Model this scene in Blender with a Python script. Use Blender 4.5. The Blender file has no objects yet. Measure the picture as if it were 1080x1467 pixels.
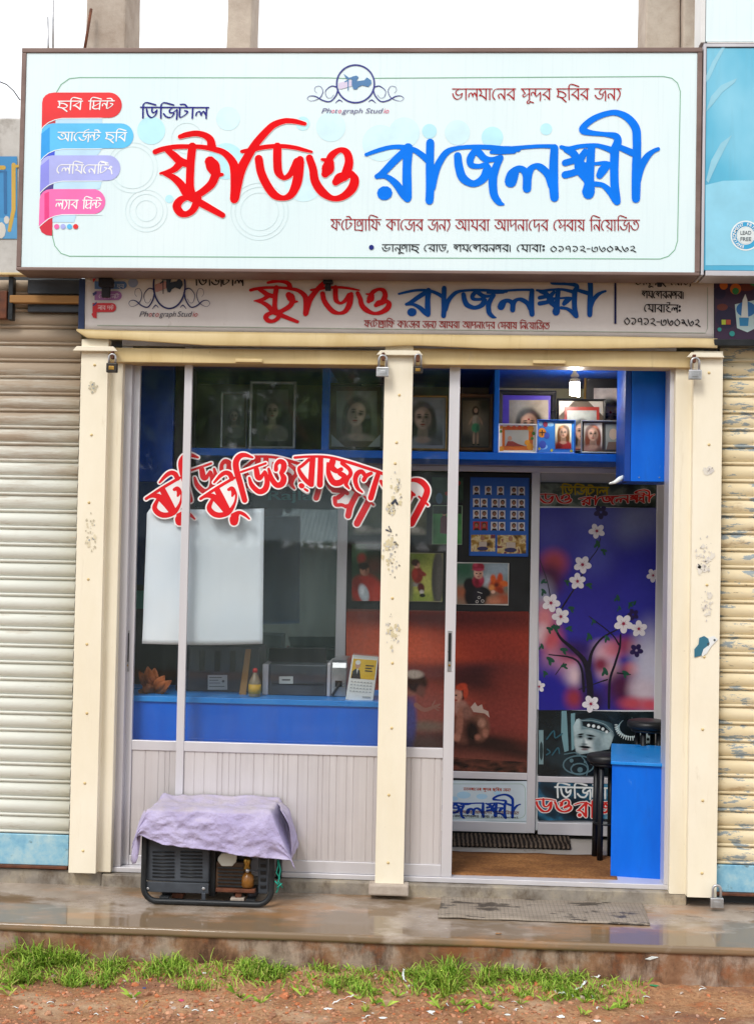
import bpy, bmesh, math, random
import numpy as np
from mathutils import Vector, Matrix
from mathutils.geometry import delaunay_2d_cdt
from mathutils import noise as mnoise

S = bpy.context.scene
COL = S.collection
rad = math.radians
random.seed(7)

# ------------------------------------------------------------------ camera, world, sun, exposure
W, H, F = 1080.0, 1467.0, 1800.0
YAW, PITCH, ROLL = rad(2.8616), rad(1.4552), rad(-1.0892)


def _rot(y, p, r):
    cy, sy, cp, sp, cr, sr = math.cos(y), math.sin(y), math.cos(p), math.sin(p), math.cos(r), math.sin(r)
    Rz = np.array([[cy, -sy, 0], [sy, cy, 0], [0, 0, 1]])
    Rx = np.array([[1, 0, 0], [0, cp, -sp], [0, sp, cp]])
    Ry = np.array([[cr, 0, sr], [0, 1, 0], [-sr, 0, cr]])
    return Rz @ Rx @ Ry


ROT = _rot(YAW, PITCH, ROLL)
CAM = np.array([0.0, -5.6, 1.48])


def P(px, py, Y):
    """surveyed photo point -> the point where its line of sight meets the vertical plane at depth Y"""
    d = ROT @ np.array([(px - W / 2) / F, 1.0, -(py - H / 2) / F])
    t = (Y - CAM[1]) / d[1]
    return CAM + t * d


def PZ(px, py, Z):
    d = ROT @ np.array([(px - W / 2) / F, 1.0, -(py - H / 2) / F])
    t = (Z - CAM[2]) / d[2]
    return CAM + t * d


cam_d = bpy.data.cameras.new('camera')
cam = bpy.data.objects.new('camera', cam_d)
COL.objects.link(cam)
m = Matrix.Identity(4)
for i in range(3):
    m[i][0] = ROT[i][0]
    m[i][1] = ROT[i][2]
    m[i][2] = -ROT[i][1]
    m[i][3] = CAM[i]
cam.matrix_world = m
cam_d.sensor_fit = 'VERTICAL'
cam_d.sensor_height = 36.0
cam_d.lens = F / H * 36.0
cam_d.clip_start = 0.05
cam_d.clip_end = 3000
S.camera = cam

SUN_ELEV, SUN_AZ = 47.0, 205.0     # azimuth from +Y, clockwise (sun stands behind the camera, a little to the left)
world = bpy.data.worlds.new('World')
S.world = world
world.use_nodes = True
wn, wl = world.node_tree.nodes, world.node_tree.links
bg = wn['Background']
sky = wn.new('ShaderNodeTexSky')
sky.sky_type = 'NISHITA'
sky.sun_disc = False
sky.sun_elevation = rad(SUN_ELEV)
sky.sun_rotation = rad(SUN_AZ)
sky.air_density = 1.0
sky.dust_density = 3.0
wm = wn.new('ShaderNodeMix')
wm.data_type = 'RGBA'
wm.inputs[0].default_value = 0.86
wl.new(sky.outputs[0], wm.inputs[6])
tc = wn.new('ShaderNodeTexCoord')
nz = wn.new('ShaderNodeTexNoise')
nz.inputs['Scale'].default_value = 2.2
nz.inputs['Detail'].default_value = 5
wl.new(tc.outputs['Generated'], nz.inputs['Vector'])
cr = wn.new('ShaderNodeValToRGB')                      # overcast cloud layer, soft and pale
cr.color_ramp.elements[0].position = 0.3
cr.color_ramp.elements[0].color = (9.2, 9.6, 10.2, 1)
cr.color_ramp.elements[1].position = 0.7
cr.color_ramp.elements[1].color = (12.5, 12.6, 12.7, 1)
wl.new(nz.outputs[0], cr.inputs[0])
wl.new(cr.outputs[0], wm.inputs[7])
wl.new(wm.outputs[2], bg.inputs[0])
bg.inputs[1].default_value = 0.1

sd = bpy.data.lights.new('sun', 'SUN')
sd.energy = 1.45
sd.angle = rad(18)
sd.color = (1.0, 0.96, 0.9)
sun = bpy.data.objects.new('sun', sd)
COL.objects.link(sun)
az = rad(SUN_AZ)
to_sun = Vector((math.sin(az) * math.cos(rad(SUN_ELEV)), math.cos(az) * math.cos(rad(SUN_ELEV)), math.sin(rad(SUN_ELEV))))
sun.rotation_euler = to_sun.to_track_quat('Z', 'Y').to_euler()

S.view_settings.view_transform = 'Standard'
S.view_settings.look = 'None'
S.view_settings.exposure = 0.42
S.view_settings.gamma = 1
S.cycles.max_bounces = 10
S.cycles.transparent_max_bounces = 16
S.cycles.caustics_reflective = False
S.cycles.caustics_refractive = False


# ------------------------------------------------------------------ materials
def lin(h):
    h = h.lstrip('#')
    r = []
    for i in (0, 2, 4):
        c = int(h[i:i + 2], 16) / 255
        r.append(c / 12.92 if c <= 0.04045 else ((c + 0.055) / 1.055) ** 2.4)
    return (r[0], r[1], r[2], 1)


class NT:
    def __init__(self, name):
        self.m = bpy.data.materials.new(name)
        self.m.use_nodes = True
        self.n, self.l = self.m.node_tree.nodes, self.m.node_tree.links
        self.b = self.n['Principled BSDF']
        self.co = self.n.new('ShaderNodeTexCoord').outputs['Object']
        self.geo = None

    def pos(self):
        if self.geo is None:
            self.geo = self.n.new('ShaderNodeNewGeometry').outputs['Position']
        return self.geo

    def map(self, scale=(1, 1, 1), loc=(0, 0, 0)):
        q = self.n.new('ShaderNodeMapping')
        q.inputs['Scale'].default_value = scale
        q.inputs['Location'].default_value = loc
        self.l.new(self.pos(), q.inputs['Vector'])
        return q.outputs[0]

    def noise(self, scale, detail=4, rough=.55, vec=None, dist=0):
        q = self.n.new('ShaderNodeTexNoise')
        q.inputs['Scale'].default_value = scale
        q.inputs['Detail'].default_value = detail
        q.inputs['Roughness'].default_value = rough
        q.inputs['Distortion'].default_value = dist
        self.l.new(vec if vec is not None else self.pos(), q.inputs['Vector'])
        return q.outputs[0]

    def ramp(self, fac, stops, interp='LINEAR'):
        q = self.n.new('ShaderNodeValToRGB')
        q.color_ramp.interpolation = interp
        e = q.color_ramp.elements
        while len(e) < len(stops):
            e.new(0.5)
        for k, (p_, c) in enumerate(stops):
            e[k].position = p_
            e[k].color = lin(c) if isinstance(c, str) else ((c, c, c, 1) if not isinstance(c, tuple) else c)
        self.l.new(fac, q.inputs[0])
        return q.outputs[0]

    def mix(self, fac, a, b, mode='MIX'):
        q = self.n.new('ShaderNodeMix')
        q.data_type = 'RGBA'
        q.blend_type = mode
        for sock, v in ((q.inputs[0], fac), (q.inputs[6], a), (q.inputs[7], b)):
            if hasattr(v, 'links'):
                self.l.new(v, sock)
            elif isinstance(v, str):
                sock.default_value = lin(v)
            else:
                sock.default_value = v
        return q.outputs[2]

    def math(self, op, a, b=0.0, clamp=False):
        q = self.n.new('ShaderNodeMath')
        q.operation = op
        q.use_clamp = clamp
        for sock, v in ((q.inputs[0], a), (q.inputs[1], b)):
            if hasattr(v, 'links'):
                self.l.new(v, sock)
            else:
                sock.default_value = v
        return q.outputs[0]

    def z(self):
        q = self.n.new('ShaderNodeSeparateXYZ')
        self.l.new(self.pos(), q.inputs[0])
        return q.outputs

    def set(self, col=None, rough=None, metal=None, spec=None):
        for key, v in (('Base Color', col), ('Roughness', rough), ('Metallic', metal), ('Specular IOR Level', spec)):
            if v is None:
                continue
            if hasattr(v, 'links'):
                self.l.new(v, self.b.inputs[key])
            elif isinstance(v, str):
                self.b.inputs[key].default_value = lin(v)
            else:
                self.b.inputs[key].default_value = v
        return self

    def bump(self, h, strength=.3, dist=.01):
        q = self.n.new('ShaderNodeBump')
        q.inputs['Strength'].default_value = strength
        q.inputs['Distance'].default_value = dist
        self.l.new(h, q.inputs['Height'])
        self.l.new(q.outputs[0], self.b.inputs['Normal'])
        return self


_mc = {}


def flat(hexc, rough=.45, spec=.4):
    """printed or painted colour with a faint irregularity"""
    k = (hexc, rough, spec)
    if k not in _mc:
        t = NT('paint_' + hexc.strip('#'))
        n = t.noise(9, 3)
        c = t.mix(n, hexc, hexc)
        hs = t.n.new('ShaderNodeHueSaturation')
        t.l.new(t.ramp(n, [(.3, .92), (.7, 1.06)]), hs.inputs['Value'])
        hs.inputs['Color'].default_value = lin(hexc)
        t.set(hs.outputs[0], rough, 0.0, spec)
        _mc[k] = t.m
    return _mc[k]


def var(name, c1, c2, scale=6, rough=(.4, .6), metal=0.0, bump=0, bscale=40, spec=.4, detail=5, stretch=(1, 1, 1)):
    t = NT(name)
    v = t.map(stretch)
    n = t.noise(scale, detail, .6, v)
    t.set(t.ramp(n, [(.32, c1), (.68, c2)]), t.ramp(n, [(.3, rough[0]), (.7, rough[1])]), metal, spec)
    if bump:
        t.bump(t.noise(bscale, 6, .6, v), bump, .004)
    return t.m


def cream_paint(name, base, dark, grime=.5):
    t = NT(name)
    n = t.noise(3, 6, .65, t.map((1, 1, .35)))
    c = t.ramp(n, [(.3, dark), (.62, base)])
    spk = t.noise(38, 4, .7)
    c = t.mix(t.ramp(spk, [(.69, 0.0), (.77, grime)]), c, '#a08a62')
    low = t.noise(11, 5, .7, t.map((1, 1, .3), (3, 0, 5)))
    c = t.mix(t.ramp(low, [(.66, 0.0), (.73, .55 * grime)]), c, '#b9a78a')
    t.set(c, t.ramp(n, [(.3, .55), (.7, .38)]), 0, .35)
    dr = t.noise(9, 6, .7, t.map((3.2, 1, .22), (1, 0, 6)))
    c = t.mix(t.ramp(dr, [(.6, 0.0), (.74, .5 * grime)]), c, '#a98f62')
    ru = t.noise(21, 5, .72, t.map((1, 1, 1), (6, 2, 1)))
    c = t.mix(t.ramp(ru, [(.73, 0.0), (.76, .55)]), c, '#8a6848')
    sm = t.noise(2.6, 5, .6, t.map((1, 1, .8), (9, 2, 3)))
    c = t.mix(t.ramp(sm, [(.55, 0.0), (.72, .35 * grime)]), c, '#c9bfae')
    t.set(c)
    t.bump(t.noise(26, 5), .12, .004)
    return t.m


M = {}
M['cream'] = cream_paint('cream_enamel', '#f4ecd8', '#ebe1c8', .4)
M['cream_dark'] = cream_paint('aged_cream_enamel', '#dcc694', '#c8ae78', .7)
M['cream_wall'] = cream_paint('cream_plaster', '#f0e8d4', '#e4d9bf', .5)
M['alu'] = var('anodised_aluminium', '#d8d5da', '#e2e0e4', 4, (.32, .45), .35, .03, 200, .5, 3, (1, 1, .1))
M['alu_dull'] = var('dull_aluminium', '#b9b6bb', '#cac7cb', 4, (.35, .5), .35, .03, 200, .5, 3, (1, 1, .1))
M['blue'] = None
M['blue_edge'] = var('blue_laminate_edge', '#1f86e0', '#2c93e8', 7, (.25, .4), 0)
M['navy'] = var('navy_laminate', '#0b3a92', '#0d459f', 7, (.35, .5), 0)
M['black_metal'] = var('black_frame_paint', '#181a1d', '#2a2d30', 14, (.3, .55), .2, .08, 70)
M['black'] = var('black_plastic', '#141517', '#202225', 9, (.35, .55), 0, .05, 120)
M['charcoal'] = var('charcoal_panel', '#363b42', '#4a5058', 8, (.35, .6), .1, .05, 90)
M['steel'] = var('worn_steel', '#a9a9ab', '#c4c4c6', 20, (.25, .45), .8, .05, 160)
M['brass'] = var('brass', '#8e6a2e', '#b48d48', 20, (.25, .45), .85)
M['dark_lock'] = var('dark_lock_enamel', '#2a2623', '#3a342f', 20, (.3, .5), .3)
M['rust'] = var('rusted_steel', '#4b2c20', '#7a4a34', 24, (.6, .85), .2, .2, 80)
M['brown_frame'] = var('brown_sign_frame', '#6d5750', '#85716a', 9, (.4, .6), .2, .08, 70, .4, 5, (.3, 1, 1))
M['wood'] = var('weathered_timber', '#8a6238', '#b08450', 10, (.6, .8), 0, .2, 40, .3, 6, (.15, 1, 1))
M['rubber'] = var('black_rubber', '#17161a', '#26242a', 12, (.6, .8), 0, .1, 60)
M['white_plastic'] = var('white_plastic', '#d8d8d6', '#e6e6e4', 10, (.3, .5), 0)
M['room_wall'] = var('cream_room_wall', '#c9c3a0', '#d6d1b2', 3, (.6, .8), 0)
M['dark_wall'] = var('dark_room_wall', '#35383a', '#474a4c', 3, (.6, .8), 0)
M['paper'] = var('white_paper', '#dfe9ea', '#e9f1f2', 5, (.55, .75), 0, .05, 9)


def mk_sign_face():
    t = NT('sign_sheet')
    n = t.noise(1.7, 3)
    st = t.noise(5, 3, .5, t.map((14, 1, .5)))
    c = t.ramp(n, [(.3, '#dbeff3'), (.7, '#e3f2f5')])
    c = t.mix(t.ramp(st, [(.52, 0.0), (.72, .3)]), c, '#d0e2e8')
    t.set(c, .42, 0, .35)
    t.bump(t.noise(3.5, 3, .5, t.map((5, 1, .5))), .08, .01)
    return t.m


def mk_banner():
    t = NT('banner_cloth')
    n = t.noise(4, 5, .6, t.map((1, 1, .6)))
    c = t.ramp(n, [(.3, '#d3cbc7'), (.7, '#e0d9d5')])
    s = t.noise(16, 5, .7, t.map((1, 1, .5)))
    c = t.mix(t.ramp(s, [(.64, 0.0), (.8, .5)]), c, '#9a8878')
    t.set(c, .55, 0, .3)
    t.bump(t.noise(5, 4, .5, t.map((1, 1, 1.2))), .35, .02)
    return t.m


def mk_shutter(kind):
    t = NT('shutter_' + kind)
    x, y, z = t.z()
    n1 = t.noise(5, 6, .65, t.map((.5, 1, 2.2)))
    if kind == 'left':
        base = t.ramp(n1, [(.3, '#e9ebe0'), (.7, '#f2f4ea')])
        # brown water stains on the upper slats, broken up by noise
        h = t.math('MULTIPLY_ADD', z, .8)
        h.node.inputs[2].default_value = -.98
        st = t.noise(4, 6, .7, t.map((.7, 1, 7)))
        f = t.math('ADD', h, t.math('MULTIPLY', t.math('SUBTRACT', st, .5), 1.6))
        c = t.mix(t.ramp(f, [(.3, 0.0), (.8, .72)]), base, '#a5835f')
        lt = t.noise(9, 5, .7, t.map((.6, 1, 4), (7, 0, 3)))
        c = t.mix(t.ramp(lt, [(.6, 0.0), (.72, .4)]), c, '#b7a083')
    else:
        base = t.ramp(n1, [(.3, '#e6d4ac'), (.7, '#f0e4c6')])
        fl = t.noise(13, 6, .72, t.map((.55, 1, 2.4), (2.3, 0, 1.1)))
        c = t.mix(t.ramp(fl, [(.55, 0.0), (.57, 1.0)]), base, '#9aa6ac')
        rs = t.noise(9, 6, .7, t.map((.5, 1, 2.0), (9.1, 0, 4)))
        c = t.mix(t.ramp(rs, [(.58, 0.0), (.72, .65)]), c, '#9c7442')
        dk = t.noise(20, 5, .7, t.map((.4, 1, 2.5), (1, 0, 8)))
        c = t.mix(t.ramp(dk, [(.64, 0.0), (.7, .8)]), c, '#5a4632')
    t.set(c, .5, 0.1, .35)
    t.bump(n1, .15, .006)
    return t.m


def mk_patch_blue():
    t = NT('flaked_blue_enamel')
    n = t.noise(8, 6, .7)
    c = t.ramp(n, [(.3, '#5f9fc4'), (.5, '#8fc0d6'), (.68, '#b8d3d8')])
    r = t.noise(12, 6, .7, t.map((1, 1, 1), (4, 0, 2)))
    c = t.mix(t.ramp(r, [(.6, 0.0), (.68, .8)]), c, '#4a4a44')
    t.set(c, .5, 0.1, .35).bump(n, .15, .004)
    return t.m


def mk_wet_concrete():
    t = NT('wet_concrete')
    x, y, z = t.z()
    n0 = t.noise(2.3, 7, .62, t.map((.8, 1.6, 1)))
    band = t.n.new('ShaderNodeMapRange')                  # rain water stands along the outer half of the slab
    band.inputs[1].default_value, band.inputs[2].default_value = -.10, -.40
    band.inputs[3].default_value, band.inputs[4].default_value = -.05, .11
    t.l.new(y, band.inputs[0])
    n = t.math('ADD', n0, band.outputs[0])
    f = t.noise(30, 6, .65)
    dry = t.ramp(t.noise(5, 6, .65), [(.3, '#87796b'), (.5, '#a09285'), (.7, '#b8ab9e')])
    dry = t.mix(t.ramp(f, [(.35, .35), (.6, 0.0)]), dry, '#8a7a68')
    wet = t.mix(t.ramp(n, [(.48, 0.0), (.55, 1.0)]), dry, '#7d6a54')
    mud = t.noise(3.1, 6, .65, t.map((.6, 1.4, 1), (5, 1, 0)))
    wet = t.mix(t.ramp(mud, [(.52, 0.0), (.66, .7)]), wet, '#a57a52')
    t.set(wet, t.ramp(n, [(.42, .42), (.53, .075)]), 0, .5)
    t.b.inputs['Coat Weight'].default_value = .0
    hgt = t.mix(t.ramp(n, [(.46, 1.0), (.53, 0.0)]), (.5, .5, .5, 1), f)
    t.bump(hgt, .2, .006)
    return t.m


def mk_kerb():
    t = NT('stained_concrete_edge')
    n = t.noise(4, 7, .66)
    c = t.ramp(n, [(.3, '#6b4a36'), (.44, '#8f6c52'), (.54, '#a39080'), (.68, '#7f6f62')])
    d = t.noise(7, 6, .7, t.map((1.3, 1, .5), (6, 0, 1)))
    c = t.mix(t.ramp(d, [(.46, 0.0), (.6, .9)]), c, '#4f382a')
    s = t.noise(16, 5, .7, t.map((1, 1, .5), (2, 0, 9)))
    c = t.mix(t.ramp(s, [(.68, 0.0), (.74, .6)]), c, '#b3aaa0')
    r2 = t.noise(6, 6, .7, t.map((1, 1, .8), (11, 0, 3)))
    c = t.mix(t.ramp(r2, [(.52, 0.0), (.62, .75)]), c, '#8b5534')
    t.set(c, t.ramp(n, [(.3, .45), (.7, .75)]), 0, .35).bump(t.noise(22, 7, .7), .5, .01)
    return t.m


def mk_plinth():
    t = NT('rough_plinth_plaster')
    n = t.noise(5, 7, .66)
    c = t.ramp(n, [(.3, '#6d655c'), (.48, '#8f877d'), (.6, '#a39886'), (.75, '#bba88a')])
    d = t.noise(8, 6, .7, t.map((1, 1, .6), (3, 0, 1)))
    c = t.mix(t.ramp(d, [(.52, 0.0), (.66, .75)]), c, '#5b4c3c')
    t.set(c, t.ramp(d, [(.4, .8), (.62, .35)]), 0, .35).bump(t.noise(24, 7, .7), .5, .01)
    return t.m


def mk_dirt():
    t = NT('brick_dust_dirt')
    n = t.noise(5, 7, .65)
    c = t.ramp(n, [(.28, '#8a6448'), (.5, '#a97f5c'), (.72, '#c49c78')])
    f = t.noise(55, 6, .7)
    c = t.mix(t.ramp(f, [(.4, .6), (.55, 0.0)]), c, '#7a5640')
    g = t.noise(80, 4, .6, t.map((1, 1, 1), (3, 3, 0)))
    c = t.mix(t.ramp(g, [(.6, 0.0), (.68, .7)]), c, '#cda07c')
    r = t.noise(14, 6, .7, t.map((1, 1, 1), (8, 2, 0)))
    c = t.mix(t.ramp(r, [(.54, 0.0), (.68, .6)]), c, '#b8653c')
    dp = t.noise(2.1, 6, .65, t.map((1, 1.6, 1), (2.2, 6, 0)))
    c = t.mix(t.ramp(dp, [(.52, 0.0), (.64, .75)]), c, '#7a5648')
    dg = t.noise(3.3, 6, .65, t.map((1, 1.6, 1), (7, 1, 0)))
    c = t.mix(t.ramp(dg, [(.55, 0.0), (.66, .5)]), c, '#c9b093')
    t.set(c, .85, 0, .2).bump(f, .8, .012)
    return t.m


def mk_column():
    t = NT('raw_concrete')
    n = t.noise(5, 7, .65)
    c = t.ramp(n, [(.3, '#9c8d80'), (.55, '#b5a99d'), (.75, '#c6bcae')])
    d = t.noise(28, 5, .7)
    c = t.mix(t.ramp(d, [(.64, 0.0), (.72, .6)]), c, '#7d6a5a')
    t.set(c, .85, 0, .2).bump(t.noise(30, 7, .7), .4, .01)
    return t.m


def mk_grunge():
    t = NT('stained_old_plaster')
    n = t.noise(4, 7, .7)
    c = t.ramp(n, [(.3, '#8d857c'), (.46, '#c3bfba'), (.7, '#d8d5d1')])
    d = t.noise(7, 6, .72, t.map((1, 1, .4), (2, 0, 3)))
    c = t.mix(t.ramp(d, [(.56, 0.0), (.68, .85)]), c, '#57514b')
    t.set(c, .8, 0, .2).bump(n, .3, .01)
    return t.m


def mk_cloth():
    t = NT('lilac_cotton')
    n = t.noise(6, 6, .6)
    c = t.ramp(n, [(.3, '#a59bc2'), (.7, '#bdb5d4')])
    nrm = t.n.new('ShaderNodeNewGeometry').outputs['Normal']
    sp = t.n.new('ShaderNodeSeparateXYZ')
    t.l.new(nrm, sp.inputs[0])
    dust = t.math('MULTIPLY', t.ramp(t.noise(9, 5, .65), [(.35, .15), (.7, .95)]), t.ramp(sp.outputs[2], [(.4, 0.0), (.9, .8)]))
    c = t.mix(dust, c, '#b5aaa4')
    st = t.noise(5, 5, .65, t.map((1, 1, 1), (2, 5, 1)))
    c = t.mix(t.ramp(st, [(.55, 0.0), (.7, .35)]), c, '#8f8592')
    t.set(c, .95, 0, .1)
    t.b.inputs['Sheen Weight'].default_value = .15
    rd_ = t.n.new('ShaderNodeTexNoise')
    rd_.noise_type = 'RIDGED_MULTIFRACTAL'
    rd_.inputs['Scale'].default_value = 7
    rd_.inputs['Detail'].default_value = 4
    t.l.new(t.map((1, 1, 1.3)), rd_.inputs['Vector'])
    t.bump(t.math('ADD', t.math('MULTIPLY', rd_.outputs[0], .35), t.noise(60, 4)), .55, .012)
    return t.m


def mk_glass():
    t = NT('window_glass')
    t.n.remove(t.b)
    out = t.n['Material Output']
    tr = t.n.new('ShaderNodeBsdfTransparent')
    tr.inputs[0].default_value = (.98, .988, .99, 1)
    gl = t.n.new('ShaderNodeBsdfGlossy')
    gl.inputs['Roughness'].default_value = 0.03
    fr = t.n.new('ShaderNodeFresnel')
    bf = t.n.new('ShaderNodeNewGeometry').outputs['Backfacing']
    mr = t.n.new('ShaderNodeMapRange')            # the far face of the pane must not reflect totally
    mr.inputs[3].default_value, mr.inputs[4].default_value = 1.5, 1 / 1.5
    t.l.new(bf, mr.inputs[0])
    t.l.new(mr.outputs[0], fr.inputs['IOR'])
    mx = t.n.new('ShaderNodeMixShader')
    t.l.new(fr.outputs[0], mx.inputs[0])
    t.l.new(tr.outputs[0], mx.inputs[1])
    t.l.new(gl.outputs[0], mx.inputs[2])
    df = t.n.new('ShaderNodeBsdfDiffuse')       # film of dust, tinted teal to imitate hazy reflections on the pane
    df.inputs[0].default_value = (.56, .66, .66, 1)
    mx2 = t.n.new('ShaderNodeMixShader')
    dn = t.noise(4, 5, .65, t.map((1.6, 1, .5)))
    t.l.new(t.ramp(dn, [(.45, .002), (.85, .02)]), mx2.inputs[0])
    t.l.new(mx.outputs[0], mx2.inputs[1])
    t.l.new(df.outputs[0], mx2.inputs[2])
    t.l.new(mx2.outputs[0], out.inputs[0])
    return t.m


def mk_mirror_glass():
    t = NT('tinted_reflective_glass')
    n = t.noise(5, 5, .65, t.map((1.5, 1, .6)))
    t.set(t.ramp(n, [(.35, '#2c3c3c'), (.75, '#56686a')]), .06, 0.0, .5)
    t.b.inputs['Coat Weight'].default_value = 1.0
    t.b.inputs['Coat IOR'].default_value = 3.0
    t.b.inputs['Coat Roughness'].default_value = .02
    return t.m


def mk_ribbed():
    t = NT('ribbed_cladding')
    n = t.noise(4, 4, .6, t.map((12, 1, .3)))
    c = t.ramp(n, [(.3, '#d2cccc'), (.7, '#ddd8d8')])
    d = t.noise(3, 5, .65, t.map((1, 1, .6), (3, 1, 2)))
    c = t.mix(t.ramp(d, [(.5, 0.0), (.75, .4)]), c, '#bdb8bb')
    t.set(c, .36, .25, .5)
    return t.m


def mk_leaf(name, a, b):
    t = NT(name)
    oi = t.n.new('ShaderNodeNewGeometry').outputs['Random Per Island']
    c = t.ramp(oi, [(0.0, a), (.86, b), (.93, '#b7a66a'), (1.0, '#8f7a4a')] if 'grass' in name else [(0.0, a), (1.0, b)])
    t.set(c, .6, 0, .25)
    t.b.inputs['Subsurface Weight'].default_value = 0
    return t.m


def mk_rubble():
    t = NT('brick_rubble')
    oi = t.n.new('ShaderNodeNewGeometry').outputs['Random Per Island']
    c = t.ramp(oi, [(0.0, '#8a6450'), (.3, '#b88a6c'), (.55, '#c87448'), (.75, '#cfa486'), (.9, '#a8603f'), (1.0, '#c9c0b4')])
    n = t.noise(60, 5, .7)
    c = t.mix(t.ramp(n, [(.4, .5), (.6, 0.0)]), c, '#8a6048')
    t.set(c, .85, 0, .2).bump(n, .4, .004)
    return t.m


def mk_blue():
    t = NT('blue_laminate')
    n = t.noise(7, 4, .6, t.map((1, 1, .25)))
    c = t.ramp(n, [(.32, '#0561d6'), (.68, '#0870e6')])
    g = t.noise(10, 6, .7, t.map((1, 1, .3), (4, 0, 2)))
    c = t.mix(t.ramp(g, [(.58, 0.0), (.72, .3)]), c, '#0a4aa4')
    w = t.noise(34, 4, .7, t.map((1, 1, .25), (1, 3, 2)))
    c = t.mix(t.ramp(w, [(.68, 0.0), (.74, .35)]), c, '#5f9be0')
    t.set(c, t.ramp(g, [(.4, .34), (.7, .55)]), 0, .28)
    return t.m


M['blue'] = mk_blue()
M['sheet'] = var('bluish_white_sheet', '#eaf5ff', '#f2f9ff', 3, (.6, .75), 0, .04, 6)
M['sign'] = mk_sign_face()
M['banner'] = mk_banner()
M['sh_left'] = mk_shutter('left')
M['sh_right'] = mk_shutter('right')
M['flake_blue'] = mk_patch_blue()
M['wet'] = mk_wet_concrete()
M['kerb'] = mk_kerb()
M['plinth'] = mk_plinth()
M['dirt'] = mk_dirt()
M['column'] = mk_column()
M['grunge'] = mk_grunge()
M['cloth'] = mk_cloth()
M['glass'] = mk_glass()
M['mirror'] = mk_mirror_glass()
M['ribbed'] = mk_ribbed()
M['grass'] = mk_leaf('grass_blade', '#608e22', '#b0cc54')
M['leaf'] = mk_leaf('tree_leaf', '#4a6a35', '#9db870')
M['rubble'] = mk_rubble()


def mk_emit(name, col, s):
    t = NT(name)
    t.b.inputs['Emission Color'].default_value = lin(col)
    t.b.inputs['Emission Strength'].default_value = s
    t.set(col, .4)
    return t.m


# ------------------------------------------------------------------ mesh helpers
def wloc(o):
    v = Vector((0, 0, 0))
    while o is not None:
        v += o.location
        o = o.parent
    return v


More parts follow.
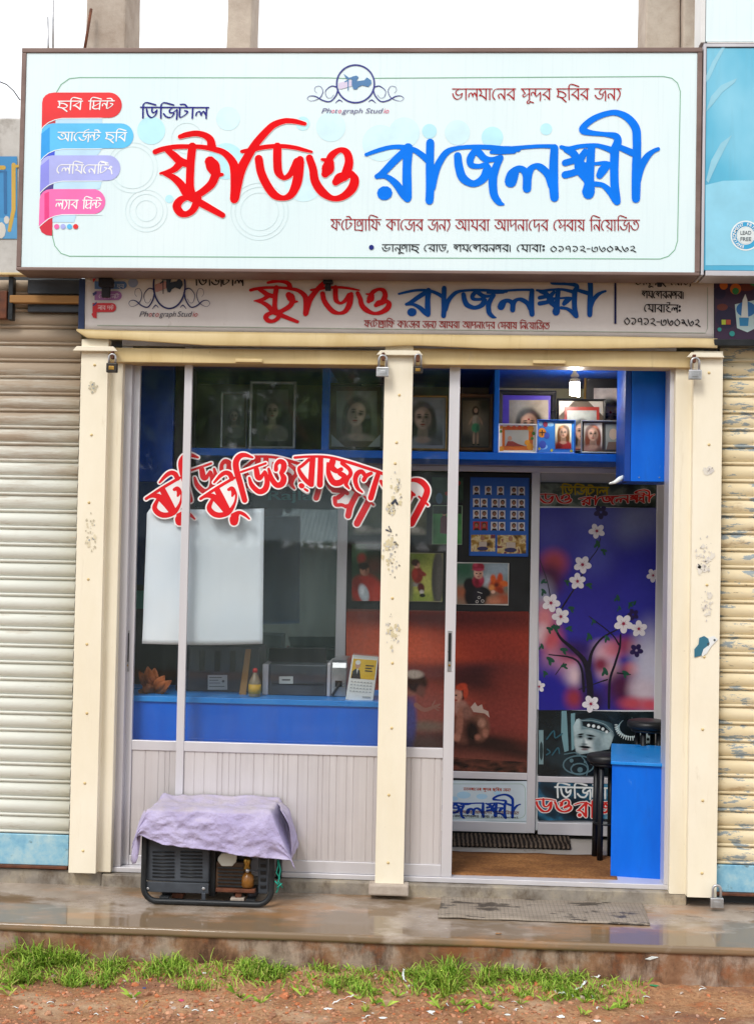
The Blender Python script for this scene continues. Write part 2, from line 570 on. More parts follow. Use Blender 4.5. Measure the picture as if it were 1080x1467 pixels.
class MB:
    def __init__(self):
        self.v, self.f, self.mi, self.sm = [], [], [], []
        self.mats = []

    def _m(self, mat):
        if mat is None:
            return 0
        if mat not in self.mats:
            self.mats.append(mat)
        return self.mats.index(mat)

    def face(self, idx, mat=None, smooth=False):
        self.f.append(tuple(idx))
        self.mi.append(self._m(mat))
        self.sm.append(smooth)

    def box(self, x0, x1, y0, y1, z0, z1, mat=None):
        b = len(self.v)
        self.v += [(x, y, z) for x in (x0, x1) for y in (y0, y1) for z in (z0, z1)]
        for q in ((0, 1, 3, 2), (4, 6, 7, 5), (0, 4, 5, 1), (2, 3, 7, 6), (0, 2, 6, 4), (1, 5, 7, 3)):
            self.face([b + i for i in q], mat)
        return self

    def hexa(self, front, back, mat=None):
        """front/back: four points each (tl, tr, br, bl)"""
        b = len(self.v)
        self.v += [tuple(p) for p in front] + [tuple(p) for p in back]
        for q in ((3, 2, 1, 0), (4, 5, 6, 7), (0, 1, 5, 4), (1, 2, 6, 5), (2, 3, 7, 6), (3, 0, 4, 7)):
            self.face([b + i for i in q], mat)
        return self

    def pbox(self, px0, py0, px1, py1, Y0, Y1, mat=None):
        """box whose front face fills a surveyed rectangle at depth Y0"""
        x0 = P(px0, (py0 + py1) / 2, Y0)[0]
        x1 = P(px1, (py0 + py1) / 2, Y0)[0]
        z0 = P((px0 + px1) / 2, py1, Y0)[2]
        z1 = P((px0 + px1) / 2, py0, Y0)[2]
        return self.box(x0, x1, Y0, Y1, z0, z1, mat)

    def prism_x(self, prof, x0, x1, mat=None, smooth=False, caps=True):
        """profile of (y, z) swept along x; open profile -> sheet"""
        b = len(self.v)
        n = len(prof)
        self.v += [(x0, y, z) for y, z in prof] + [(x1, y, z) for y, z in prof]
        rng = n if caps else n - 1
        for i in range(rng):
            j = (i + 1) % n
            self.face([b + i, b + j, b + n + j, b + n + i], mat, smooth)
        if caps:
            self.face([b + i for i in range(n)][::-1], mat)
            self.face([b + n + i for i in range(n)], mat)
        return self

    def tube(self, pts, r, n=10, closed=False, mat=None, caps=True):
        pts = [Vector(p) for p in pts]
        N = len(pts)
        rs = r if isinstance(r, (list, tuple)) else [r] * N
        b = len(self.v)
        up = None
        for i, p in enumerate(pts):
            if closed:
                t = (pts[(i + 1) % N] - pts[i - 1])
            else:
                t = pts[min(i + 1, N - 1)] - pts[max(i - 1, 0)]
            t.normalize()
            if up is None:
                up = Vector((0, 0, 1)) if abs(t.z) < .9 else Vector((0, 1, 0))
            a = t.cross(up)
            if a.length < 1e-5:
                a = t.orthogonal()
            a.normalize()
            c = a.cross(t).normalized()
            up = c
            for k in range(n):
                an = 2 * math.pi * k / n
                q = p + (a * math.cos(an) + c * math.sin(an)) * rs[i]
                self.v.append(tuple(q))
        for i in range(N if closed else N - 1):
            j = (i + 1) % N
            for k in range(n):
                k2 = (k + 1) % n
                self.face([b + i * n + k, b + i * n + k2, b + j * n + k2, b + j * n + k], mat, True)
        if not closed and caps:
            self.face([b + k for k in range(n)][::-1], mat)
            self.face([b + (N - 1) * n + k for k in range(n)], mat)
        return self

    def lathe(self, c, prof, n=20, mat=None, axis='z'):
        """profile of (r, h) turned about an axis through c"""
        b = len(self.v)
        for r, h in prof:
            for k in range(n):
                an = 2 * math.pi * k / n
                if axis == 'z':
                    self.v.append((c[0] + r * math.cos(an), c[1] + r * math.sin(an), c[2] + h))
                else:
                    self.v.append((c[0] + r * math.cos(an), c[1] + h, c[2] + r * math.sin(an)))
        for i in range(len(prof) - 1):
            for k in range(n):
                k2 = (k + 1) % n
                self.face([b + i * n + k, b + i * n + k2, b + (i + 1) * n + k2, b + (i + 1) * n + k], mat, True)
        self.face([b + k for k in range(n)][::-1], mat)
        self.face([b + (len(prof) - 1) * n + k for k in range(n)], mat)
        return self

    def flatpoly(self, polys, Y, mat=None, fn=None):
        """union of overlapping surveyed polygons, laid as one sheet at depth Y"""
        vs, fs = union(polys)
        b = len(self.v)
        g = fn or (lambda x, y: P(x, y, Y))
        self.v += [tuple(g(x, y)) for x, y in vs]
        for f in fs:
            self.face([b + i for i in f], mat)
        return self

    def build(self, name, mat=None, parent=None, bevel=0, recalc=True):
        me = bpy.data.meshes.new(name)
        off = wloc(parent) if parent is not None else Vector((0, 0, 0))
        me.from_pydata([(v[0] - off.x, v[1] - off.y, v[2] - off.z) for v in self.v], [], self.f)
        if mat is not None:
            me.materials.append(mat)
        else:
            for q in self.mats:
                me.materials.append(q)
            me.polygons.foreach_set('material_index', self.mi)
        me.polygons.foreach_set('use_smooth', self.sm)
        me.update()
        if recalc:
            bm = bmesh.new()
            bm.from_mesh(me)
            bmesh.ops.recalc_face_normals(bm, faces=bm.faces)
            bm.to_mesh(me)
            bm.free()
        o = bpy.data.objects.new(name, me)
        COL.objects.link(o)
        if parent is not None:
            o.parent = parent
        if bevel:
            bv = o.modifiers.new('bevel', 'BEVEL')
            bv.width = bevel
            bv.segments = 2
            bv.limit_method = 'ANGLE'
            bv.angle_limit = rad(40)
        return o


def union(polys):
    vs, fs = [], []
    for p in polys:
        if len(p) < 3:
            continue
        b = len(vs)
        # keep winding counter-clockwise
        a = sum(p[i][0] * p[(i + 1) % len(p)][1] - p[(i + 1) % len(p)][0] * p[i][1] for i in range(len(p)))
        if abs(a) < 1e-7:
            continue
        q = p if a > 0 else p[::-1]
        vs += [Vector((float(x), float(y))) for x, y in q]
        fs.append(list(range(b, b + len(q))))
    r = delaunay_2d_cdt(vs, [], fs, 1, 1e-5)
    return [(v.x, v.y) for v in r[0]], [f for f, o in zip(r[2], r[5]) if len(o)]


def thing(name, label, cat, loc=(0, 0, 0), group=None):
    o = bpy.data.objects.new(name, None)
    COL.objects.link(o)
    o.location = loc
    o.empty_display_size = .1
    return tag(o, label, cat, group)


def tag(o, label, cat, group=None):
    o['label'] = label
    o['category'] = cat
    if group:
        o['group'] = group
    return o


def kind(o, k):
    o['kind'] = k
    return o


def dup(root, loc, label, group=None):
    r = root.copy()
    COL.objects.link(r)
    r.location = loc
    r['label'] = label
    if group:
        r['group'] = group
    for ch in list(root.children):
        c = ch.copy()
        COL.objects.link(c)
        c.parent = r
        for g in list(ch.children):
            d = g.copy()
            COL.objects.link(d)
            d.parent = c
    return r


def catmull(pts, k=6):
    if len(pts) < 3:
        return [tuple(p) for p in pts]
    a = [np.array(p, float) for p in pts]
    a = [2 * a[0] - a[1]] + a + [2 * a[-1] - a[-2]]
    out = []
    for i in range(1, len(a) - 2):
        p0, p1, p2, p3 = a[i - 1], a[i], a[i + 1], a[i + 2]
        for s in range(k):
            t = s / k
            out.append(tuple(.5 * ((2 * p1) + (-p0 + p2) * t + (2 * p0 - 5 * p1 + 4 * p2 - p3) * t * t + (-p0 + 3 * p1 - 3 * p2 + p3) * t ** 3)))
    out.append(tuple(a[-2]))
    return out


def disc(x, y, r, n=10, ry=None):
    ry = ry or r
    return [(x + r * math.cos(2 * math.pi * k / n), y + ry * math.sin(2 * math.pi * k / n)) for k in range(n)]


def stroke(pts, k=6, grow=0.0, ends=10):
    """brush stroke: list of (x, y, width) -> polygons"""
    s = catmull(pts, k) if k > 1 else [tuple(p) for p in pts]
    s = [(p[0], p[1], max(p[2] + grow, .02)) for p in s]
    polys = []
    L, R = [], []
    n = len(s)
    for i in range(n):
        a, b = s[max(i - 1, 0)], s[min(i + 1, n - 1)]
        dx, dy = b[0] - a[0], b[1] - a[1]
        d = math.hypot(dx, dy) or 1
        nx, ny = -dy / d, dx / d
        w = s[i][2] / 2
        L.append((s[i][0] + nx * w, s[i][1] + ny * w))
        R.append((s[i][0] - nx * w, s[i][1] - ny * w))
    for i in range(n - 1):
        q = [L[i], L[i + 1], R[i + 1], R[i]]
        polys.append([q[0], q[1], q[2]])
        polys.append([q[0], q[2], q[3]])
    for i in ([0, n - 1] if ends else []):
        polys.append(disc(s[i][0], s[i][1], s[i][2] / 2, ends))
    for i in range(1, n - 1):
        if i % k == 0 or k == 1:
            polys.append(disc(s[i][0], s[i][1], s[i][2] / 2, 8))
    return polys


# ------------------------------------------------------------------ Bengali stroke letters (unit cell: head line at y=1, base at 0)
def _g(w, s, head=True):
    st = []
    for part in s.split(';'):
        part = part.strip()
        if part:
            st.append([tuple(float(c) for c in q.split(',')) for q in part.split()])
    return w, st, head


HOOK_I = '.2,0 .17,.95 .2,1.28 .42,1.43 1.1,1.22'
BA = '.7,1 .7,0;.68,.96 .06,.46;.06,.46 .3,.42 .68,.06'
JA = '.03,.4 .26,.12 .6,.1 .8,.45;.7,1 .46,.76 .5,.52 .78,.52;.78,.6 1.0,.8;1.0,.8 1.02,.4 1.0,-.1'
TA = '.06,1 .07,.12 .44,.3 .64,.6 .42,.7;.06,1.28 .4,1.27 .6,1'
PA = '.66,1 .66,0;.08,.92 .12,.44 .2,.42 .65,.76'
NA = '.68,1 .68,0;.18,.14 .09,.4 .26,.55 .46,.42 .67,.06'
GA = '.62,1 .62,0;.08,.42 .08,.76 .36,.88 .44,.54 .14,.36'
LA = '.82,1 .82,0;.06,.26 .12,.54 .32,.62 .45,.3;.45,.42 .6,.64 .81,.28'
GL = {
    'ব': _g(.84, BA), 'র': _g(.84, BA + ';.26,.03 .28,.03'),
    'ক': _g(1.15, '.66,1 .66,0;.64,.96 .06,.46;.06,.46 .64,.08;.66,.72 .92,.76 .98,.46'),
    'ল': _g(.96, LA), 'ন': _g(.84, NA),
    'ম': _g(.86, '.72,1 .72,0;.08,.98 .3,.68 .1,.38;.1,.38 .36,.36 .71,.06'),
    'প': _g(.82, PA), 'প্র': _g(.84, PA + ';.66,.16 .3,.06 .06,.2 .04,.34'),
    'ট': _g(.8, TA),
    'ড': _g(.96, '.08,.84 .18,.34 .46,.05 .76,.32 .84,.74;.48,1 .48,.64 .6,.5 .82,.72'),
    'জ': _g(1.15, JA), 'র্জ': _g(1.15, JA + ';.5,1.02 .66,1.22 .98,1.36'),
    'ভ': _g(1.05, '.02,.56 .16,.2 .46,.05 .8,.24 .9,.6;.62,1 .32,.76 .38,.5 .62,.44 .9,.6'),
    'ছ': _g(.95, '.08,.98 .16,.5 .04,.3 .4,.2 .86,-.2;.12,.8 .55,.7 .84,.46 .68,.22 .4,.2'),
    'অ': _g(1.25, '1.1,1 1.1,0;.04,.46 .34,.18 .74,.28 .8,.7 .5,.88 .34,.72 .5,.56;.78,.4 1.09,.06'),
    'স': _g(.88, '.76,1 .76,0;.08,.98 .36,.58;.36,.58 .14,.42 .26,.26 .5,.42 .76,.6'),
    'শ': _g(.95, '.82,1 .82,0;.42,.62 .24,.86 .06,.7 .22,.5 .42,.62 .6,.86 .82,.92;.3,.52 .4,.3'),
    'গ': _g(.78, GA), 'গ্র': _g(.78, GA + ';.62,-.08 .3,-.01 -.18,0'),
    'ফ': _g(1.12, '.62,1 .62,0;.04,1 .34,.7 .06,.38;.06,.38 .6,.08;.62,.7 .86,.76 .96,.5'),
    'দ': _g(.8, '.14,1 .12,.5 .22,.3 .62,.68;.62,.68 .64,.3 .6,-.08'),
    'য়': _g(.82, '.68,1 .68,0;.08,.98 .42,.68 .1,.42;.1,.42 .67,.08;.24,-.02 .26,-.02'),
    'য্': _g(.46, '.14,1 .36,.7 .34,.34 .1,-.08'),
    'ত': _g(1.0, '.04,.48 .3,.12 .7,.1 .88,.5 .62,.88 .36,.78 .5,.6'),
    'ই': _g(.85, '.52,1 .16,.78 .5,.6 .16,.4 .36,.12 .74,.02;.52,1 .62,1.28 .22,1.3'),
    'ন্ট': _g(1.05, '.06,.42 .08,.64 .26,.68 .46,.4;.46,1 .46,.14 .76,.3 .96,.6 .74,.7;.42,1.28 .76,1.27 .92,1'),
    'ন্দ': _g(1.05, '.06,.42 .08,.64 .26,.68 .44,.44;.46,1 .44,.5 .54,.32 .9,.68;.9,.68 .92,.3 .88,-.08'),
    'ি': _g(.36, HOOK_I), 'ী': _g(.36, '.2,0 .2,.95 .1,1.35 -.35,1.42 -.6,1.18'),
    'ে': _g(.52, '.5,1 .28,.92 .1,.62 .1,.26 .28,.03', False),
    'া': _g(.4, '.2,1 .2,0'), 'ু': _g(0, '-.12,.02 -.3,-.14 -.32,-.3 -.14,-.32 -.06,-.16;-.1,-.16 .26,-.28', False),
    'ং': _g(.5, '.25,.86 .36,.74 .25,.62 .14,.74 .25,.86;.0,.6 .3,.44 .42,-.02', False),
    'ঃ': _g(.4, '.2,.9 .3,.78 .2,.66 .1,.78 .2,.9;.2,.36 .3,.24 .2,.12 .1,.24 .2,.36', False),
    '।': _g(.4, '.16,.9 .16,0', False), ',': _g(.3, '.12,.12 .14,-.02 .04,-.18', False), '-': _g(.6, '.08,.42 .46,.42', False),
    '০': _g(.95, '.45,.8 .8,.4 .45,.0 .1,.4 .45,.8', False), '১': _g(.85, '.1,.78 .5,.74 .66,.38 .4,.04 .14,.16 .34,.34', False),
    '৭': _g(.85, '.5,.42 .2,.38 .14,.66 .42,.82 .6,.6 .62,0', False), '২': _g(.85, '.12,.7 .46,.82 .62,.52 .16,.22 .44,.18 .78,-.04', False),
    '৩': _g(.9, '.12,.66 .1,.24 .36,.02 .72,.16 .7,.6 .46,.66 .42,.4', False),
    '৬': _g(.9, '.06,.78 .2,.34 .5,.02 .78,.34 .6,.62 .44,.36', False), '৯': _g(.9, '.08,.74 .36,.72 .46,.46 .3,.28 .14,.42 .4,.5 .62,.22 .86,.02', False),
    '_': _g(.55, '', False),
}


def bengali(tokens, x0, y0, x1, y1, h, wt=.11, nib=True, slant=0.0, arc=None):
    """tokens in visual order; head line runs (x0,y0)-(x1,y1) in surveyed px, letters hang h px below"""
    toks = tokens.split(' ')
    Wt = sum(GL[t][0] for t in toks)
    polys = []

    def mp(u, v):
        a = u / Wt
        return (x0 + (x1 - x0) * a + slant * (v - 1) * h, y0 + (y1 - y0) * a + (1 - v) * h)
    sx = (x1 - x0) / Wt
    u = 0
    w = wt * h
    for t in toks:
        gw, sts, head = GL[t]
        if head:
            sts = sts + [[(-.02, 1), (gw + .02, 1)]]
        for s in sts:
            pts = [mp(u + a, b) for a, b in s]
            sm = catmull(pts, 4) if len(pts) > 2 else pts
            q = []
            for i, p in enumerate(sm):
                a, b = sm[max(i - 1, 0)], sm[min(i + 1, len(sm) - 1)]
                an = math.atan2(b[1] - a[1], b[0] - a[0])
                q.append((p[0], p[1], w * (.55 + .6 * abs(math.sin(an + .5))) if nib else w))
            polys += stroke(q, 1, 0, 6)
        u += gw
    return polys


def latin(text, shear=0.0, bold=0.0):
    """latin letters as flat triangles: (verts 2d, faces, width) with cap height about .7"""
    c = bpy.data.curves.new('tmp', 'FONT')
    c.body = text
    c.shear = shear
    c.offset = bold
    o = bpy.data.objects.new('tmp', c)
    COL.objects.link(o)
    bpy.context.view_layer.update()
    me = bpy.data.meshes.new_from_object(o.evaluated_get(bpy.context.evaluated_depsgraph_get()))
    vs = [(v.co.x, v.co.y) for v in me.vertices]
    fs = [tuple(p.vertices) for p in me.polygons]
    bpy.data.objects.remove(o)
    bpy.data.curves.remove(c)
    bpy.data.meshes.remove(me)
    x0 = min(v[0] for v in vs)
    x1 = max(v[0] for v in vs)
    return [(v[0] - x0, v[1]) for v in vs], fs, x1 - x0


def add_latin(mb, text, x0, ybase, width, h, Y, mat, shear=0.0, bold=0.0, slope=0.0):
    vs, fs, w = latin(text, shear, bold)
    b = len(mb.v)
    for x, y in vs:
        px = x0 + x / w * width
        mb.v.append(tuple(P(px, ybase - y / .7 * h + slope * (px - x0), Y)))
    for f in fs:
        mb.face([b + i for i in f], mat)


# ------------------------------------------------------------------ title lettering, traced stroke by stroke
def scaled(strokes, s, ox, oy):
    return [[(ox + x / s, oy + y / s, w / s) for x, y, w in st] for st in strokes]


T_RED = scaled([
    [(290, 215, 40), (350, 197, 48), (430, 187, 50), (500, 203, 55), (548, 240, 65), (562, 300, 76)],
    [(75, 345, 45), (140, 322, 45), (250, 302, 42), (380, 300, 40), (480, 304, 40), (580, 322, 48), (665, 352, 55), (732, 420, 70), (760, 500, 82), (762, 640, 78), (755, 752, 74)],
    [(180, 330, 50), (240, 380, 66), (290, 425, 70), (375, 455, 60)],
    [(290, 445, 66), (240, 495, 55), (180, 518, 38), (122, 530, 22)],
    [(150, 530, 32), (230, 565, 56), (300, 630, 70), (350, 710, 74), (400, 745, 70)],
    [(395, 300, 72), (382, 420, 70), (375, 560, 70), (375, 650, 72), (388, 720, 80)],
    [(548, 430, 95), (572, 470, 118), (598, 530, 85)], [(600, 545, 50), (652, 540, 28)],
    [(600, 530, 76), (560, 620, 72), (480, 690, 62), (420, 725, 60)],
    [(440, 740, 74), (375, 735, 40), (300, 755, 62), (262, 810, 74), (292, 868, 66), (345, 880, 52), (400, 845, 60), (436, 775, 70)],
    [(430, 765, 66), (520, 815, 60), (600, 860, 54), (655, 890, 48)],
    [(762, 740, 74), (775, 640, 86), (808, 510, 84), (868, 390, 75), (950, 262, 68), (1060, 140, 60), (1120, 100, 54), (1185, 80, 48), (1230, 78, 45), (1290, 86, 42), (1360, 104, 34)],
    [(820, 342, 30), (880, 335, 44), (980, 310, 40), (1080, 298, 40), (1180, 297, 38), (1280, 310, 36), (1350, 328, 32), (1418, 345, 22)],
    [(965, 405, 70), (985, 520, 72), (1035, 630, 74), (1100, 715, 70), (1175, 742, 46), (1240, 715, 64), (1282, 640, 80), (1302, 560, 85), (1316, 440, 78), (1320, 412, 65)],
    [(1125, 300, 72), (1125, 430, 72), (1135, 520, 70), (1180, 568, 42), (1228, 545, 50), (1265, 490, 62), (1295, 430, 70)],
    [(1400, 398, 62), (1430, 490, 68), (1450, 600, 74), (1510, 690, 74), (1600, 745, 48), (1690, 728, 62), (1765, 660, 80), (1788, 585, 76), (1765, 535, 52)],
    [(1625, 605, 62), (1660, 570, 85), (1720, 548, 66), (1760, 530, 50)],
    [(1535, 535, 66), (1558, 490, 108), (1570, 440, 86)], [(1508, 410, 24), (1545, 418, 40)],
    [(1560, 440, 60), (1592, 375, 62), (1660, 330, 46), (1718, 350, 64), (1740, 420, 72), (1728, 490, 80), (1700, 560, 74)],
], 6.0, 210, 160)
T_BLUE = scaled([
    [(-28, 316, 26), (60, 285, 32), (150, 262, 33), (240, 260, 35), (320, 280, 40), (380, 318, 45), (430, 362, 50)],
    [(280, 268, 74), (272, 400, 65), (272, 520, 68), (275, 630, 64)],
    [(262, 285, 56), (170, 372, 56), (95, 450, 50), (50, 478, 36)],
    [(50, 476, 36), (120, 478, 38), (190, 530, 54), (240, 600, 60), (275, 640, 56)],
    [(102, 601, 102), (114, 598, 102)],
    [(443, 228, 60), (440, 400, 60), (442, 560, 62), (437, 655, 60)],
    [(455, 560, 56), (478, 450, 58), (512, 370, 52), (565, 298, 46), (640, 268, 32), (760, 258, 32), (880, 262, 36), (980, 272, 38), (1090, 276, 40)],
    [(645, 325, 56), (655, 410, 62), (685, 490, 64), (760, 530, 50), (830, 495, 60), (862, 430, 66), (855, 395, 50)],
    [(775, 280, 46), (738, 345, 54), (745, 392, 46), (800, 402, 36), (855, 388, 42)],
    [(800, 300, 56), (845, 345, 50), (900, 352, 38), (962, 336, 40)],
    [(962, 340, 42), (930, 400, 55), (905, 480, 64), (905, 560, 62), (916, 620, 58), (950, 668, 45), (980, 682, 18)],
    [(892, 298, 26), (960, 295, 38), (1060, 292, 34)],
], 5.143, 530, 160) + scaled([
    [(0, 285, 34), (70, 285, 38), (122, 285, 32)], [(80, 283, 28), (260, 268, 25), (380, 268, 28)],
    [(95, 495, 78), (110, 450, 74), (140, 415, 45), (175, 420, 46), (200, 460, 55), (200, 540, 56)],
    [(200, 500, 54), (215, 430, 50), (250, 396, 36), (290, 405, 48), (335, 450, 50), (362, 520, 55)],
    [(377, 278, 50), (372, 400, 58), (372, 520, 60), (377, 598, 56)],
    [(420, 272, 24), (470, 285, 34), (540, 268, 28), (640, 262, 28), (700, 276, 34), (765, 300, 46)],
    [(800, 275, 38), (880, 310, 46)],
    [(450, 290, 34), (495, 310, 50), (530, 355, 46), (565, 392, 40)], [(445, 375, 42), (490, 362, 42), (532, 352, 40)],
    [(446, 452, 48), (510, 435, 44), (560, 408, 50)], [(575, 300, 38), (535, 375, 56), (548, 430, 60), (590, 480, 60), (600, 520, 56)],
    [(615, 272, 50), (608, 380, 55), (604, 480, 58), (600, 540, 76)], [(596, 560, 84), (596, 572, 74)],
    [(560, 385, 28), (640, 380, 22), (700, 376, 28), (750, 385, 28)], [(668, 455, 46), (690, 420, 58), (722, 390, 40)],
    [(765, 290, 58), (762, 420, 55), (765, 520, 55), (775, 600, 54), (780, 624, 48)],
    [(640, 510, 34), (690, 520, 34), (735, 560, 44), (772, 615, 48)],
    [(768, 282, 56), (785, 235, 52), (770, 202, 44), (700, 190, 30), (620, 182, 34), (562, 166, 48), (572, 135, 42), (630, 90, 40), (710, 58, 36), (780, 52, 38), (850, 85, 48), (900, 150, 55), (908, 230, 55), (908, 300, 55), (905, 400, 58), (903, 520, 58), (902, 606, 54)],
    [(908, 500, 48), (932, 410, 48), (970, 340, 44), (1010, 302, 30), (1045, 285, 25)],
], 4.5, 710, 150)
# window decal lettering
D_A = scaled([
    [(430, 415, 20), (540, 342, 20), (665, 268, 20)],
    [(445, 405, 16), (480, 396, 22), (520, 402, 42), (570, 450, 46), (605, 492, 46)],
    [(510, 425, 22), (490, 478, 34), (520, 518, 38), (570, 530, 36), (630, 508, 32), (668, 450, 18), (680, 390, 14), (668, 350, 14)],
    [(545, 350, 42), (580, 420, 46), (615, 490, 46)],
    [(628, 350, 22), (650, 342, 28), (662, 365, 34), (652, 395, 14)],
    [(525, 300, 14), (570, 252, 26), (605, 232, 30), (635, 242, 34), (650, 272, 34)],
    [(665, 575, 58), (668, 555, 62), (690, 525, 26)], [(655, 530, 26), (700, 512, 24), (740, 528, 22), (772, 556, 12)],
    [(740, 425, 38), (712, 320, 40), (684, 220, 42), (678, 160, 42), (700, 120, 38), (740, 107, 30), (795, 124, 14)],
    [(715, 226, 15), (800, 197, 15), (888, 166, 15)],
    [(772, 268, 18), (790, 320, 32), (840, 364, 36), (884, 346, 40), (898, 290, 36), (884, 230, 26)],
    [(822, 208, 36), (832, 260, 40), (852, 266, 30), (880, 222, 16)],
    [(908, 205, 18), (930, 275, 34), (965, 318, 38), (1002, 308, 42), (1014, 270, 42), (998, 240, 26)],
    [(960, 210, 30), (962, 175, 26), (985, 152, 32), (1012, 165, 38), (1014, 200, 40), (998, 232, 32)],
], 4.909, 200, 630) + scaled([
    [(100, 115, 16), (200, 108, 15), (320, 113, 17), (450, 146, 19), (560, 181, 19), (660, 216, 19), (770, 275, 19), (870, 355, 18)],
    [(192, 128, 20), (150, 165, 20), (127, 186, 20), (146, 230, 30), (185, 275, 28), (210, 290, 28)],
    [(216, 122, 36), (210, 200, 38), (205, 285, 38)], [(142, 295, 32), (148, 298, 32)], [(165, 318, 14), (182, 328, 16)],
    [(267, 116, 34), (265, 200, 36), (262, 290, 38)],
    [(312, 150, 14), (320, 220, 32), (350, 274, 38), (395, 274, 38), (422, 240, 34), (390, 215, 30)],
    [(345, 135, 40), (338, 175, 40), (372, 202, 30), (400, 190, 26)],
    [(405, 150, 26), (450, 188, 24), (460, 220, 26), (440, 250, 28), (430, 285, 26), (450, 314, 12)],
    [(535, 338, 12), (505, 310, 24), (490, 260, 30), (502, 220, 32), (530, 205, 28), (552, 228, 26)],
    [(545, 258, 28), (562, 232, 26), (592, 216, 22)], [(640, 212, 30), (615, 290, 34), (590, 375, 36)],
    [(700, 325, 28), (765, 330, 34), (790, 345, 26)], [(710, 378, 30), (716, 418, 24), (755, 420, 22), (782, 432, 18)], [(760, 350, 26), (730, 372, 30)],
    [(655, 268, 22), (680, 305, 26), (700, 322, 26)],
    [(850, 350, 36), (810, 430, 38), (795, 490, 38)], [(780, 430, 26), (820, 420, 22)],
    [(800, 300, 16), (850, 262, 20), (910, 268, 36), (950, 312, 38), (945, 360, 40), (910, 430, 42), (852, 540, 42)],
    [(900, 366, 13), (958, 420, 14)],
], 4.5, 400, 630)


def tpoly(strokes, fn=None, grow=0.0, wmul=1.0, k=6):
    out = []
    for st in strokes:
        q = []
        for x, y, w in st:
            if fn:
                x, y = fn(x, y)
            q.append((x, y, w * wmul))
        out += stroke(q, k, grow)
    return out


def rrect(x0, y0, x1, y1, r, n=8):
    pts = []
    for cx, cy, a0 in ((x1 - r, y1 - r, 0), (x0 + r, y1 - r, 90), (x0 + r, y0 + r, 180), (x1 - r, y0 + r, 270)):
        for k in range(n + 1):
            a = rad(a0 + 90 * k / n)
            pts.append((cx + r * math.cos(a), cy + r * math.sin(a)))
    return pts


def line_loop(pts, w):
    q = [(x, y, w) for x, y in pts]
    q.append(q[0])
    return stroke(q, 1, 0, 4)


def sheet(name, layers, Y, parent, step=.0004):
    """flat printed sheet: layers of (material, polygons) each a hair in front of the last, joined in one mesh"""
    mb = MB()
    for k, (mt, polys) in enumerate(layers):
        mb.flatpoly(polys, Y - step * k, mt(Y) if callable(mt) else mt)
    return mb.build(name, None, parent, recalc=False)


def soft(base, blobs, rough=.3, grain=.14, gs=30, gain=1.0):
    """photographic print: soft-edged tones laid over each other. blob = (px, py, rx, ry, colour, softness[, angle, strength])"""
    def make(Y):
        t = NT('photo_print')
        c = base if hasattr(base, 'links') else None
        n = t.noise(gs, 4, .6)
        c = t.mix(t.ramp(t.noise(7, 3), [(.3, 0.0), (.7, .35)]), base, '#000000' if False else base)
        for b_ in blobs:
            px, py, rx, ry, colr, so = b_[:6]
            ang = b_[6] if len(b_) > 6 else 0
            stg = b_[7] if len(b_) > 7 else 1.0
            q = P(px, py, Y)
            k = (Y - CAM[1]) / F
            mp = t.n.new('ShaderNodeMapping')
            mp.vector_type = 'TEXTURE'
            mp.inputs['Location'].default_value = (q[0], Y, q[2])
            mp.inputs['Rotation'].default_value = (0, ang, 0)
            mp.inputs['Scale'].default_value = (rx * k, 1, ry * k)
            t.l.new(t.pos(), mp.inputs['Vector'])
            ln = t.n.new('ShaderNodeVectorMath')
            ln.operation = 'LENGTH'
            t.l.new(mp.outputs[0], ln.inputs[0])
            mr = t.n.new('ShaderNodeMapRange')
            mr.interpolation_type = 'SMOOTHSTEP'
            mr.inputs[1].default_value, mr.inputs[2].default_value = 1 + so, max(1 - so, 0)
            mr.inputs[3].default_value, mr.inputs[4].default_value = 0, stg
            t.l.new(ln.outputs['Value'], mr.inputs[0])
            c = t.mix(mr.outputs[0], c, colr)
        hs = t.n.new('ShaderNodeHueSaturation')
        t.l.new(t.ramp(n, [(.3, 1 - grain), (.7, 1 + grain)]), hs.inputs['Value'])
        t.l.new(c, hs.inputs['Color'])
        hs.inputs['Saturation'].default_value = 1.0
        gn = t.mix(1.0, hs.outputs[0], (gain, gain, gain, 1), 'MULTIPLY')
        t.set(gn, rough, 0, .45)
        return t.m
    return make


def quad(x0, y0, x1, y1):
    return [(x0, y0), (x1, y0), (x1, y1), (x0, y1)]


# ------------------------------------------------------------------ levels
def X(px, Y, py=850):
    return float(P(px, py, Y)[0])


def Z(py, Y, px=540):
    return float(P(px, py, Y)[2])


ZS = Z(1258, .05, 560)                  # top of the plinth = shop floor
ZP = Z(1283, .05, 540)                  # walkway in front
YE = float(PZ(540, 1341, ZP)[1])        # its front edge
ZG = Z(1402, YE, 540)                   # dirt at the foot of the edge
XL, XR = X(128, .92), X(990, .92)       # inner faces of the shop's side walls
ZC = Z(496, .2)                         # underside of the lintel
YB = .92                                # face of the inner partition

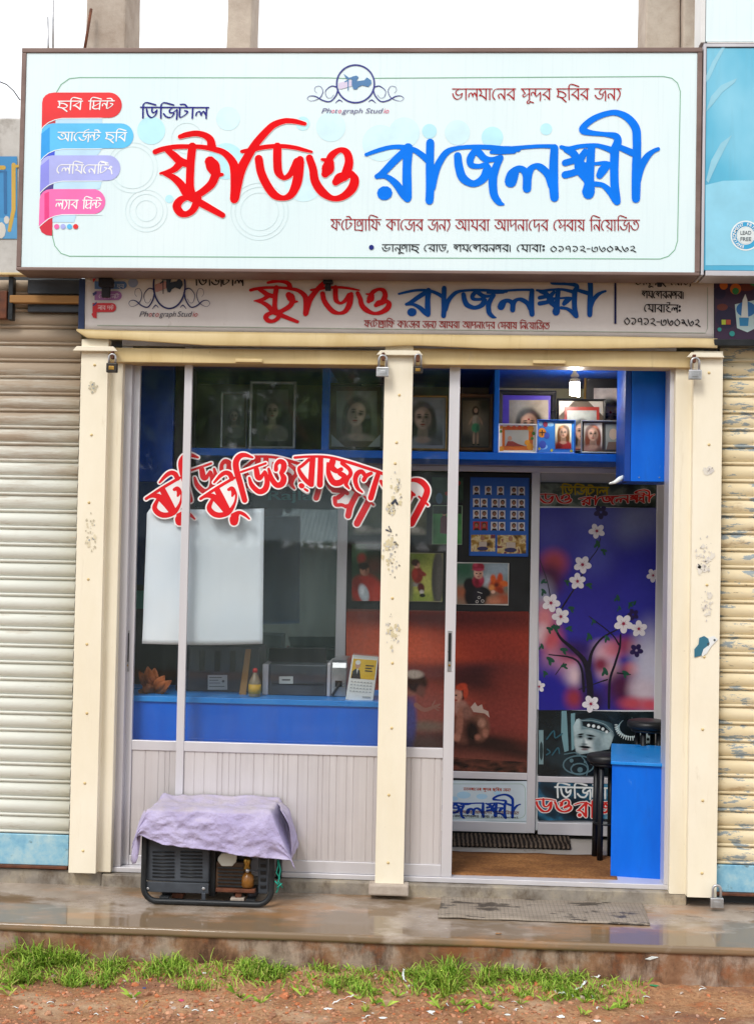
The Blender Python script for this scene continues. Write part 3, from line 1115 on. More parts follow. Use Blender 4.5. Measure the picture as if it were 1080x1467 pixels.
# ------------------------------------------------------------------ ground, walkway
def ground():
    xs = [-400, -80, -25, -9, -5, -3.2] + list(np.arange(-2.6, 2.61, .022)) + [3.2, 5, 9, 25, 80, 400]
    ys = [-400, -90, -30, -14, -8, -5, -3.2, -2.4] + list(np.arange(-1.9, YE + .05, .022)) + [YE + .3, 3, 10, 60, 400]
    mb = MB()
    for y in ys:
        for x in xs:
            z = ZG
            if -2 < y < YE + .04 and abs(x) < 2.7:
                n = mnoise.fractal(Vector((x * 2.2, y * 2.2, 3.1)), 1.0, 2.0, 5)
                n2 = mnoise.fractal(Vector((x * 11, y * 11, 8.1)), .8, 2.0, 3)
                t = max(0, 1 - (YE - y) / .16)
                z += .018 * n + .006 * n2 + .03 * t * (1 if x < .9 else .5)
            elif y > YE + .04:
                z -= .01
            mb.v.append((x, y, z))
    nx = len(xs)
    for j in range(len(ys) - 1):
        for i in range(nx - 1):
            a = j * nx + i
            mb.face((a, a + 1, a + nx + 1, a + nx), None, True)
    kind(mb.build('ground', M['dirt'], None, recalc=False), 'structure')


ground()
rd = MB().box(-60, 60, -9.5, -2.3, ZG - .06, ZG + .045)  # unseen road strip, added to bounce daylight into the shop
kind(rd.build('bounce_road', var('wet_bounce_road', '#544f49', '#69635b', 1.2, (.35, .6), 0, .2, 30)), 'structure')

pv = MB()
xs = np.linspace(-7, 7, 281)
for x in xs:
    wob = .006 * mnoise.noise(Vector((x * 3, 0, 0))) + .003 * mnoise.noise(Vector((x * 17, 3, 0)))
    for y, z in ((1.2, ZP), (.04, ZP + .002), (YE / 2, ZP - .002), (YE + .05, ZP - .001), (YE + .014, ZP - .0005), (YE + .006 + wob, ZP - .0005), (YE + .001 + wob, ZP - .006), (YE + wob, ZP - .02), (YE + wob, ZP - .03), (YE + .1, ZP - .03)):
        pv.v.append((x, y, z))
for i in range(len(xs) - 1):
    for k in range(9):
        a = i * 10 + k
        pv.face((a, a + 1, a + 11, a + 10), None, True)
kind(pv.build('pavement', M['wet'], None), 'structure')
kb = MB()
for x in xs:
    for q, z in enumerate((ZP - .029, ZP - .06, ZP - .1, ZP - .15, ZG - .1)):
        kb.v.append((x, YE + .008 + .007 * mnoise.fractal(Vector((x * 6, z * 9, 1.0)), 1, 2, 4), z))
for i in range(len(xs) - 1):
    for k in range(4):
        a = i * 5 + k
        kb.face((a, a + 1, a + 6, a + 5), None, True)
kb.box(-7, 7, YE + .05, 1.2, ZG - .1, ZP - .031)
kind(kb.build('kerb', M['kerb'], None), 'structure')
# the joint in the walkway edge
# ------------------------------------------------------------------ the building
bld = thing('shop_building', 'single storey cream shop building with an unfinished roof behind the signboards', 'building', (0, .3, ZP))
b = MB()
b.box(X(156, .05), X(988, .05), .045, .2, ZP - .02, ZS - .022)
b.box(-6, X(156, .05) - .001, .055, .2, ZP - .02, Z(1246, .05, 60))
b.build('plinth', M['plinth'], bld, .006)
fl = MB()
fl.box(XL - .1, XR + .1, .2, 3.0, ZP - .02, ZS - .004)
fl.build('floor', var('shop_floor_cement', '#8f8a84', '#a5a09a', 5, (.25, .5), 0, .1, 40), bld)
b = MB()
b.box(XL - .16, XL, .302, 3.0, ZS - .003, ZC)
b.build('side_wall', M['room_wall'], bld)
b = MB()
b.box(XR, XR + .16, .302, 3.0, ZS - .003, ZC)
b.build('side_wall', M['room_wall'], bld)
b = MB()
b.box(XL - .16, XR + .16, 3.0, 3.1, ZS, ZC)
b.build('back_wall', M['dark_wall'], bld)
b = MB()
b.box(-2.2, 2.2, .12, 3.2, ZC + .002, ZC + .2)
b.build('ceiling', M['room_wall'], bld)
b = MB()
b.box(-1.55, 1.62, .06, .3, ZC + .202, Z(86, .1))
b.build('upper_wall', M['cream_wall'], bld)
b = MB()
b.box(-1.56, 1.7, .302, 3.4, Z(100, .1), Z(88, .1))
b.build('roof', M['column'], bld)
for (a0, a1) in ((147.5, 168), (962.5, 990)):                  # cream pillars that frame the opening
    b = MB()
    b.pbox(a0, 515, a1, 1250 if a0 < 500 else 1283, .045, .21)
    b.build('jamb', M['cream_wall'], bld, .004)
b = MB()
b.pbox(155, 500, 560, 521, .02, .139)
b.build('lintel', M['cream_dark'], bld, .004)
b = MB()
b.pbox(560.5, 501, 995, 524.5, .02, .139)
b.build('lintel', M['cream_dark'], bld, .004)
b = MB()                                                     # two little lifting lugs under the lintels
b.pbox(337, 514, 376, 519, .005, .019)
b.build('lug', M['cream_dark'], bld, .003)
b = MB()
b.pbox(763, 516, 810, 521, .005, .019)
b.build('lug', M['cream_dark'], bld, .003)
# neighbours' walls behind the shutters so that nothing is open
b = MB()
b.box(-6, X(100, .1), .12, .3, ZP, Z(398, .1))
b.build('side_front', M['dark_wall'], bld)
b = MB()
b.box(X(1030, .1), 6, .12, .3, ZP, Z(398, .1))
b.build('side_front', M['dark_wall'], bld)


def roof_column(px0, px1, Yc, dep, label):
    t = thing('concrete_column', label, 'column', (X((px0 + px1) / 2, Yc, 40), Yc, Z(88, .1)), 'bare concrete columns above the signboard')
    mb = MB()
    x0, x1 = X(px0, Yc, 40), X(px1, Yc, 40)
    z0 = Z(88, .1) + .002
    n = 14
    for k in range(n + 1):
        z = z0 + (Z(-160, Yc) - z0) * k / n
        for (x, y) in ((x0, Yc), (x1, Yc), (x1, Yc + dep), (x0, Yc + dep)):
            mb.v.append((x + .004 * mnoise.noise(Vector((x * 9, y * 9, z * 5))), y + .004 * mnoise.noise(Vector((x * 7, y * 9, z * 6 + 4))), z))
    for k in range(n):
        for q in range(4):
            mb.face((4 * k + q, 4 * k + (q + 1) % 4, 4 * k + 4 + (q + 1) % 4, 4 * k + 4 + q))
    mb.face((4 * n, 4 * n + 1, 4 * n + 2, 4 * n + 3))
    mb.build('shaft', M['column'], t, .01)
    return t


c1 = roof_column(123, 180, .5, .3, 'broad rough concrete column with a thin brown rod leaning on it')
c2 = roof_column(325, 360, .5, .25, 'narrow concrete column rising alone behind the middle left of the signboard')
c3 = roof_column(924, 974, .5, .25, 'stained concrete column next to a slimmer column near the blue billboard')
c4 = roof_column(978, 1008, .45, .2, 'slim concrete column squeezed between a stained column and the blue billboard')
rods = MB().tube([P(121, 75, .42), P(131, 13, .46)], .0075, 8)
tag(rods.build('steel_rod', M['rust']), 'short brown steel rod leaning against the broad concrete column', 'rod')
r1 = MB().tube([P(70, 80, .45), P(69.5, 60, .45), P(69, 24, .45)], [.006, .005, .0035], 7)
tag(r1.build('steel_rod', M['steel']), 'shorter thin bare rod poking up over the sign corner', 'rod')
r2 = MB().tube([P(76.5, 80, .5), P(76.5, 30, .5), P(76, -60, .5)], .005, 7)
tag(r2.build('steel_rod', M['steel']), 'tall thin pale rod running out of the top of the picture', 'rod')

# old plaster wall and painted wall sign at the far left
ow = thing('old_wall', 'stained grey plaster wall end left of the signboard', 'wall', (X(5, .25), .25, Z(395, .25)))
b = MB()
b.pbox(-420, 168, 40, 396, .25, .5)
b.build('masonry', M['grunge'], ow, .01)
b = MB()
b.pbox(-420, 391, 31, 400, .16, .249)
b.build('ledge', M['grunge'], ow, .006)
ps = thing('painted_sign', 'blue painted wall sign with a cut off yellow letter stroke', 'sign', (X(5, .24), .24, Z(345, .24)))
sheet('panel', [(flat('#3f8fc9', .6), [quad(-300, 224, 25, 312)]), (flat('#5aa0d2', .6), [quad(-300, 312, 25, 342)]),
                (flat('#2f6da3', .6), [stroke([(-8, 246, 5), (8, 246, 5), (8.5, 305, 4.5)], 1)][0]),
                (flat('#cfa94a', .6), stroke([(-10, 240, 6), (6, 240, 6)], 1) + stroke([(20, 236, 6), (20, 300, 6), (14, 330, 5)], 1) + stroke([(22, 238, 4), (26, 238, 4)], 1)),
                (flat('#d7d3cb', .7), [disc(2, 330, 7, 9, 12), disc(10, 315, 4, 7, 6)])], .246, ps)
wr = MB().tube([P(-30, 105, .2), P(0, 117, .2), P(10, 121, .2), P(20, 130, .2), P(29, 143, .1)], .0028, 6)
tag(wr.build('cable', M['rubber']), 'thin loose black cable sagging in to the left edge of the signboard', 'cable')

# ------------------------------------------------------------------ roller shutters
PITCH = (Z(1000, .05, 60) - Z(1195, .05, 60)) / 8.0


def slat_profile(z0, z1, y):
    pr = []
    z = z0
    n = int((z1 - z0) / PITCH) + 1
    for k in range(n):
        for f, d in ((0, .012), (.03, .006), (.06, .001), (.13, -.001), (.19, .001), (.215, .009), (.25, .006), (.4, -.001), (.58, -.0045), (.76, -.002), (.92, .005), (.975, .01)):
            zz = z + f * PITCH
            if zz <= z1:
                pr.append((y + d, zz))
        z += PITCH
    return pr


def shutter(name, label, px0, px1, ptop, pbot, pend, pxm, mat, lockside):
    t = thing(name, label, 'shutter', (X(pxm, .05), .06, ZP))
    z1, z0, ze = Z(ptop, .05, pxm), Z(pbot, .05, pxm), Z(pend, .05, pxm)
    c = MB().prism_x(slat_profile(z0, z1, .06), X(px0, .05), X(px1, .05), None, True, False)
    cu = c.build('curtain', mat, t, recalc=False)
    sl = cu.modifiers.new('thick', 'SOLIDIFY')
    sl.thickness = .003
    sl.offset = 1
    b = MB().box(X(px0, .05), X(px1, .05), .058, .075, ze + .012, z0 - .001)
    b.build('bottom_plate', M['flake_blue'], t, .003)
    b = MB().box(X(px0, .05), X(px1, .05), .04, .08, ze, ze + .0115)
    b.build('bottom_bar', M['rust'], t, .002)
    return t


shl = shutter('roller_shutter', 'closed pale roller shutter with brown water stains on its upper slats', -420, 107, 400, 1196, 1244, 60, M['sh_left'], 1)
shr = shutter('roller_shutter', 'closed yellow roller shutter flaking to grey blue patches', 1027, 1500, 492, 1240, 1283, 1055, M['sh_right'], -1)
# roller box gap above the left shutter
b = MB().pbox(14, 423, 118, 434, -.0, .03)
tag(b.build('shutter_rail', M['wood'], None, .004), 'orange brown horizontal rail under the signboard above the left shutter', 'rail')
b = MB().pbox(-40, 416, 10, 456, .0, .04)
tag(b.build('shutter_bracket', M['rust'], None, .004), 'rusty brown bracket plate at the left picture edge above the pale shutter', 'bracket')
b = MB().pbox(12, 396, 19, 458, .005, .045)
tag(b.build('shutter_bracket', M['black_metal'], None, .003), 'dark upright bracket joined to the orange brown rail', 'bracket')
b = MB()  # dark plates stand in for the shade inside the open roller box
b.pbox(40, 400, 118, 421, .035, .056)
b.pbox(40, 436, 118, 447, .035, .056)
tag(b.build('roller_box_shade', M['charcoal'], None, .003), 'dark grey plates standing in for the shaded roller box opening around the orange brown rail', 'roller box')


# ------------------------------------------------------------------ shutter guide posts
def stains(pts, Y, parent, name='stain', cols=('#d9d2c4', '#8f8a80', '#5c574f')):
    for pt1 in pts:
        rnd = random.Random(str(pt1))
        x, y, r, ry = pt1
        lay = []
        for q, colr in enumerate(cols):
            polys = []
            for k in range((9, 16, 9)[q]):
                a = rnd.random() * 6.28
                d = rnd.random() ** .7
                cx, cy = x + math.cos(a) * r * d, y + math.sin(a) * ry * d
                s = (3.2, 1.5, 1.0)[q] * (.3 + rnd.random())
                n = 15
                polys.append([(cx + s * (.35 + .85 * rnd.random()) * math.cos(6.283 * i / n), cy + s * 1.5 * (.35 + .85 * rnd.random()) * math.sin(6.283 * i / n)) for i in range(n)])
            lay.append((flat(colr, .7), polys))
        sheet(name, lay, Y, parent, .0003)


def guide_post(label, px0, px1, p0, p1, pxm, rivets, bend=0):
    t = thing('guide_post', label, 'post', (X(pxm, 0), 0, Z(p1, 0, pxm)), 'cream steel guide posts of the shop front')
    x0, x1 = X(px0, 0), X(px1, 0)
    z1, z0 = Z(p0, 0, pxm), Z(p1, 0, pxm)
    mb = MB()
    mb.prism_x([(0, 0), (0, 0)], 0, 0) if False else None
    th = .004
    # folded channel: face and two flanges
    pr = [(x0, .05), (x0, 0), (x1, 0), (x1, .05), (x1 - th, .05), (x1 - th, th), (x0 + th, th), (x0 + th, .05)]
    n = 24
    for k in range(n + 1):
        z = z0 + (z1 - z0) * k / n
        for x, y in pr:
            mb.v.append((x + .0012 * mnoise.noise(Vector((x, 0, z * 3))), y + .0012 * mnoise.noise(Vector((x * 4, 5, z * 4))), z))
    for k in range(n):
        for q in range(8):
            mb.face((8 * k + q, 8 * k + (q + 1) % 8, 8 * k + 8 + (q + 1) % 8, 8 * k + 8 + q))
    mb.face(range(8))
    mb.face(range(8 * n, 8 * n + 8))
    mb.build('channel', M['cream'], t)
    for (rx, ry) in rivets:
        c = P(rx, ry, -.0005)
        MB().lathe((c[0], c[1], c[2]), [(.0065, .002), (.0065, -.0005), (.004, -.003), (.0015, -.004)], 12, None, 'y').build('rivet', M['cream_dark'], t)
    return t


gp_l = guide_post('cream post beside the pale stained shutter with a dark padlock at its head', 108.5, 147, 486, 1251, 128, [(136, 523), (131.5, 623), (128, 720), (127, 830), (125, 923), (125, 1022), (122, 1122), (119.5, 1219)])
gp_m = guide_post('scuffed cream middle post standing on a small broken concrete foot', 545, 585.5, 478, 1267, 564, [(572, 566), (568, 634), (566, 664), (562, 857), (562, 950), (561, 1043), (557, 1139), (556, 1236)])
gp_r = guide_post('cream post beside the flaking yellow shutter with a torn blue sticker', 989.5, 1031, 503, 1286, 1011, [(1015, 534), (1015, 637), (1012, 838), (1008, 941), (1006, 1045), (1006, 1147), (1005, 1251)])
stains([(130, 765, 8, 30), (134, 555, 7, 8)], -.0022, gp_l, cols=('#ded3b6', '#c4bba2', '#8f9aa0'))
stains([(567, 700, 10, 30), (560, 800, 13, 30), (560, 775, 9, 22), (562, 905, 11, 30), (560, 730, 7, 8)], -.0022, gp_m, cols=('#d8cba6', '#c9c6bf', '#77726a'))
sheet('scribble', [(flat('#2b3550', .5), stroke([(553, 759, 2), (560, 762, 1.6), (557, 754, 1.4)], 1))], -.0032, gp_m)
sheet('scribble', [(flat('#3a3f4c', .5), stroke([(562, 721, 4), (566, 717, 4.4), (569, 722, 3)], 1))], -.0032, gp_m)
stains([(1008, 790, 12, 26), (1012, 868, 9, 22), (1016, 674, 7, 5), (1008, 812, 10, 10)], -.0022, gp_r, cols=('#e2dcd0', '#d2ccc6', '#a9a39b'))
sheet('torn_sticker', [(flat('#e3e6e6', .5), [[(1004, 935), (1009, 915), (1022, 911), (1028, 916), (1018, 926), (1012, 936), (1005, 941)]]),
                       (flat('#356f86', .5), [[(994, 942), (994, 930), (1000, 923), (1001, 914), (1008, 911), (1014, 915), (1016, 923), (1007, 930), (1004, 939), (997, 941)]]),
                       (flat('#3d4547', .5), [disc(1023, 917, 1.7, 8), [(1012, 922), (1016, 920), (1014, 926)]])], -.0036, gp_r)
ft = MB()
ft.pbox(527.5, 1268, 585, 1284, -.03, .044)
tag(ft.build('post_foot', M['column'], None, .008), 'small broken concrete block under the middle cream post', 'block')

# hasp plates at the post heads, the thin hood sheet above them
for px0, px1, py, lab in ((104, 168, 499, 'cream hasp plate across the head of the post by the stained shutter'),
                          (539, 606, 505, 'cream hasp plate across the head of the middle post'),
                          (984, 1038, 508, 'cream hasp plate across the head of the post by the yellow shutter')):
    mb = MB()
    x0, x1 = X(px0, -.03, py), X(px1, -.03, py)
    zz = Z(py, -.03, (px0 + px1) / 2)
    s = .018
    mb.hexa([(x0 + s, -.026, zz + .01), (x1 - s, -.026, zz + .01), (x1, -.026, zz - .011), (x0, -.026, zz - .011)],
            [(x0 + s, -.003, zz + .01), (x1 - s, -.003, zz + .01), (x1, -.003, zz - .011), (x0, -.003, zz - .011)])
    tag(mb.build('hasp_plate', M['cream'], None, .002), lab, 'hasp plate', 'hasp plates at the post heads')
mb = MB()
top = [(108, 471, 0), (170, 473.5, 0), (300, 475, 0), (540, 478, 0), (700, 480, 0), (880, 482, 0), (1027, 485, 0)]
low = [(111, 474), (126, 485), (170, 486.5), (300, 495.5), (470, 497.5), (548, 497), (590, 495), (700, 500), (850, 500), (990, 498), (1026, 499)]
NH = 60
for k in range(NH + 1):
    a = k / NH
    px = 110 + (1027 - 110) * a
    ty = np.interp(px, [p[0] for p in top], [p[1] for p in top])
    ly = np.interp(px, [p[0] for p in low], [p[1] for p in low])
    for f, yy in ((0, -.018), (.2, -.024), (.6, -.027), (.92, -.026), (1, -.023)):
        mb.v.append(tuple(P(px, ty + (ly - ty) * f, yy + .004 * math.sin(px * .03))))
for k in range(NH):
    for q in range(4):
        a = k * 5 + q
        mb.face((a, a + 1, a + 6, a + 5), None, True)
ho = mb.build('hood_sheet', M['cream_dark'], None)
sl = ho.modifiers.new('thick', 'SOLIDIFY')
sl.thickness = .003
tag(ho, 'buckled cream sheet metal hood strip running under the cloth banner', 'hood')


# ------------------------------------------------------------------ padlocks
def padlock(label, px, py, body, wpx=18, hpx=14, hang=17, Y=-.045):
    c = P(px, py, Y)
    t = thing('padlock', label, 'padlock', tuple(c), 'padlocks on the shop front')
    s = (CAM[1] - Y) / -F
    w, h, g = abs(wpx * s) / 2, abs(hpx * s) / 2, abs(hang * s)
    b = MB().box(c[0] - w, c[0] + w, Y - .011, Y + .011, c[2] - h, c[2] + h)
    b.build('body', body, t, .0035)
    pts = []
    r = w * .62
    for k in range(13):
        a = math.pi * k / 12
        pts.append((c[0] - r * math.cos(a), Y, c[2] + h + g - r + r * math.sin(a)))
    pts = [(c[0] - r, Y, c[2] + h - .003)] + pts + [(c[0] + r, Y, c[2] + h - .003)]
    MB().tube(pts, w * .2, 10).build('shackle', M['steel'], t)
    kx = MB().box(c[0] - w * .5, c[0] + w * .5, Y - .0135, Y - .0105, c[2] - h * .45, c[2] + h * .3)
    kx.build('maker_plate', M['steel'] if body is not M['dark_lock'] else M['brass'], t, .001)
    return t


padlock('small dark padlock with a brass plate hanging by the pale stained shutter', 161, 527, M['dark_lock'], 16, 14, 13)
pk = padlock('square silver padlock hanging at the left side of the middle post', 548, 533, M['steel'])
padlock('black and gold padlock hanging at the right side of the middle post', 598.5, 530, M['dark_lock'], 14, 11, 17)
q = P(995, 537, -.045)
dup(pk, tuple(q), 'silver padlock hanging high beside the yellow flaking shutter', 'padlocks on the shop front')
q = PZ(1026, 1300, ZP + .002)
lk = dup(pk, (X(1026, -.03, 1293), -.03, Z(1293, -.03, 1026)), 'silver padlock resting low on the wet walkway under the right post', 'padlocks on the shop front')
for px, py, lab in ((161.5, 508, 'dark rusty staple ring carrying the dark padlock by the stained shutter'), (549, 510, 'rusty staple ring carrying the silver padlock left of the middle post'),
                    (598.5, 512, 'rusty staple ring carrying the gold plated padlock right of the middle post'), (994, 513, 'rusty staple ring carrying the padlock beside the yellow shutter')):
    c = P(px, py, -.045)
    mb = MB().box(c[0] - .007, c[0] + .007, c[1] - .004, c[1] + .016, c[2] - .02, c[2] + .016)
    tag(mb.build('staple_ring', M['rust'], None, .003), lab, 'staple', 'padlock staples')

# ------------------------------------------------------------------ the big signboard
YS = -.2
sg = thing('signboard', 'wide white lightbox signboard with red and blue Bengali lettering in a brown frame', 'signboard', (X(515, YS), YS, Z(390, YS)))
x0, x1 = float(P(27.5, 230, YS)[0]), float(P(1004, 230, YS)[0])
z0, z1 = float(P(515, 391, YS)[2]), float(P(515, 68, YS)[2])
fw = .021
b = MB()
b.box(x0, x1, YS, -.035, z1 - fw, z1)
b.box(x0, x1, YS, -.035, z0, z0 + fw * .7)
b.box(x0, x0 + fw, YS + .0005, -.0352, z0 + fw * .7 + .0005, z1 - fw - .0005)
b.box(x1 - fw, x1, YS + .0005, -.0352, z0 + fw * .7 + .0005, z1 - fw - .0005)
b.build('frame', M['brown_frame'], sg, .003)
b = MB()
b.box(x0 + fw + .0005, x1 - fw - .0005, YS + .006, -.06, z0 + fw * .7 + .001, z1 - fw - .001)
b.build('panel', M['sign'], sg)
YF = YS + .0052


def art():
    L = []
    L.append((flat('#d4f3fb', .4), [disc(474, 182, 21, 28), disc(579, 190, 22, 28), disc(435, 262, 27, 28), disc(327, 170, 17, 28), disc(655, 190, 18, 26), disc(545, 205, 26, 28)]))
    L.append((flat('#bdeefa', .4), [disc(217, 187, 20, 28), disc(324, 231, 26, 28), disc(434, 177, 10, 22), disc(615, 188, 10.5, 22), disc(705, 197, 15.5, 24), disc(782, 185, 8.5, 20), disc(243, 285, 6, 14)]))
    rg = []
    for cx, cy, r in ((190, 240, 36), (190, 240, 30), (210, 302, 30), (210, 302, 24), (210, 302, 15), (372, 303, 41), (372, 303, 35), (372, 303, 27), (268, 198, 22)):
        rg += line_loop(disc(cx, cy, r, 40), .9)
    L.append((flat('#d6eaed', .4), rg))
    # thin green border with round corners
    g = []
    g += stroke([(505, 112.5, 1.2), (470, 111.5, 1.2), (115, 111, 1.2), (100, 112.5, 1.2), (88, 121, 1.2), (81, 133, 1.2)], 1)
    g += stroke([(535, 112, 1.2), (950, 109.5, 1.2), (962, 112, 1.2), (970, 119, 1.2), (974, 131, 1.2), (970, 345, 1.2), (966, 358, 1.2), (957, 367, 1.2), (945, 371, 1.2), (600, 369.5, 1.2), (100, 367, 1.2), (88, 363, 1.2), (79, 352, 1.2), (76, 340, 1.2), (75.5, 330, 1.2)], 1)
    L.append((flat('#79b391', .4), g))
    ox, oy, s = 40, 120, 6.0

    def q(pts):
        return [(ox + x / s, oy + y / s) for x, y in pts]

    def tab(y0, y1, xr, xl, xb, yb):
        r = (y1 - y0) / 2
        cy = (y0 + y1) / 2
        arc = [(xr - r + r * math.cos(a), cy + r * math.sin(a)) for a in np.linspace(-math.pi / 2, math.pi / 2, 14)]
        left = [(xr - r - 60, y1), (300, y1 + 2), (235, y1 + 14), (180, y1 + 38), (140, y1 + 70), (xb, yb)]
        tl = [(xl, y0 + 90), (xl + 8, y0 + 52), (xl + 30, y0 + 24), (xl + 62, y0 + 6), (xl + 105, y0)]
        return q(arc + left + tl)
    L.append((flat('#bfe2f8', .4), [q([(235, 290), (640, 290), (640, 340), (235, 340)]), q([(230, 560), (640, 560), (600, 615), (230, 615)]), q([(220, 835), (640, 835), (620, 905), (220, 905)]), q([(215, 1125), (420, 1125), (400, 1190), (215, 1190)])]))
    L.append((flat('#c23a44', .4), [q([(125, 405), (125, 370), (165, 330), (240, 295), (240, 345), (185, 370)])]))
    L.append((flat('#3f5ae0', .4), [q([(118, 685), (120, 650), (150, 615), (235, 570), (232, 625), (170, 650)])]))
    L.append((flat('#453a88', .4), [q([(108, 970), (112, 930), (150, 885), (225, 845), (220, 915), (165, 935)])]))
    L.append((flat('#d8253f', .4), [q([(98, 1222), (135, 1165), (215, 1130), (212, 1306), (160, 1300), (120, 1275)])]))
    L.append((flat('#e8292f', .4), [tab(75, 292, 810, 125, 122, 382)]))
    L.append((flat('#5cc3f7', .4), [tab(340, 555, 910, 118, 113, 655)]))
    L.append((flat('#b0b6f2', .4), [tab(615, 832, 797, 112, 106, 935)]))
    L.append((flat('#f76fb4', .4), [tab(905, 1120, 668, 104, 97, 1225)]))
    L.append((flat('#2aa0ee', .4), [q([(118, 430), (190, 372), (190, 590), (150, 620), (114, 654)])]))
    L.append((flat('#8f92ee', .4), [q([(112, 705), (185, 645), (185, 868), (145, 895), (107, 934)])]))
    L.append((flat('#ea3b86', .4), [q([(145, 945), (185, 925), (185, 1150), (145, 1172)])]))
    wl_ = []
    for y1, xb, yb in ((292, 122, 382), (555, 113, 655), (832, 106, 935), (1120, 97, 1225)):
        pts = q([(640, y1 + 4), (300, y1 + 5), (235, y1 + 17), (180, y1 + 41), (140, y1 + 73), (xb + 2, yb + 4)])
        wl_ += stroke([(x, y, 1.1) for x, y in pts], 1)
    L.append((flat('#eef8fb', .4), wl_))
    for x, colr in ((250, '#f76fb4'), (305, '#b0b6f2'), (360, '#5cc3f7'), (413, '#e8292f')):
        L.append((flat(colr, .4), [disc(ox + x / s, oy + 1227 / s, 3.7, 16)]))
    return L


sheet('artwork', art(), YF, sg, .00009)


def emblem(fn, w, dark, cam1, cam2):
    """ring with scrolls and a little camera: returns layers; fn maps zoom units to px"""
    L = []

    def st(pts, k=6):
        return stroke([fn(x, y) + (ww * w,) for x, y, ww in pts], k)
    ring = [(535 + 182 * math.cos(a), 270 + 182 * math.sin(a)) for a in np.linspace(0, 2 * math.pi, 48)[:-1]]
    p = line_loop([fn(x, y) for x, y in ring], 15 * w)
    for sgn in (1, -1):
        def mx(pts):
            return [((535 + sgn * (x - 535)), y, ww) for x, y, ww in pts]
        p += st(mx([(715, 300, 13), (770, 293, 9), (825, 340, 6), (810, 400, 4), (770, 405, 3), (745, 375, 3)]))
        p += st(mx([(705, 325, 14), (725, 385, 13), (780, 440, 11), (850, 430, 12), (920, 392, 10), (975, 388, 6), (1000, 412, 4), (970, 436, 3), (915, 425, 5), (870, 395, 7), (850, 340, 6), (875, 295, 4), (920, 300, 4), (930, 335, 3), (910, 358, 3)]))
        p += st(mx([(660, 445, 4), (692, 425, 11), (730, 455, 4)]), 2)
    L.append((dark, p))
    L.append((cam2, [[fn(x, y) for x, y in ((370, 262), (455, 240), (520, 235), (520, 285), (400, 320), (372, 318))]]))
    L.append((cam1, [[fn(x, y) for x, y in z] for z in (
        [(500, 200), (545, 190), (565, 205), (545, 245), (620, 235), (645, 208), (685, 235), (690, 265), (660, 300), (600, 285), (565, 300), (545, 325), (515, 322), (498, 280)],
        [(420, 172), (470, 210), (500, 205), (500, 225), (445, 222)], [(457, 225), (470, 225), (468, 335), (460, 335)], [(425, 250), (460, 228), (465, 240), (435, 258)])]))
    return L


def em_main(x, y):
    return (430 + x / 6.75, 80 + y / 6.75)


sheet('emblem', emblem(em_main, 1 / 6.75, flat('#2c2f86', .4), flat('#4f7fb0', .4), flat('#d9cfe6', .4)), YF - .0014, sg, .0001)
mb = MB()
PH = 'Photograph Studio'
segs = [('Ph', 0), ('o', 1), ('t', 0), ('o', 1), ('graph', 0), ('Stud', 0), ('io', 1)]


def photograph_studio(mb, xs, base, h, Y, dark, red):
    for (tx, rd), (a, c) in zip(segs, xs):
        add_latin(mb, tx, a, base, c - a, h, Y, red if rd else dark, .28, .0)


photograph_studio(mb, [(460.5, 474.5), (475, 479.3), (480, 484), (484.5, 489), (489.5, 519.5), (523.5, 549), (549.5, 557)], 162, 7.2, YF - .0018, flat('#6a6790', .4), flat('#e0507e', .4))
mb.build('small_lettering', None, sg, recalc=False)

lett = []


def letter(parent, polys, colr, Y, name='lettering', rough=.4):
    mb = MB().flatpoly(polys, Y)
    return mb.build(name, flat(colr, .6, .12), parent, recalc=False)


YL = YF - .0021
letter(sg, tpoly(T_RED, None, 1.2), '#ffd9d6', YF - .0017, 'lettering_edge')
letter(sg, tpoly(T_RED), '#e4000c', YL, 'red_lettering')
letter(sg, tpoly(T_BLUE), '#0078f0', YL, 'blue_lettering')
letter(sg, bengali('ছ ি ব _ ি প্র ন্ট', 84, 145, 164, 144.5, 12.2, .14, slant=.1), '#f4f6f6', YL)
letter(sg, bengali('অ া ে র্জ ন্ট _ ছ ি ব', 84, 189.5, 182, 190, 12.2, .14, slant=.1), '#f4f6f6', YL)
letter(sg, bengali('ে ল ি ম ে ন ি ট ং', 82, 236, 163, 236.5, 12.2, .14, slant=.1), '#f4f6f6', YL)
letter(sg, bengali('ল য্ া ব _ ি প্র ন্ট', 81, 286.5, 146, 287, 12.2, .14, slant=.1), '#f4f6f6', YL)
letter(sg, bengali('ি ড ি জ ট া ল', 202, 153.5, 299, 154, 15.5, .14, slant=.05), '#2b2a86', YL)
letter(sg, bengali('ভ া ল ম া ে ন র _ স ু ন্দ র _ ছ ি ব র _ জ ন য্', 648, 127.3, 889, 127.0, 15.5, .1), '#a8101a', YL)
letter(sg, bengali('ফ ে ট া গ্র া ি ফ _ ক া ে জ র _ জ ন য্ _ অ া ম র া _ অ া প ন া ে দ র _ ে স ব া য় _ ি ন ে য় া ি জ ত', 474, 314.3, 915.5, 315.3, 15, .1), '#9c0e1a', YL)
letter(sg, bengali('ভ া ন ু গ া ছ _ ে র া ড , _ শ ম ে শ র ন গ র । _ ে ম া ব া ঃ _ ০ ১ ৭ ১ ২ - ৩ ৬ ০ ৯ ৬ ২', 547.5, 350.3, 911, 350.8, 9.6, .14), '#16161c', YL)
letter(sg, [disc(532, 354.3, 3.6, 18)], '#27307e', YL, 'bullet')
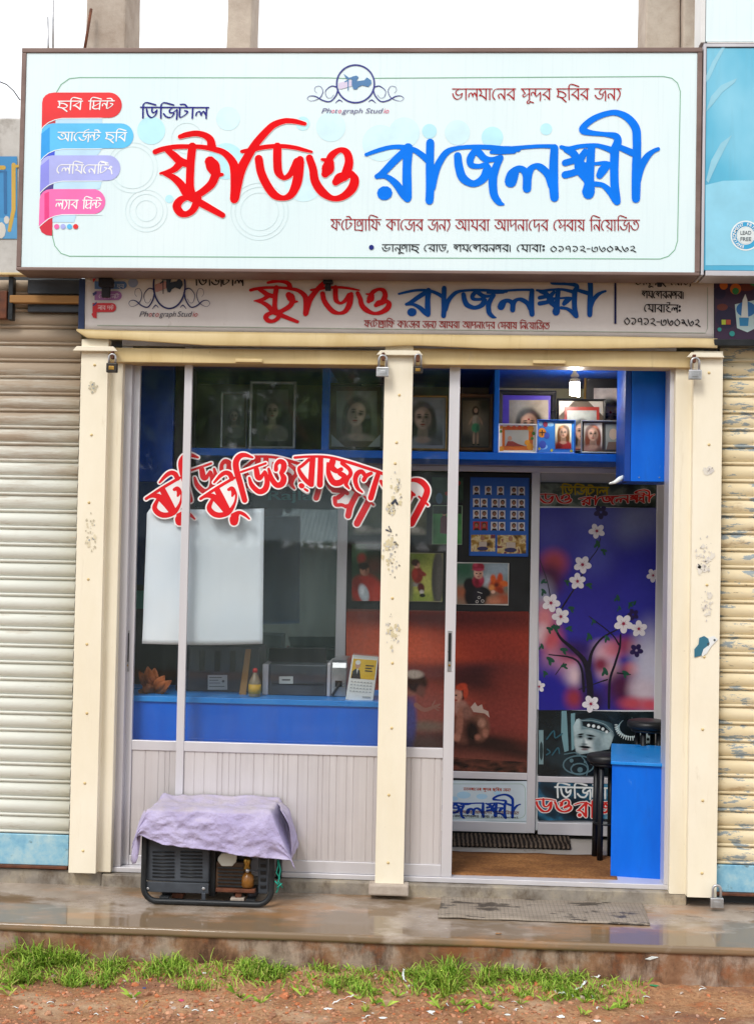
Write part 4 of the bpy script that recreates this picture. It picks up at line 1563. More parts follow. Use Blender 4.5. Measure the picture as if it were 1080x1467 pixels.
for px, pw, ph in ((152, 20, 30), (470, 14, 20), (945, 10, 14)):
    c = P(px, 396, -.05)
    k = pw / 320
    mb = MB()
    mb.box(c[0] - k / 2, c[0] + k / 2, -.06, -.02, c[2] - ph / 320 * .5, z0 - .001)
    mb.box(c[0] - k * .3, c[0] + k * .3, -.05, -.03, c[2] - ph / 320, c[2] - ph / 320 * .5)
    mb.build('fixing_strap', M['rubber'], sg, .004)

# a rail with sheet edge under the signboard
b = MB().pbox(-5, 394.5, 1081, 398, -.03, .02)
tag(b.build('support_rail', M['cream_dark'], None, .002), 'dusty flat rail running behind the lower edge of the signboard', 'rail')

# ------------------------------------------------------------------ the older cloth banner
YN = -.004
bn = thing('cloth_banner', 'faded grey cloth banner with the same Bengali shop name under the signboard', 'banner', (X(570, YN), YN, Z(478, YN)))
mb = MB()
bt = lambda px: 396 + (px - 120) * .006
bb = lambda px: 473 + (px - 122) * .0135
NB = 90
for k in range(NB + 1):
    px = 122 + (1022 - 122) * k / NB
    for r in range(9):
        f = r / 8
        p = P(px, bt(px) + (bb(px) - bt(px)) * f, YN)
        mb.v.append((p[0], p[1] + .0012 * mnoise.noise(Vector((px * .02, f * 2, 0))) + .0015, p[2]))
for k in range(NB):
    for r in range(8):
        a = k * 9 + r
        mb.face((a, a + 1, a + 10, a + 9), None, True)
cl = mb.build('cloth', M['banner'], bn)
sl = cl.modifiers.new('thick', 'SOLIDIFY')
sl.thickness = .002
sl.offset = -1
MB().pbox(113, 399, 121.8, 473, YN, YN + .02).build('end_strip', flat('#22355e', .5), bn, .002)
YT = YN - .0022


def bmap_r(x, y):
    return (356 + (x - 218) * .694, 412 + (y - 210) * .497)


def bmap_b(x, y):
    return (580 + (x - 537) * .708, 416 + (y - 211) * .476)


letter(bn, tpoly(T_RED, bmap_r, 0, .6), '#cf1a20', YT, 'red_lettering')
letter(bn, tpoly(T_BLUE, bmap_b, 0, .6), '#12509f', YT, 'blue_lettering')
letter(bn, bengali('ফ ে ট া গ্র া ি ফ _ ক া ে জ র _ জ ন য্ _ অ া ম র া _ অ া প ন া ে দ র _ ে স ব া য় _ ি ন ে য় া ি জ ত', 522, 459.2, 787, 462.5, 9, .13), '#a03030', YT)
letter(bn, bengali('ভ া ন ু গ া ছ _ ে র া ড ,', 909, 397, 990, 397.5, 11, .13), '#1c1a22', YT)
letter(bn, bengali('শ ম ে শ র ন গ র ।', 919, 417, 980, 418, 9.8, .14), '#1c1a22', YT)
letter(bn, bengali('ে ম া ব া ই ল ঃ', 922, 436, 975, 437, 10.5, .14), '#1c1a22', YT)
letter(bn, bengali('০ ১ ৭ ১ ২ - ৩ ৬ ০ ৯ ৬ ২', 893, 453, 1003, 456, 11.5, .125), '#1c1a22', YT)
letter(bn, bengali('ি ড ি জ ট া ল', 279, 396.5, 350, 397, 12, .15), '#1c1a22', YT)
letter(bn, [quad(879.5, 404, 882.5, 464)], '#1f2350', YT, 'divider_bar')
sheet('emblem', emblem(lambda x, y: (184 + (x - 62) * .1245, 393 + (y - 180) * .18), .16, flat('#23265c', .5), flat('#2f3c4c', .5), flat('#b98a86', .5)), YT, bn, .0002)
mb = MB()
photograph_studio(mb, [(200, 213), (213.5, 218), (218.5, 222.5), (223, 228), (228.5, 252.5), (254.5, 276), (276.5, 283.5)], 453.5, 7.6, YT - .0006, flat('#38364a', .5), flat('#b32a38', .5))
mb.build('small_lettering', None, bn, recalc=False)


def pill(x0, y0, x1, y1):
    r = (y1 - y0) / 2
    return [(x0, y1), (x0, y0)] + [(x1 - r + r * math.cos(a), (y0 + y1) / 2 + r * math.sin(a)) for a in np.linspace(-math.pi / 2, math.pi / 2, 9)]


sheet('artwork', [(flat('#5b7fb5', .5), [pill(136, 403, 182, 414)]), (flat('#a06aa0', .5), [pill(136, 417, 175, 430)]), (flat('#c8232b', .5), [pill(133, 434, 167, 447), [(131.5, 450), (139, 440), (139, 456), (134, 455)], [(133, 398), (139, 398), (134, 405)]]),
                  (flat('#3a3a74', .5), [[(133, 420), (139, 417), (139, 421), (134, 424)], [(133, 437), (139, 432), (139, 435), (134, 439)]]),
                  (flat('#8f9bb8', .5), [disc(191, 405, 7, 16)])], YT, bn, .0002)
letter(bn, bengali('অ া র ন ট _ ছ ব', 143, 407, 178, 407.5, 5, .16), '#c9cdd8', YT - .0012)
letter(bn, bengali('ে ল ম ে ন ট', 142, 421.5, 171, 422, 5.5, .16), '#d8c4d4', YT - .0012)
letter(bn, bengali('ল া ব _ প ন্ট', 141, 438, 163, 438.5, 5.5, .16), '#e6b8b8', YT - .0012)
letter(bn, stroke([(140, 466, .8), (560, 471.5, .8), (1010, 477, .8), (1013, 470, .8), (1013, 412, .8)], 1), '#8fa08c', YT, 'border_line')

# ------------------------------------------------------------------ neighbour's boards on the right
nb = thing('blue_billboard', 'sky blue billboard with pale leaf sweeps and a round lead free seal', 'billboard', (X(1080, YS), YS, Z(395, YS)))
t = NT('billboard_sheet')
n = t.noise(1.6, 4, .5, t.map((1.2, 1, .8), (1, 0, 4)))
c = t.ramp(n, [(.3, '#2f93be'), (.5, '#5cb6d6'), (.72, '#93d3ea')])
st_ = t.noise(6, 4, .6, t.map((5, 1, .4)))
c = t.mix(t.ramp(st_, [(.55, 0.0), (.8, .3)]), c, '#6fa3b4')
t.set(c, .35, 0, .4)
MB().pbox(1010, 69, 1500, 389, YS + .004, -.05).build('panel', t.m, nb)
b = MB()
b.pbox(1005.5, 62, 1009.5, 394, YS - .002, -.045)
b.pbox(1010, 62, 1500, 67, YS - .001, -.045)
b.pbox(1010, 389.5, 1500, 397, YS - .001, -.045)
b.build('frame', M['alu_dull'], nb, .002)
t2 = YS + .0034
sheet('artwork', [(flat('#8fd0e8', .35), [[(1010, 265), (1035, 259), (1080, 258), (1500, 262), (1500, 380), (1010, 380)]]),
                  (flat('#92cbdf', .4), [[(1011, 108), (1020, 88), (1033, 68), (1038, 68), (1026, 90), (1016, 112), (1010.5, 118)], [(1010.5, 160), (1018, 138), (1032, 122), (1055, 112), (1052, 118), (1034, 132), (1020, 150)], [(1011, 258), (1018, 230), (1032, 205), (1048, 193), (1038, 212), (1026, 236), (1014, 262)]]),
                  (flat('#e9f1f2', .4), line_loop(disc(1067.5, 337.5, 20.5, 36), 2.2) + line_loop(disc(1067.5, 337.5, 12.5, 30), 1.2)),
                  (flat('#35a5d6', .4), line_loop(disc(1067.5, 337.5, 16.4, 36), 6.2)),
                  (flat('#dfe9ea', .4), [disc(1067.5, 337.5, 11.8, 28)])], t2, nb, .0004)
mb = MB()
gy = flat('#5a656c', .4)
add_latin(mb, 'LEAD', 1060, 336, 15.5, 5.4, t2 - .003, gy, 0, .012)
add_latin(mb, 'FREE', 1060, 345, 15.5, 5.4, t2 - .003, gy, 0, .012)
wh = flat('#eef4f5', .4)


def arc_text(mb, text, cx, cy, r, a0, a1, h, Y, mat, flip=False):
    n = len(text)
    for k, ch in enumerate(text):
        if ch == ' ':
            continue
        a = rad(a0 + (a1 - a0) * k / (n - 1))
        vs, fs, w = latin(ch, 0, .02)
        b0 = len(mb.v)
        ux, uy = -math.sin(a), math.cos(a)
        rx, ry = math.cos(a), math.sin(a)
        if (a1 < a0):
            ux, uy = -ux, -uy
        for x, y in vs:
            tx, ty = (x - w / 2) * h / .7, (y / .7 - .5) * h
            s_ = -1 if flip else 1
            q = P(cx + rx * (r + s_ * ty) + ux * tx, cy + ry * (r + s_ * ty) + uy * tx, Y)
            mb.v.append(tuple(q))
        for f in fs:
            mb.face([b0 + i for i in f], mat)


arc_text(mb, 'ENVIRONMENT FRIENDLY', 1067.5, 337.5, 16.4, 105, 385, 4.4, t2 - .003, wh)
mb.build('seal_lettering', None, nb, recalc=False)
wb = thing('white_billboard', 'plain very pale blue billboard above the sky blue one', 'billboard', (X(1080, YS), YS, Z(62, YS)))
b = MB()
b.pbox(1012.5, -300, 1500, 59, YS + .006, -.06)
b.build('panel', M['sign'], wb)
b = MB()
b.pbox(1005.5, -300, 1011.8, 61, YS, -.06)
b.pbox(1012.5, 59.5, 1500, 61.5, YS, -.06)
b.build('frame', M['white_plastic'], wb, .002)
pb = thing('paint_poster', 'dark purple poster of paint pots and a brush half hidden at the right edge', 'poster', (X(1055, 0), 0, Z(488, 0)))
sheet('print', [(flat('#3a2340', .5), [quad(1023, 399, 1500, 486)]), (flat('#241a3e', .5), [disc(1040, 455, 16, 14), disc(1030, 420, 9, 12)]), (flat('#6a2f24', .5), [disc(1034, 440, 8, 12, 5), disc(1068, 412, 12, 14, 5)]),
                (flat('#c56a2a', .5), [disc(1053, 414, 8, 16), disc(1036, 409, 6, 12)]), (flat('#2f7f46', .5), [disc(1053, 417, 5, 12), disc(1079, 404, 6, 10)]), (flat('#a52a2a', .5), [disc(1066, 398, 6, 12), disc(1079, 461, 4, 9)]),
                (flat('#b8cfcf', .5), [[(1052, 436), (1080, 430), (1082, 470), (1070, 476), (1055, 470)]]), (flat('#2a6fb0', .5), [disc(1068, 443, 14, 20, 11)]), (flat('#2f86b8', .5), [[(1058, 455), (1072, 455), (1071, 467), (1059, 467)]]),
                (flat('#d8dcd8', .5), [[(1061, 455), (1063, 430), (1067, 421), (1070, 430), (1071, 455)]]), (flat('#b6c23a', .5), [quad(1033, 458, 1039, 465)]), (flat('#b04a2a', .5), [quad(1039.5, 458, 1046, 465)]), (flat('#2b8f8a', .5), [disc(1048, 478, 4, 10), disc(1030, 472, 3, 9)])], .0, pb, .0003)
MB().pbox(1022, 398, 1500, 487, .0012, .03).build('backing', M['black_metal'], pb)
b = MB().pbox(1022, 488, 1500, 498, -.03, .03)
tag(b.build('roller_cover', M['black_metal'], None, .004), 'dark cover strip above the flaking yellow shutter', 'cover strip')

# ------------------------------------------------------------------ aluminium sliding front
YA, YBk = .088, .128        # front and rear sliding panels
sf = thing('sliding_door_frame', 'silver aluminium track frame round the sliding glass panels', 'door frame', (X(560, .1), .1, ZS))
b = MB()
xa, xb = X(166.5, .08), X(964, .08)
b.box(xa, xb, .078, .2, ZS - .02, ZS + .002)
b.build('bottom_track', M['alu'], sf, .002)
b = MB()
b.box(xa, xb, .082, .2, ZC - .03, ZC)
b.build('top_track', M['alu_dull'], sf, .002)
b = MB()
b.box(xa, xa + .05, .086, .2, ZS + .0025, ZC - .031)
b.build('side_track', M['alu_dull'], sf, .002)
b = MB()
b.box(xb - .026, xb, .08, .2, ZS + .0025, ZC - .031)
b.build('side_track', M['alu'], sf, .002)


def ribbed(mb, xq0, xq1, Yf, z0, z1, seed):
    rnd = random.Random(seed)
    prof = [(xq0, Yf + .006)]
    x = xq0 + .004
    while x < xq1 - .03:
        w = rnd.choice((.03, .045, .06, .02))
        w = min(w, xq1 - .006 - x)
        prof += [(x, Yf + .006), (x + .0015, Yf + .003), (x + w - .003, Yf + .003), (x + w - .0015, Yf + .006)]
        x += w + .001
    prof.append((xq1, Yf + .006))
    b0 = len(mb.v)
    n = len(prof)
    mb.v += [(a, y, z0) for a, y in prof] + [(a, y, z1) for a, y in prof]
    for i in range(n - 1):
        mb.face((b0 + i, b0 + i + 1, b0 + n + i + 1, b0 + n + i))


def sliding_panel(label, pxl0, pxl1, pxr0, pxr1, Y, seed, lockpx):
    t = thing('sliding_panel', label, 'sliding door', (X((pxl0 + pxr1) / 2, Y), Y, ZS), 'sliding glass panels of the shop front')
    D = .026
    l0, l1, r0, r1 = X(pxl0, Y), X(pxl1, Y), X(pxr0, Y), X(pxr1, Y)
    zt, zb = ZC - .032, ZS + .003
    zr1, zr0 = Z(1066, Y, 400), Z(1080, Y, 400)           # middle rail
    zk = Z(1232, Y, 400)
    MB().box(l0, l1, Y, Y + D, zb, zt).build('stile', M['alu'], t, .002)
    MB().box(r0, r1, Y, Y + D, zb, zt).build('stile', M['alu'], t, .002)
    MB().box(l1 + .0005, r0 - .0005, Y + .001, Y + D - .001, zr0, zr1).build('middle_rail', M['alu'], t, .002)
    MB().box(l1 + .0005, r0 - .0005, Y + .001, Y + D - .001, zb, zk).build('bottom_rail', M['alu'], t, .002)
    MB().box(l1 + .0005, r0 - .0005, Y + .001, Y + D - .001, zt - .02, zt).build('top_rail', M['alu_dull'], t, .002)
    mb = MB()
    ribbed(mb, l1 + .001, r0 - .001, Y + .004, zk + .0005, zr0 - .0005, seed)
    mb.build('cladding', M['ribbed'], t, recalc=True)
    MB().box(l1 + .0008, r0 - .0008, Y + .0105, Y + .0155, zr1 + .0005, zt - .0205).build('pane', M['glass'], t)
    c0, c1 = P(lockpx, 903, Y), P(lockpx, 962, Y)
    k = MB().box(c0[0] - .0095, c0[0] + .0095, Y - .003, Y + .001, c1[2], c0[2]).build('lock', M['steel'], t, .0015)
    MB().box(c0[0] - .006, c0[0] + .006, Y - .0042, Y - .0031, c1[2] + .045, c0[2] - .012).build('slot', M['black'], k, .0005)
    MB().lathe((c0[0], Y - .003, c1[2] + .028), [(.0055, 0), (.0055, -.003), (.003, -.0045)], 12, M['brass'], 'y').build('keyhole', M['brass'], k)
    return t


pa = sliding_panel('front sliding panel of glass over grey ribbed cladding with bold red and white Bengali decal', 257.5, 268.5, 638.5, 653.5, YA, 3, 644.5)
pbk = sliding_panel('rear sliding panel at the left jamb with a white sheet behind its glass', 178.5, 194, 563, 577, YBk, 5, 184)


def decal(parent, dx, Y, dy=0):
    fn = (lambda x, y: (x + dx, y + dy))
    lay = [(flat('#f3eeee', .5), tpoly(D_A, fn, 4.4)), (flat('#e00f1c', .45), tpoly(D_A, fn, 0.2))]
    sheet('decal_lettering', lay, Y, parent, .0008)


decal(pa, 0, YA + .0098)
decal(pbk, -78, YBk + .0098)

# white sheet behind the rear pane
mb = MB()
outl = [(213, 736), (219, 729), (300, 727), (378, 729), (377, 800), (377, 921), (320, 921.5), (262, 921), (206, 921), (203, 915), (207, 850), (211, 770)]
lo = len(mb.v)
nx, ny = 24, 26
for j in range(ny + 1):
    v = j / ny
    xl = np.interp(v, [0, .03, .2, 1], [216, 211, 210, 204])
    xr = np.interp(v, [0, 1], [378.5, 376.5])
    for i in range(nx + 1):
        u = i / nx
        px = xl + (xr - xl) * u
        py = 728 + (922 - 728) * v + 2 * math.sin(u * 3)
        p = P(px, py, YBk + .03)
        mb.v.append((p[0], p[1] + .006 * mnoise.noise(Vector((u * 3, v * 3, 1))), p[2]))
for j in range(ny):
    for i in range(nx):
        a = j * (nx + 1) + i
        mb.face((a, a + 1, a + nx + 2, a + nx + 1), None, True)
o = mb.build('paper_sheet', M['sheet'])
so = o.modifiers.new('thick', 'SOLIDIFY')
so.thickness = .0015
tag(o, 'large blank white sheet stuck behind the left window glass below the red lettering', 'sheet')

# ------------------------------------------------------------------ inner partition with its posters
pt = thing('partition', 'inner aluminium partition of black and glass panels covered with posters', 'partition', (X(700, YB), YB, ZS))
zt_ = Z(661, YB, 700)


def vbar(px0, px1, py0, py1, Y=YB, d=.04, name='mullion'):
    pxm = (px0 + px1) / 2
    MB().box(X(px0, Y, 930), X(px1, Y, 930), Y - .012, Y + d, Z(py1, Y, pxm), Z(py0, Y, pxm)).build(name, M['alu'], pt, .002)


def hbar(px0, px1, py0, py1, Y=YB, d=.035, mat='alu', pro=-.008):
    MB().box(X(px0, Y, (py0 + py1) / 2), X(px1, Y, (py0 + py1) / 2), Y + pro, Y + d, Z(py1, Y, 710), Z(py0, Y, 710)).build('rail', M[mat], pt, .002)


hbar(150, 960, 661, 668, mat='alu_dull')
hbar(150, 960, 668.5, 676, pro=-.011)
vbar(757.5, 769.5, 676.5, 1193)
vbar(480.5, 494.5, 676.5, 1193)
vbar(937, 960, 676.5, 1193)
hbar(495, 757, 1106, 1116)
hbar(495, 757, 1177, 1192)
hbar(770, 937, 1110, 1118)
hbar(770, 937, 1176, 1193)
hbar(150, 480, 1106, 1193, mat='alu_dull')
YP = YB + .004
MB().pbox(494.5, 677, 757, 1192, YP, YP + .02).build('panel', M['black'], pt)
MB().pbox(770, 677, 937, 1192, YP, YP + .02).build('panel', flat('#b9bcc0', .3), pt)
MB().pbox(150, 677, 480, 727.5, YP, YP + .02).build('panel', flat('#23292c', .35), pt)
MB().pbox(372, 728.5, 480.5, 1105, YP, YP + .012).build('pane', M['mirror'], pt)
MB().pbox(150, 728.5, 371.5, 1105, YP, YP + .02).build('panel', flat('#3a3c3b', .5), pt)
MB().pbox(-50, 560, 1000, 660, YB + .36, YB + .38).build('upper_panel', M['dark_wall'], pt)
YQ = YB - .004          # face plane of the posters


def ellipse(x, y, rx, ry, n=18, a=0):
    ca, sa = math.cos(a), math.sin(a)
    return [(x + rx * math.cos(t) * ca - ry * math.sin(t) * sa, y + rx * math.cos(t) * sa + ry * math.sin(t) * ca) for t in np.linspace(0, 2 * math.pi, n + 1)[:-1]]


def poster(label, cat, x0, y0, x1, y1, layers, back='#101114', Y=YQ, group=None, name='poster', border=None):
    t = thing(name, label, cat, tuple(P((x0 + x1) / 2, y1, Y)), group)
    MB().pbox(x0, y0, x1, y1, Y, Y + .003, ).build('backing', flat(back, .3) if isinstance(back, str) else back, t)
    sheet('print', layers, Y - .0006, t, .0003)
    return t


def blur_mat(name, stops, scale, vec=(1, 1, 1), loc=(0, 0, 0), rough=.25, detail=2, bias=None):
    t = NT(name)
    f = t.noise(scale, detail, .5, t.map(vec, loc), .4)
    if bias is not None:                            # print that grades from top to bottom
        z0_, z1_, amt = bias
        x, y, z = t.z()
        g = t.n.new('ShaderNodeMapRange')
        g.inputs[1].default_value, g.inputs[2].default_value = z0_, z1_
        t.l.new(z, g.inputs[0])
        f = t.math('ADD', t.math('MULTIPLY', f, 1 - amt), t.math('MULTIPLY', g.outputs[0], amt))
    t.set(t.ramp(f, stops), rough, 0, .45)
    return t.m


# passport photo sheet
lay = [(flat('#2a62b8', .35), [quad(673.5, 685, 756, 796)])]
wht, skin, hair_, red_ = [], [], [], []
rows = [(696, [(677, 9), (694, 9), (711.5, 9), (730.5, 9), (741.5, 9)]), (714, [(677, 9), (688, 9), (703.5, 9), (714.5, 9), (730.5, 9), (741.5, 9)]), (730.5, [(677, 9), (688, 9), (702.5, 9), (713.5, 9), (730.5, 9), (741.5, 9)]), (747, [(677, 9.5), (688, 9.5), (702.5, 9), (713.5, 9), (730.5, 9), (741.5, 9)])]
for k, (y, cols) in enumerate(rows):
    for j, (x, w) in enumerate(cols):
        h = 12.5
        yy = y + (x - 677) * .02
        x += .3
        (red_ if (k == 3 and j < 2) else (skin if False else wht)).append(quad(x, yy, x + w + .6, yy + h))
        hair_.append(ellipse(x + 5, yy + 4.6, 3.1, 3.4, 12))
        skin.append(ellipse(x + 5, yy + 5.7, 2.3, 2.9, 12))
        hair_.append([(x + 1, yy + h), (x + 2.5, yy + 9.6), (x + 7.5, yy + 9.6), (x + 9, yy + h)])
lay += [(flat('#d9d6d4', .4), wht), (flat('#b9322c', .4), red_), (flat('#2a1d1b', .4), hair_), (flat('#9a6a52', .4), skin),
        (blur_mat('family_print', [(.3, '#3d2416'), (.45, '#b48a3e'), (.55, '#e0cf9c'), (.65, '#8a3326'), (.75, '#31345c')], 26, (1, 1, 1), (3, 0, 1), .35), [quad(674.5, 766, 709, 790), quad(712, 766.5, 753, 793)]),
        (flat('#ab7a5e', .4), [ellipse(691, 771, 3, 3.6, 12), ellipse(731, 771.5, 3.2, 3.8, 12)]), (flat('#c9b8a8', .4), [quad(686, 776, 697, 783), quad(725, 777, 738, 785)]), (flat('#3a3560', .4), [ellipse(691, 786, 8, 3, 12), ellipse(731, 788, 9, 3.4, 12)])]
poster('blue sheet of small passport portraits on the black panel', 'photo sheet', 672.5, 684, 757, 797, lay, '#1d4f9e')

# photo of a child in a red hat
lay = [(soft('#66786f', [(665, 815, 22, 16, '#2f5a44', .9), (715, 815, 24, 14, '#98a7b2', .9), (700, 832, 14, 8, '#b3bcc4', .9), (690, 858, 50, 14, '#8d6650', .8), (662, 848, 12, 8, '#9a5a40', .8), (720, 858, 10, 7, '#a8543a', .7), (708, 861, 8, 5, '#c07a5c', .8),
        (711, 838, 11, 9, '#b84a22', .35), (706, 829, 4, 6, '#cf5a26', .4), (716, 828, 4, 7, '#c2481f', .4), (722, 836, 6, 4, '#d0642c', .4, .3), (716, 846, 6, 4, '#8f3018', .5, .5), (704, 842, 4, 4, '#d98a4a', .6), (711, 838, 3, 3, '#5e1f14', .7),
        (681, 854, 16, 18, '#15141a', .18), (672, 838, 8, 10, '#17161c', .25), (694, 848, 9, 6, '#15141a', .3, .4), (706, 848, 3, 2.4, '#d6ab96', .4), (684, 850, 6, 12, '#23202a', .7),
        (685, 832, 8.5, 9, '#94203a', .25), (683, 834, 3, 6, '#6a1428', .7), (689, 830, 3, 4, '#b03450', .7), (685, 821, 6.6, 8, '#d2a692', .18), (687.5, 823, 3, 5, '#b58470', .8), (685, 812, 8.6, 6.4, '#8f1c34', .18), (685, 816, 8.2, 2, '#a83450', .5), (681, 809, 3, 3, '#b83c56', .8),
        (682.4, 821.6, 1.3, .9, '#1a1010', .4), (688, 821.8, 1.3, .9, '#1a1010', .4), (685, 826.4, 1.8, .8, '#9c4a46', .5)], .3, .12, 70), [quad(654.5, 807, 727.5, 865.5)]),
       (flat('#bdb8b2', .4), line_loop(disc(686, 856, 1.8, 8), .9) + line_loop(disc(691, 861, 2, 8), .9) + line_loop(disc(683, 862, 1.8, 8), .9) + stroke([(684, 848, 1), (690, 850, 1)], 1))]
poster('print of a small child in a red knit hat and scarf holding autumn leaves', 'photo print', 653.5, 806, 728.5, 866.5, lay, '#c9c6c0')
lay = [(soft('#98a048', [(595, 800, 20, 14, '#6a7a34', .9), (605, 835, 18, 20, '#b9b85c', .9), (600, 858, 24, 8, '#8a9a40', .9), (627, 828, 9, 40, '#47433f', .2), (629, 828, 4, 40, '#5f5a55', .8), (592, 837, 11, 3.4, '#96948c', .3), (588, 836, 4, 30, '#6b6a52', .8),
        (598, 824, 8, 12, '#842420', .22), (594, 822, 4, 7, '#a5332c', .6), (606, 822, 5, 3, '#8a2a24', .4, .5), (603, 842, 5, 7, '#5c1c22', .3, -.2), (604, 848, 3, 3, '#c4beb8', .5), (605, 853, 4, 2.6, '#15120f', .3), (597, 809, 4.4, 5, '#cf9880', .25), (595, 806, 6, 5, '#36201a', .3), (599, 810, 1.6, 3, '#a87460', .7)], .3, .16, 80), [quad(581, 793, 633.5, 861)])]
poster('print of a child in red sitting on a bench against yellow green grass', 'photo print', 580, 792, 634, 862, lay, '#8f8a70')
lay = [(blur_mat('dark_green_print', [(.3, '#12241a'), (.55, '#2c4a34'), (.75, '#4b6a4a')], 14, (1, 1, 1), (2, 0, 2), .3), [quad(619, 684, 663, 719)]), (flat('#a3332a', .5), [ellipse(655, 692, 5, 4, 8), ellipse(650, 698, 3, 3, 7), ellipse(640, 707, 3, 3, 7)]), (flat('#4a6d86', .5), [ellipse(629, 714, 5, 8, 12)])]
poster('small dark green print with red blossoms at the top of the black panel', 'photo print', 618, 683, 664, 720, lay, '#23302a')
lay = [(blur_mat('bright_green_print', [(.3, '#2d5a30'), (.55, '#468a4a'), (.75, '#63a85c')], 9, (1, 1, 1), (6, 0, 2), .3), [quad(620, 725, 661, 779)]), (flat('#1d2a1c', .5), [quad(620, 725, 661, 736)]), (flat('#5a2630', .5), [[(630, 764), (631, 742), (636, 737), (641, 742), (642, 765)]]), (flat('#b98a74', .5), [ellipse(636, 736, 3, 3.4, 10)]), (flat('#241616', .5), [ellipse(636, 734, 3.6, 3, 10)])]
poster('small bright green print of a standing child below the red blossom print', 'photo print', 619, 724, 662, 780, lay, '#8fa888')
lay = [(soft('#3d4430', [(520, 700, 26, 20, '#223020', .9), (600, 705, 16, 24, '#1f2c1c', .9), (570, 720, 30, 30, '#5c5c3c', .9), (595, 735, 12, 20, '#6d6a48', .9), (520, 735, 22, 18, '#4f5438', .9), (522, 762, 14, 9, '#8d8878', .35), (518, 757, 7, 4, '#b0aa9c', .6), (543, 764, 12, 7, '#7d786a', .4), (598, 764, 11, 9, '#8d8878', .35), (594, 759, 6, 4, '#b3ad9e', .6), (560, 768, 60, 4, '#2a2820', .8)], .3, .2, 60), [quad(500, 683, 611, 767)])]
poster('dim olive print with pale boulders behind the middle post', 'photo print', 499, 682, 612, 768, lay, '#20241c')
lay = [(soft('#26402e', [(512, 790, 12, 12, '#4a6a4c', .9), (540, 795, 12, 16, '#182c20', .9), (518, 800, 6, 7, '#9c2f26', .6), (535, 812, 14, 12, '#5a342a', .9), (524, 845, 22, 22, '#a8281e', .25), (540, 850, 9, 14, '#c23a2a', .6), (512, 838, 7, 10, '#7c1c18', .7), (521, 850, 7, 13, '#bcc6cc', .3, -.3), (519, 846, 3, 6, '#dfe5e8', .7), (522, 817, 6.4, 7.6, '#b07c64', .2), (525, 819, 3, 5, '#8a5a48', .8), (521, 811, 7.4, 5, '#1f1311', .3), (519.6, 816.5, 1.1, .8, '#1a0f0e', .5), (524.6, 816.7, 1.1, .8, '#1a0f0e', .5)], .3, .16, 80), [quad(504, 779, 548, 861)])]
poster('print of a figure in bright red with a pale bib left of the middle post', 'photo print', 503, 778, 549, 862, lay, '#2a2420')

# large red poster with two children on a rocky shore
zlo, zhi = Z(1108, YB, 650), Z(875, YB, 650)
redbg = blur_mat('red_sky_print', [(.2, '#3a1512'), (.36, '#6d2a20'), (.46, '#5a2622'), (.55, '#7a2a1f'), (.68, '#b03c22'), (.8, '#a8381f'), (.95, '#5a1d18')], 2.6, (.5, 1, 2.4), (2, 0, 5), .22, 3, (zlo, zhi, .62))
rockm = blur_mat('shore_print', [(.3, '#1a1210'), (.5, '#4a2c24'), (.62, '#6b3a2e'), (.75, '#2b1c18')], 22, (.6, 1, 1.6), (1, 0, 2), .25, 5)
RB = [(590, 912, 90, 44, '#b5482c', .9), (545, 935, 60, 40, '#cc5c3c', .9), (640, 925, 70, 26, '#b8452c', .9), (560, 900, 120, 50, '#9c3a24', .8), (640, 930, 110, 40, '#b0442a', .9), (700, 890, 90, 30, '#5c201c', .9), (720, 930, 70, 50, '#7d2c22', .9), (560, 935, 60, 30, '#c2573a', .9), (640, 885, 160, 14, '#4a1c1c', .9),
      (620, 968, 160, 16, '#5e2826', .8), (700, 962, 60, 12, '#3f1c20', .8), (560, 965, 60, 12, '#6f2f2c', .8), (690, 985, 26, 22, '#2c1416', .7), (668, 980, 20, 14, '#3a191a', .8), (705, 1000, 18, 16, '#2c1416', .7), (735, 985, 30, 40, '#6a2a24', .9), (640, 1010, 60, 20, '#8a3a2c', .9), (720, 1035, 50, 30, '#74302a', .9), (600, 1020, 50, 30, '#87433a', .9),
      (620, 1075, 170, 26, '#43241f', .7), (690, 1062, 60, 9, '#251412', .7, .08), (560, 1062, 50, 12, '#4f3a34', .8), (730, 1078, 40, 10, '#2b1715', .7, .2), (660, 1090, 70, 12, '#6f3a30', .8), (560, 1098, 60, 10, '#5e4238', .8), (730, 1100, 40, 9, '#6a3a32', .8), (610, 1040, 30, 7, '#6f5a4c', .8)]
RK = [(572, 1040, 22, 46, '#2e2c52', .18), (566, 1075, 26, 14, '#25264a', .3), (588, 1030, 8, 30, '#44427a', .6), (588, 985, 14, 12, '#8a5648', .25), (597, 978, 15, 14, '#2a1714', .25), (593, 966, 13, 6, '#a8988a', .35), (603, 990, 6, 8, '#6a3e34', .5),
      (664, 1040, 16, 26, '#5e382e', .25), (686, 1042, 15, 20, '#6b4436', .25), (676, 1048, 10, 16, '#1d0f0e', .5), (690, 1036, 5, 6, '#9a6e5c', .6), (695, 1050, 4, 6, '#94604e', .6), (684, 1056, 4, 4, '#8d5a4a', .6), (659, 1014, 11, 11, '#94695c', .3), (668, 1020, 9, 9, '#7a5246', .5), (658, 1036, 5, 24, '#8a5848', .35, .06), (654, 1056, 5, 6, '#9a6654', .4),
      (660, 992, 8, 11, '#3a1a16', .25), (656, 996, 6, 9, '#b07e6c', .3), (661, 984, 8, 5, '#a83c26', .3, -.3), (667, 992, 3.5, 9, '#a83c26', .3), (653, 996, 1.6, 1.2, '#2a1210', .4), (653, 1003, 2, 1, '#7a2a26', .5)]
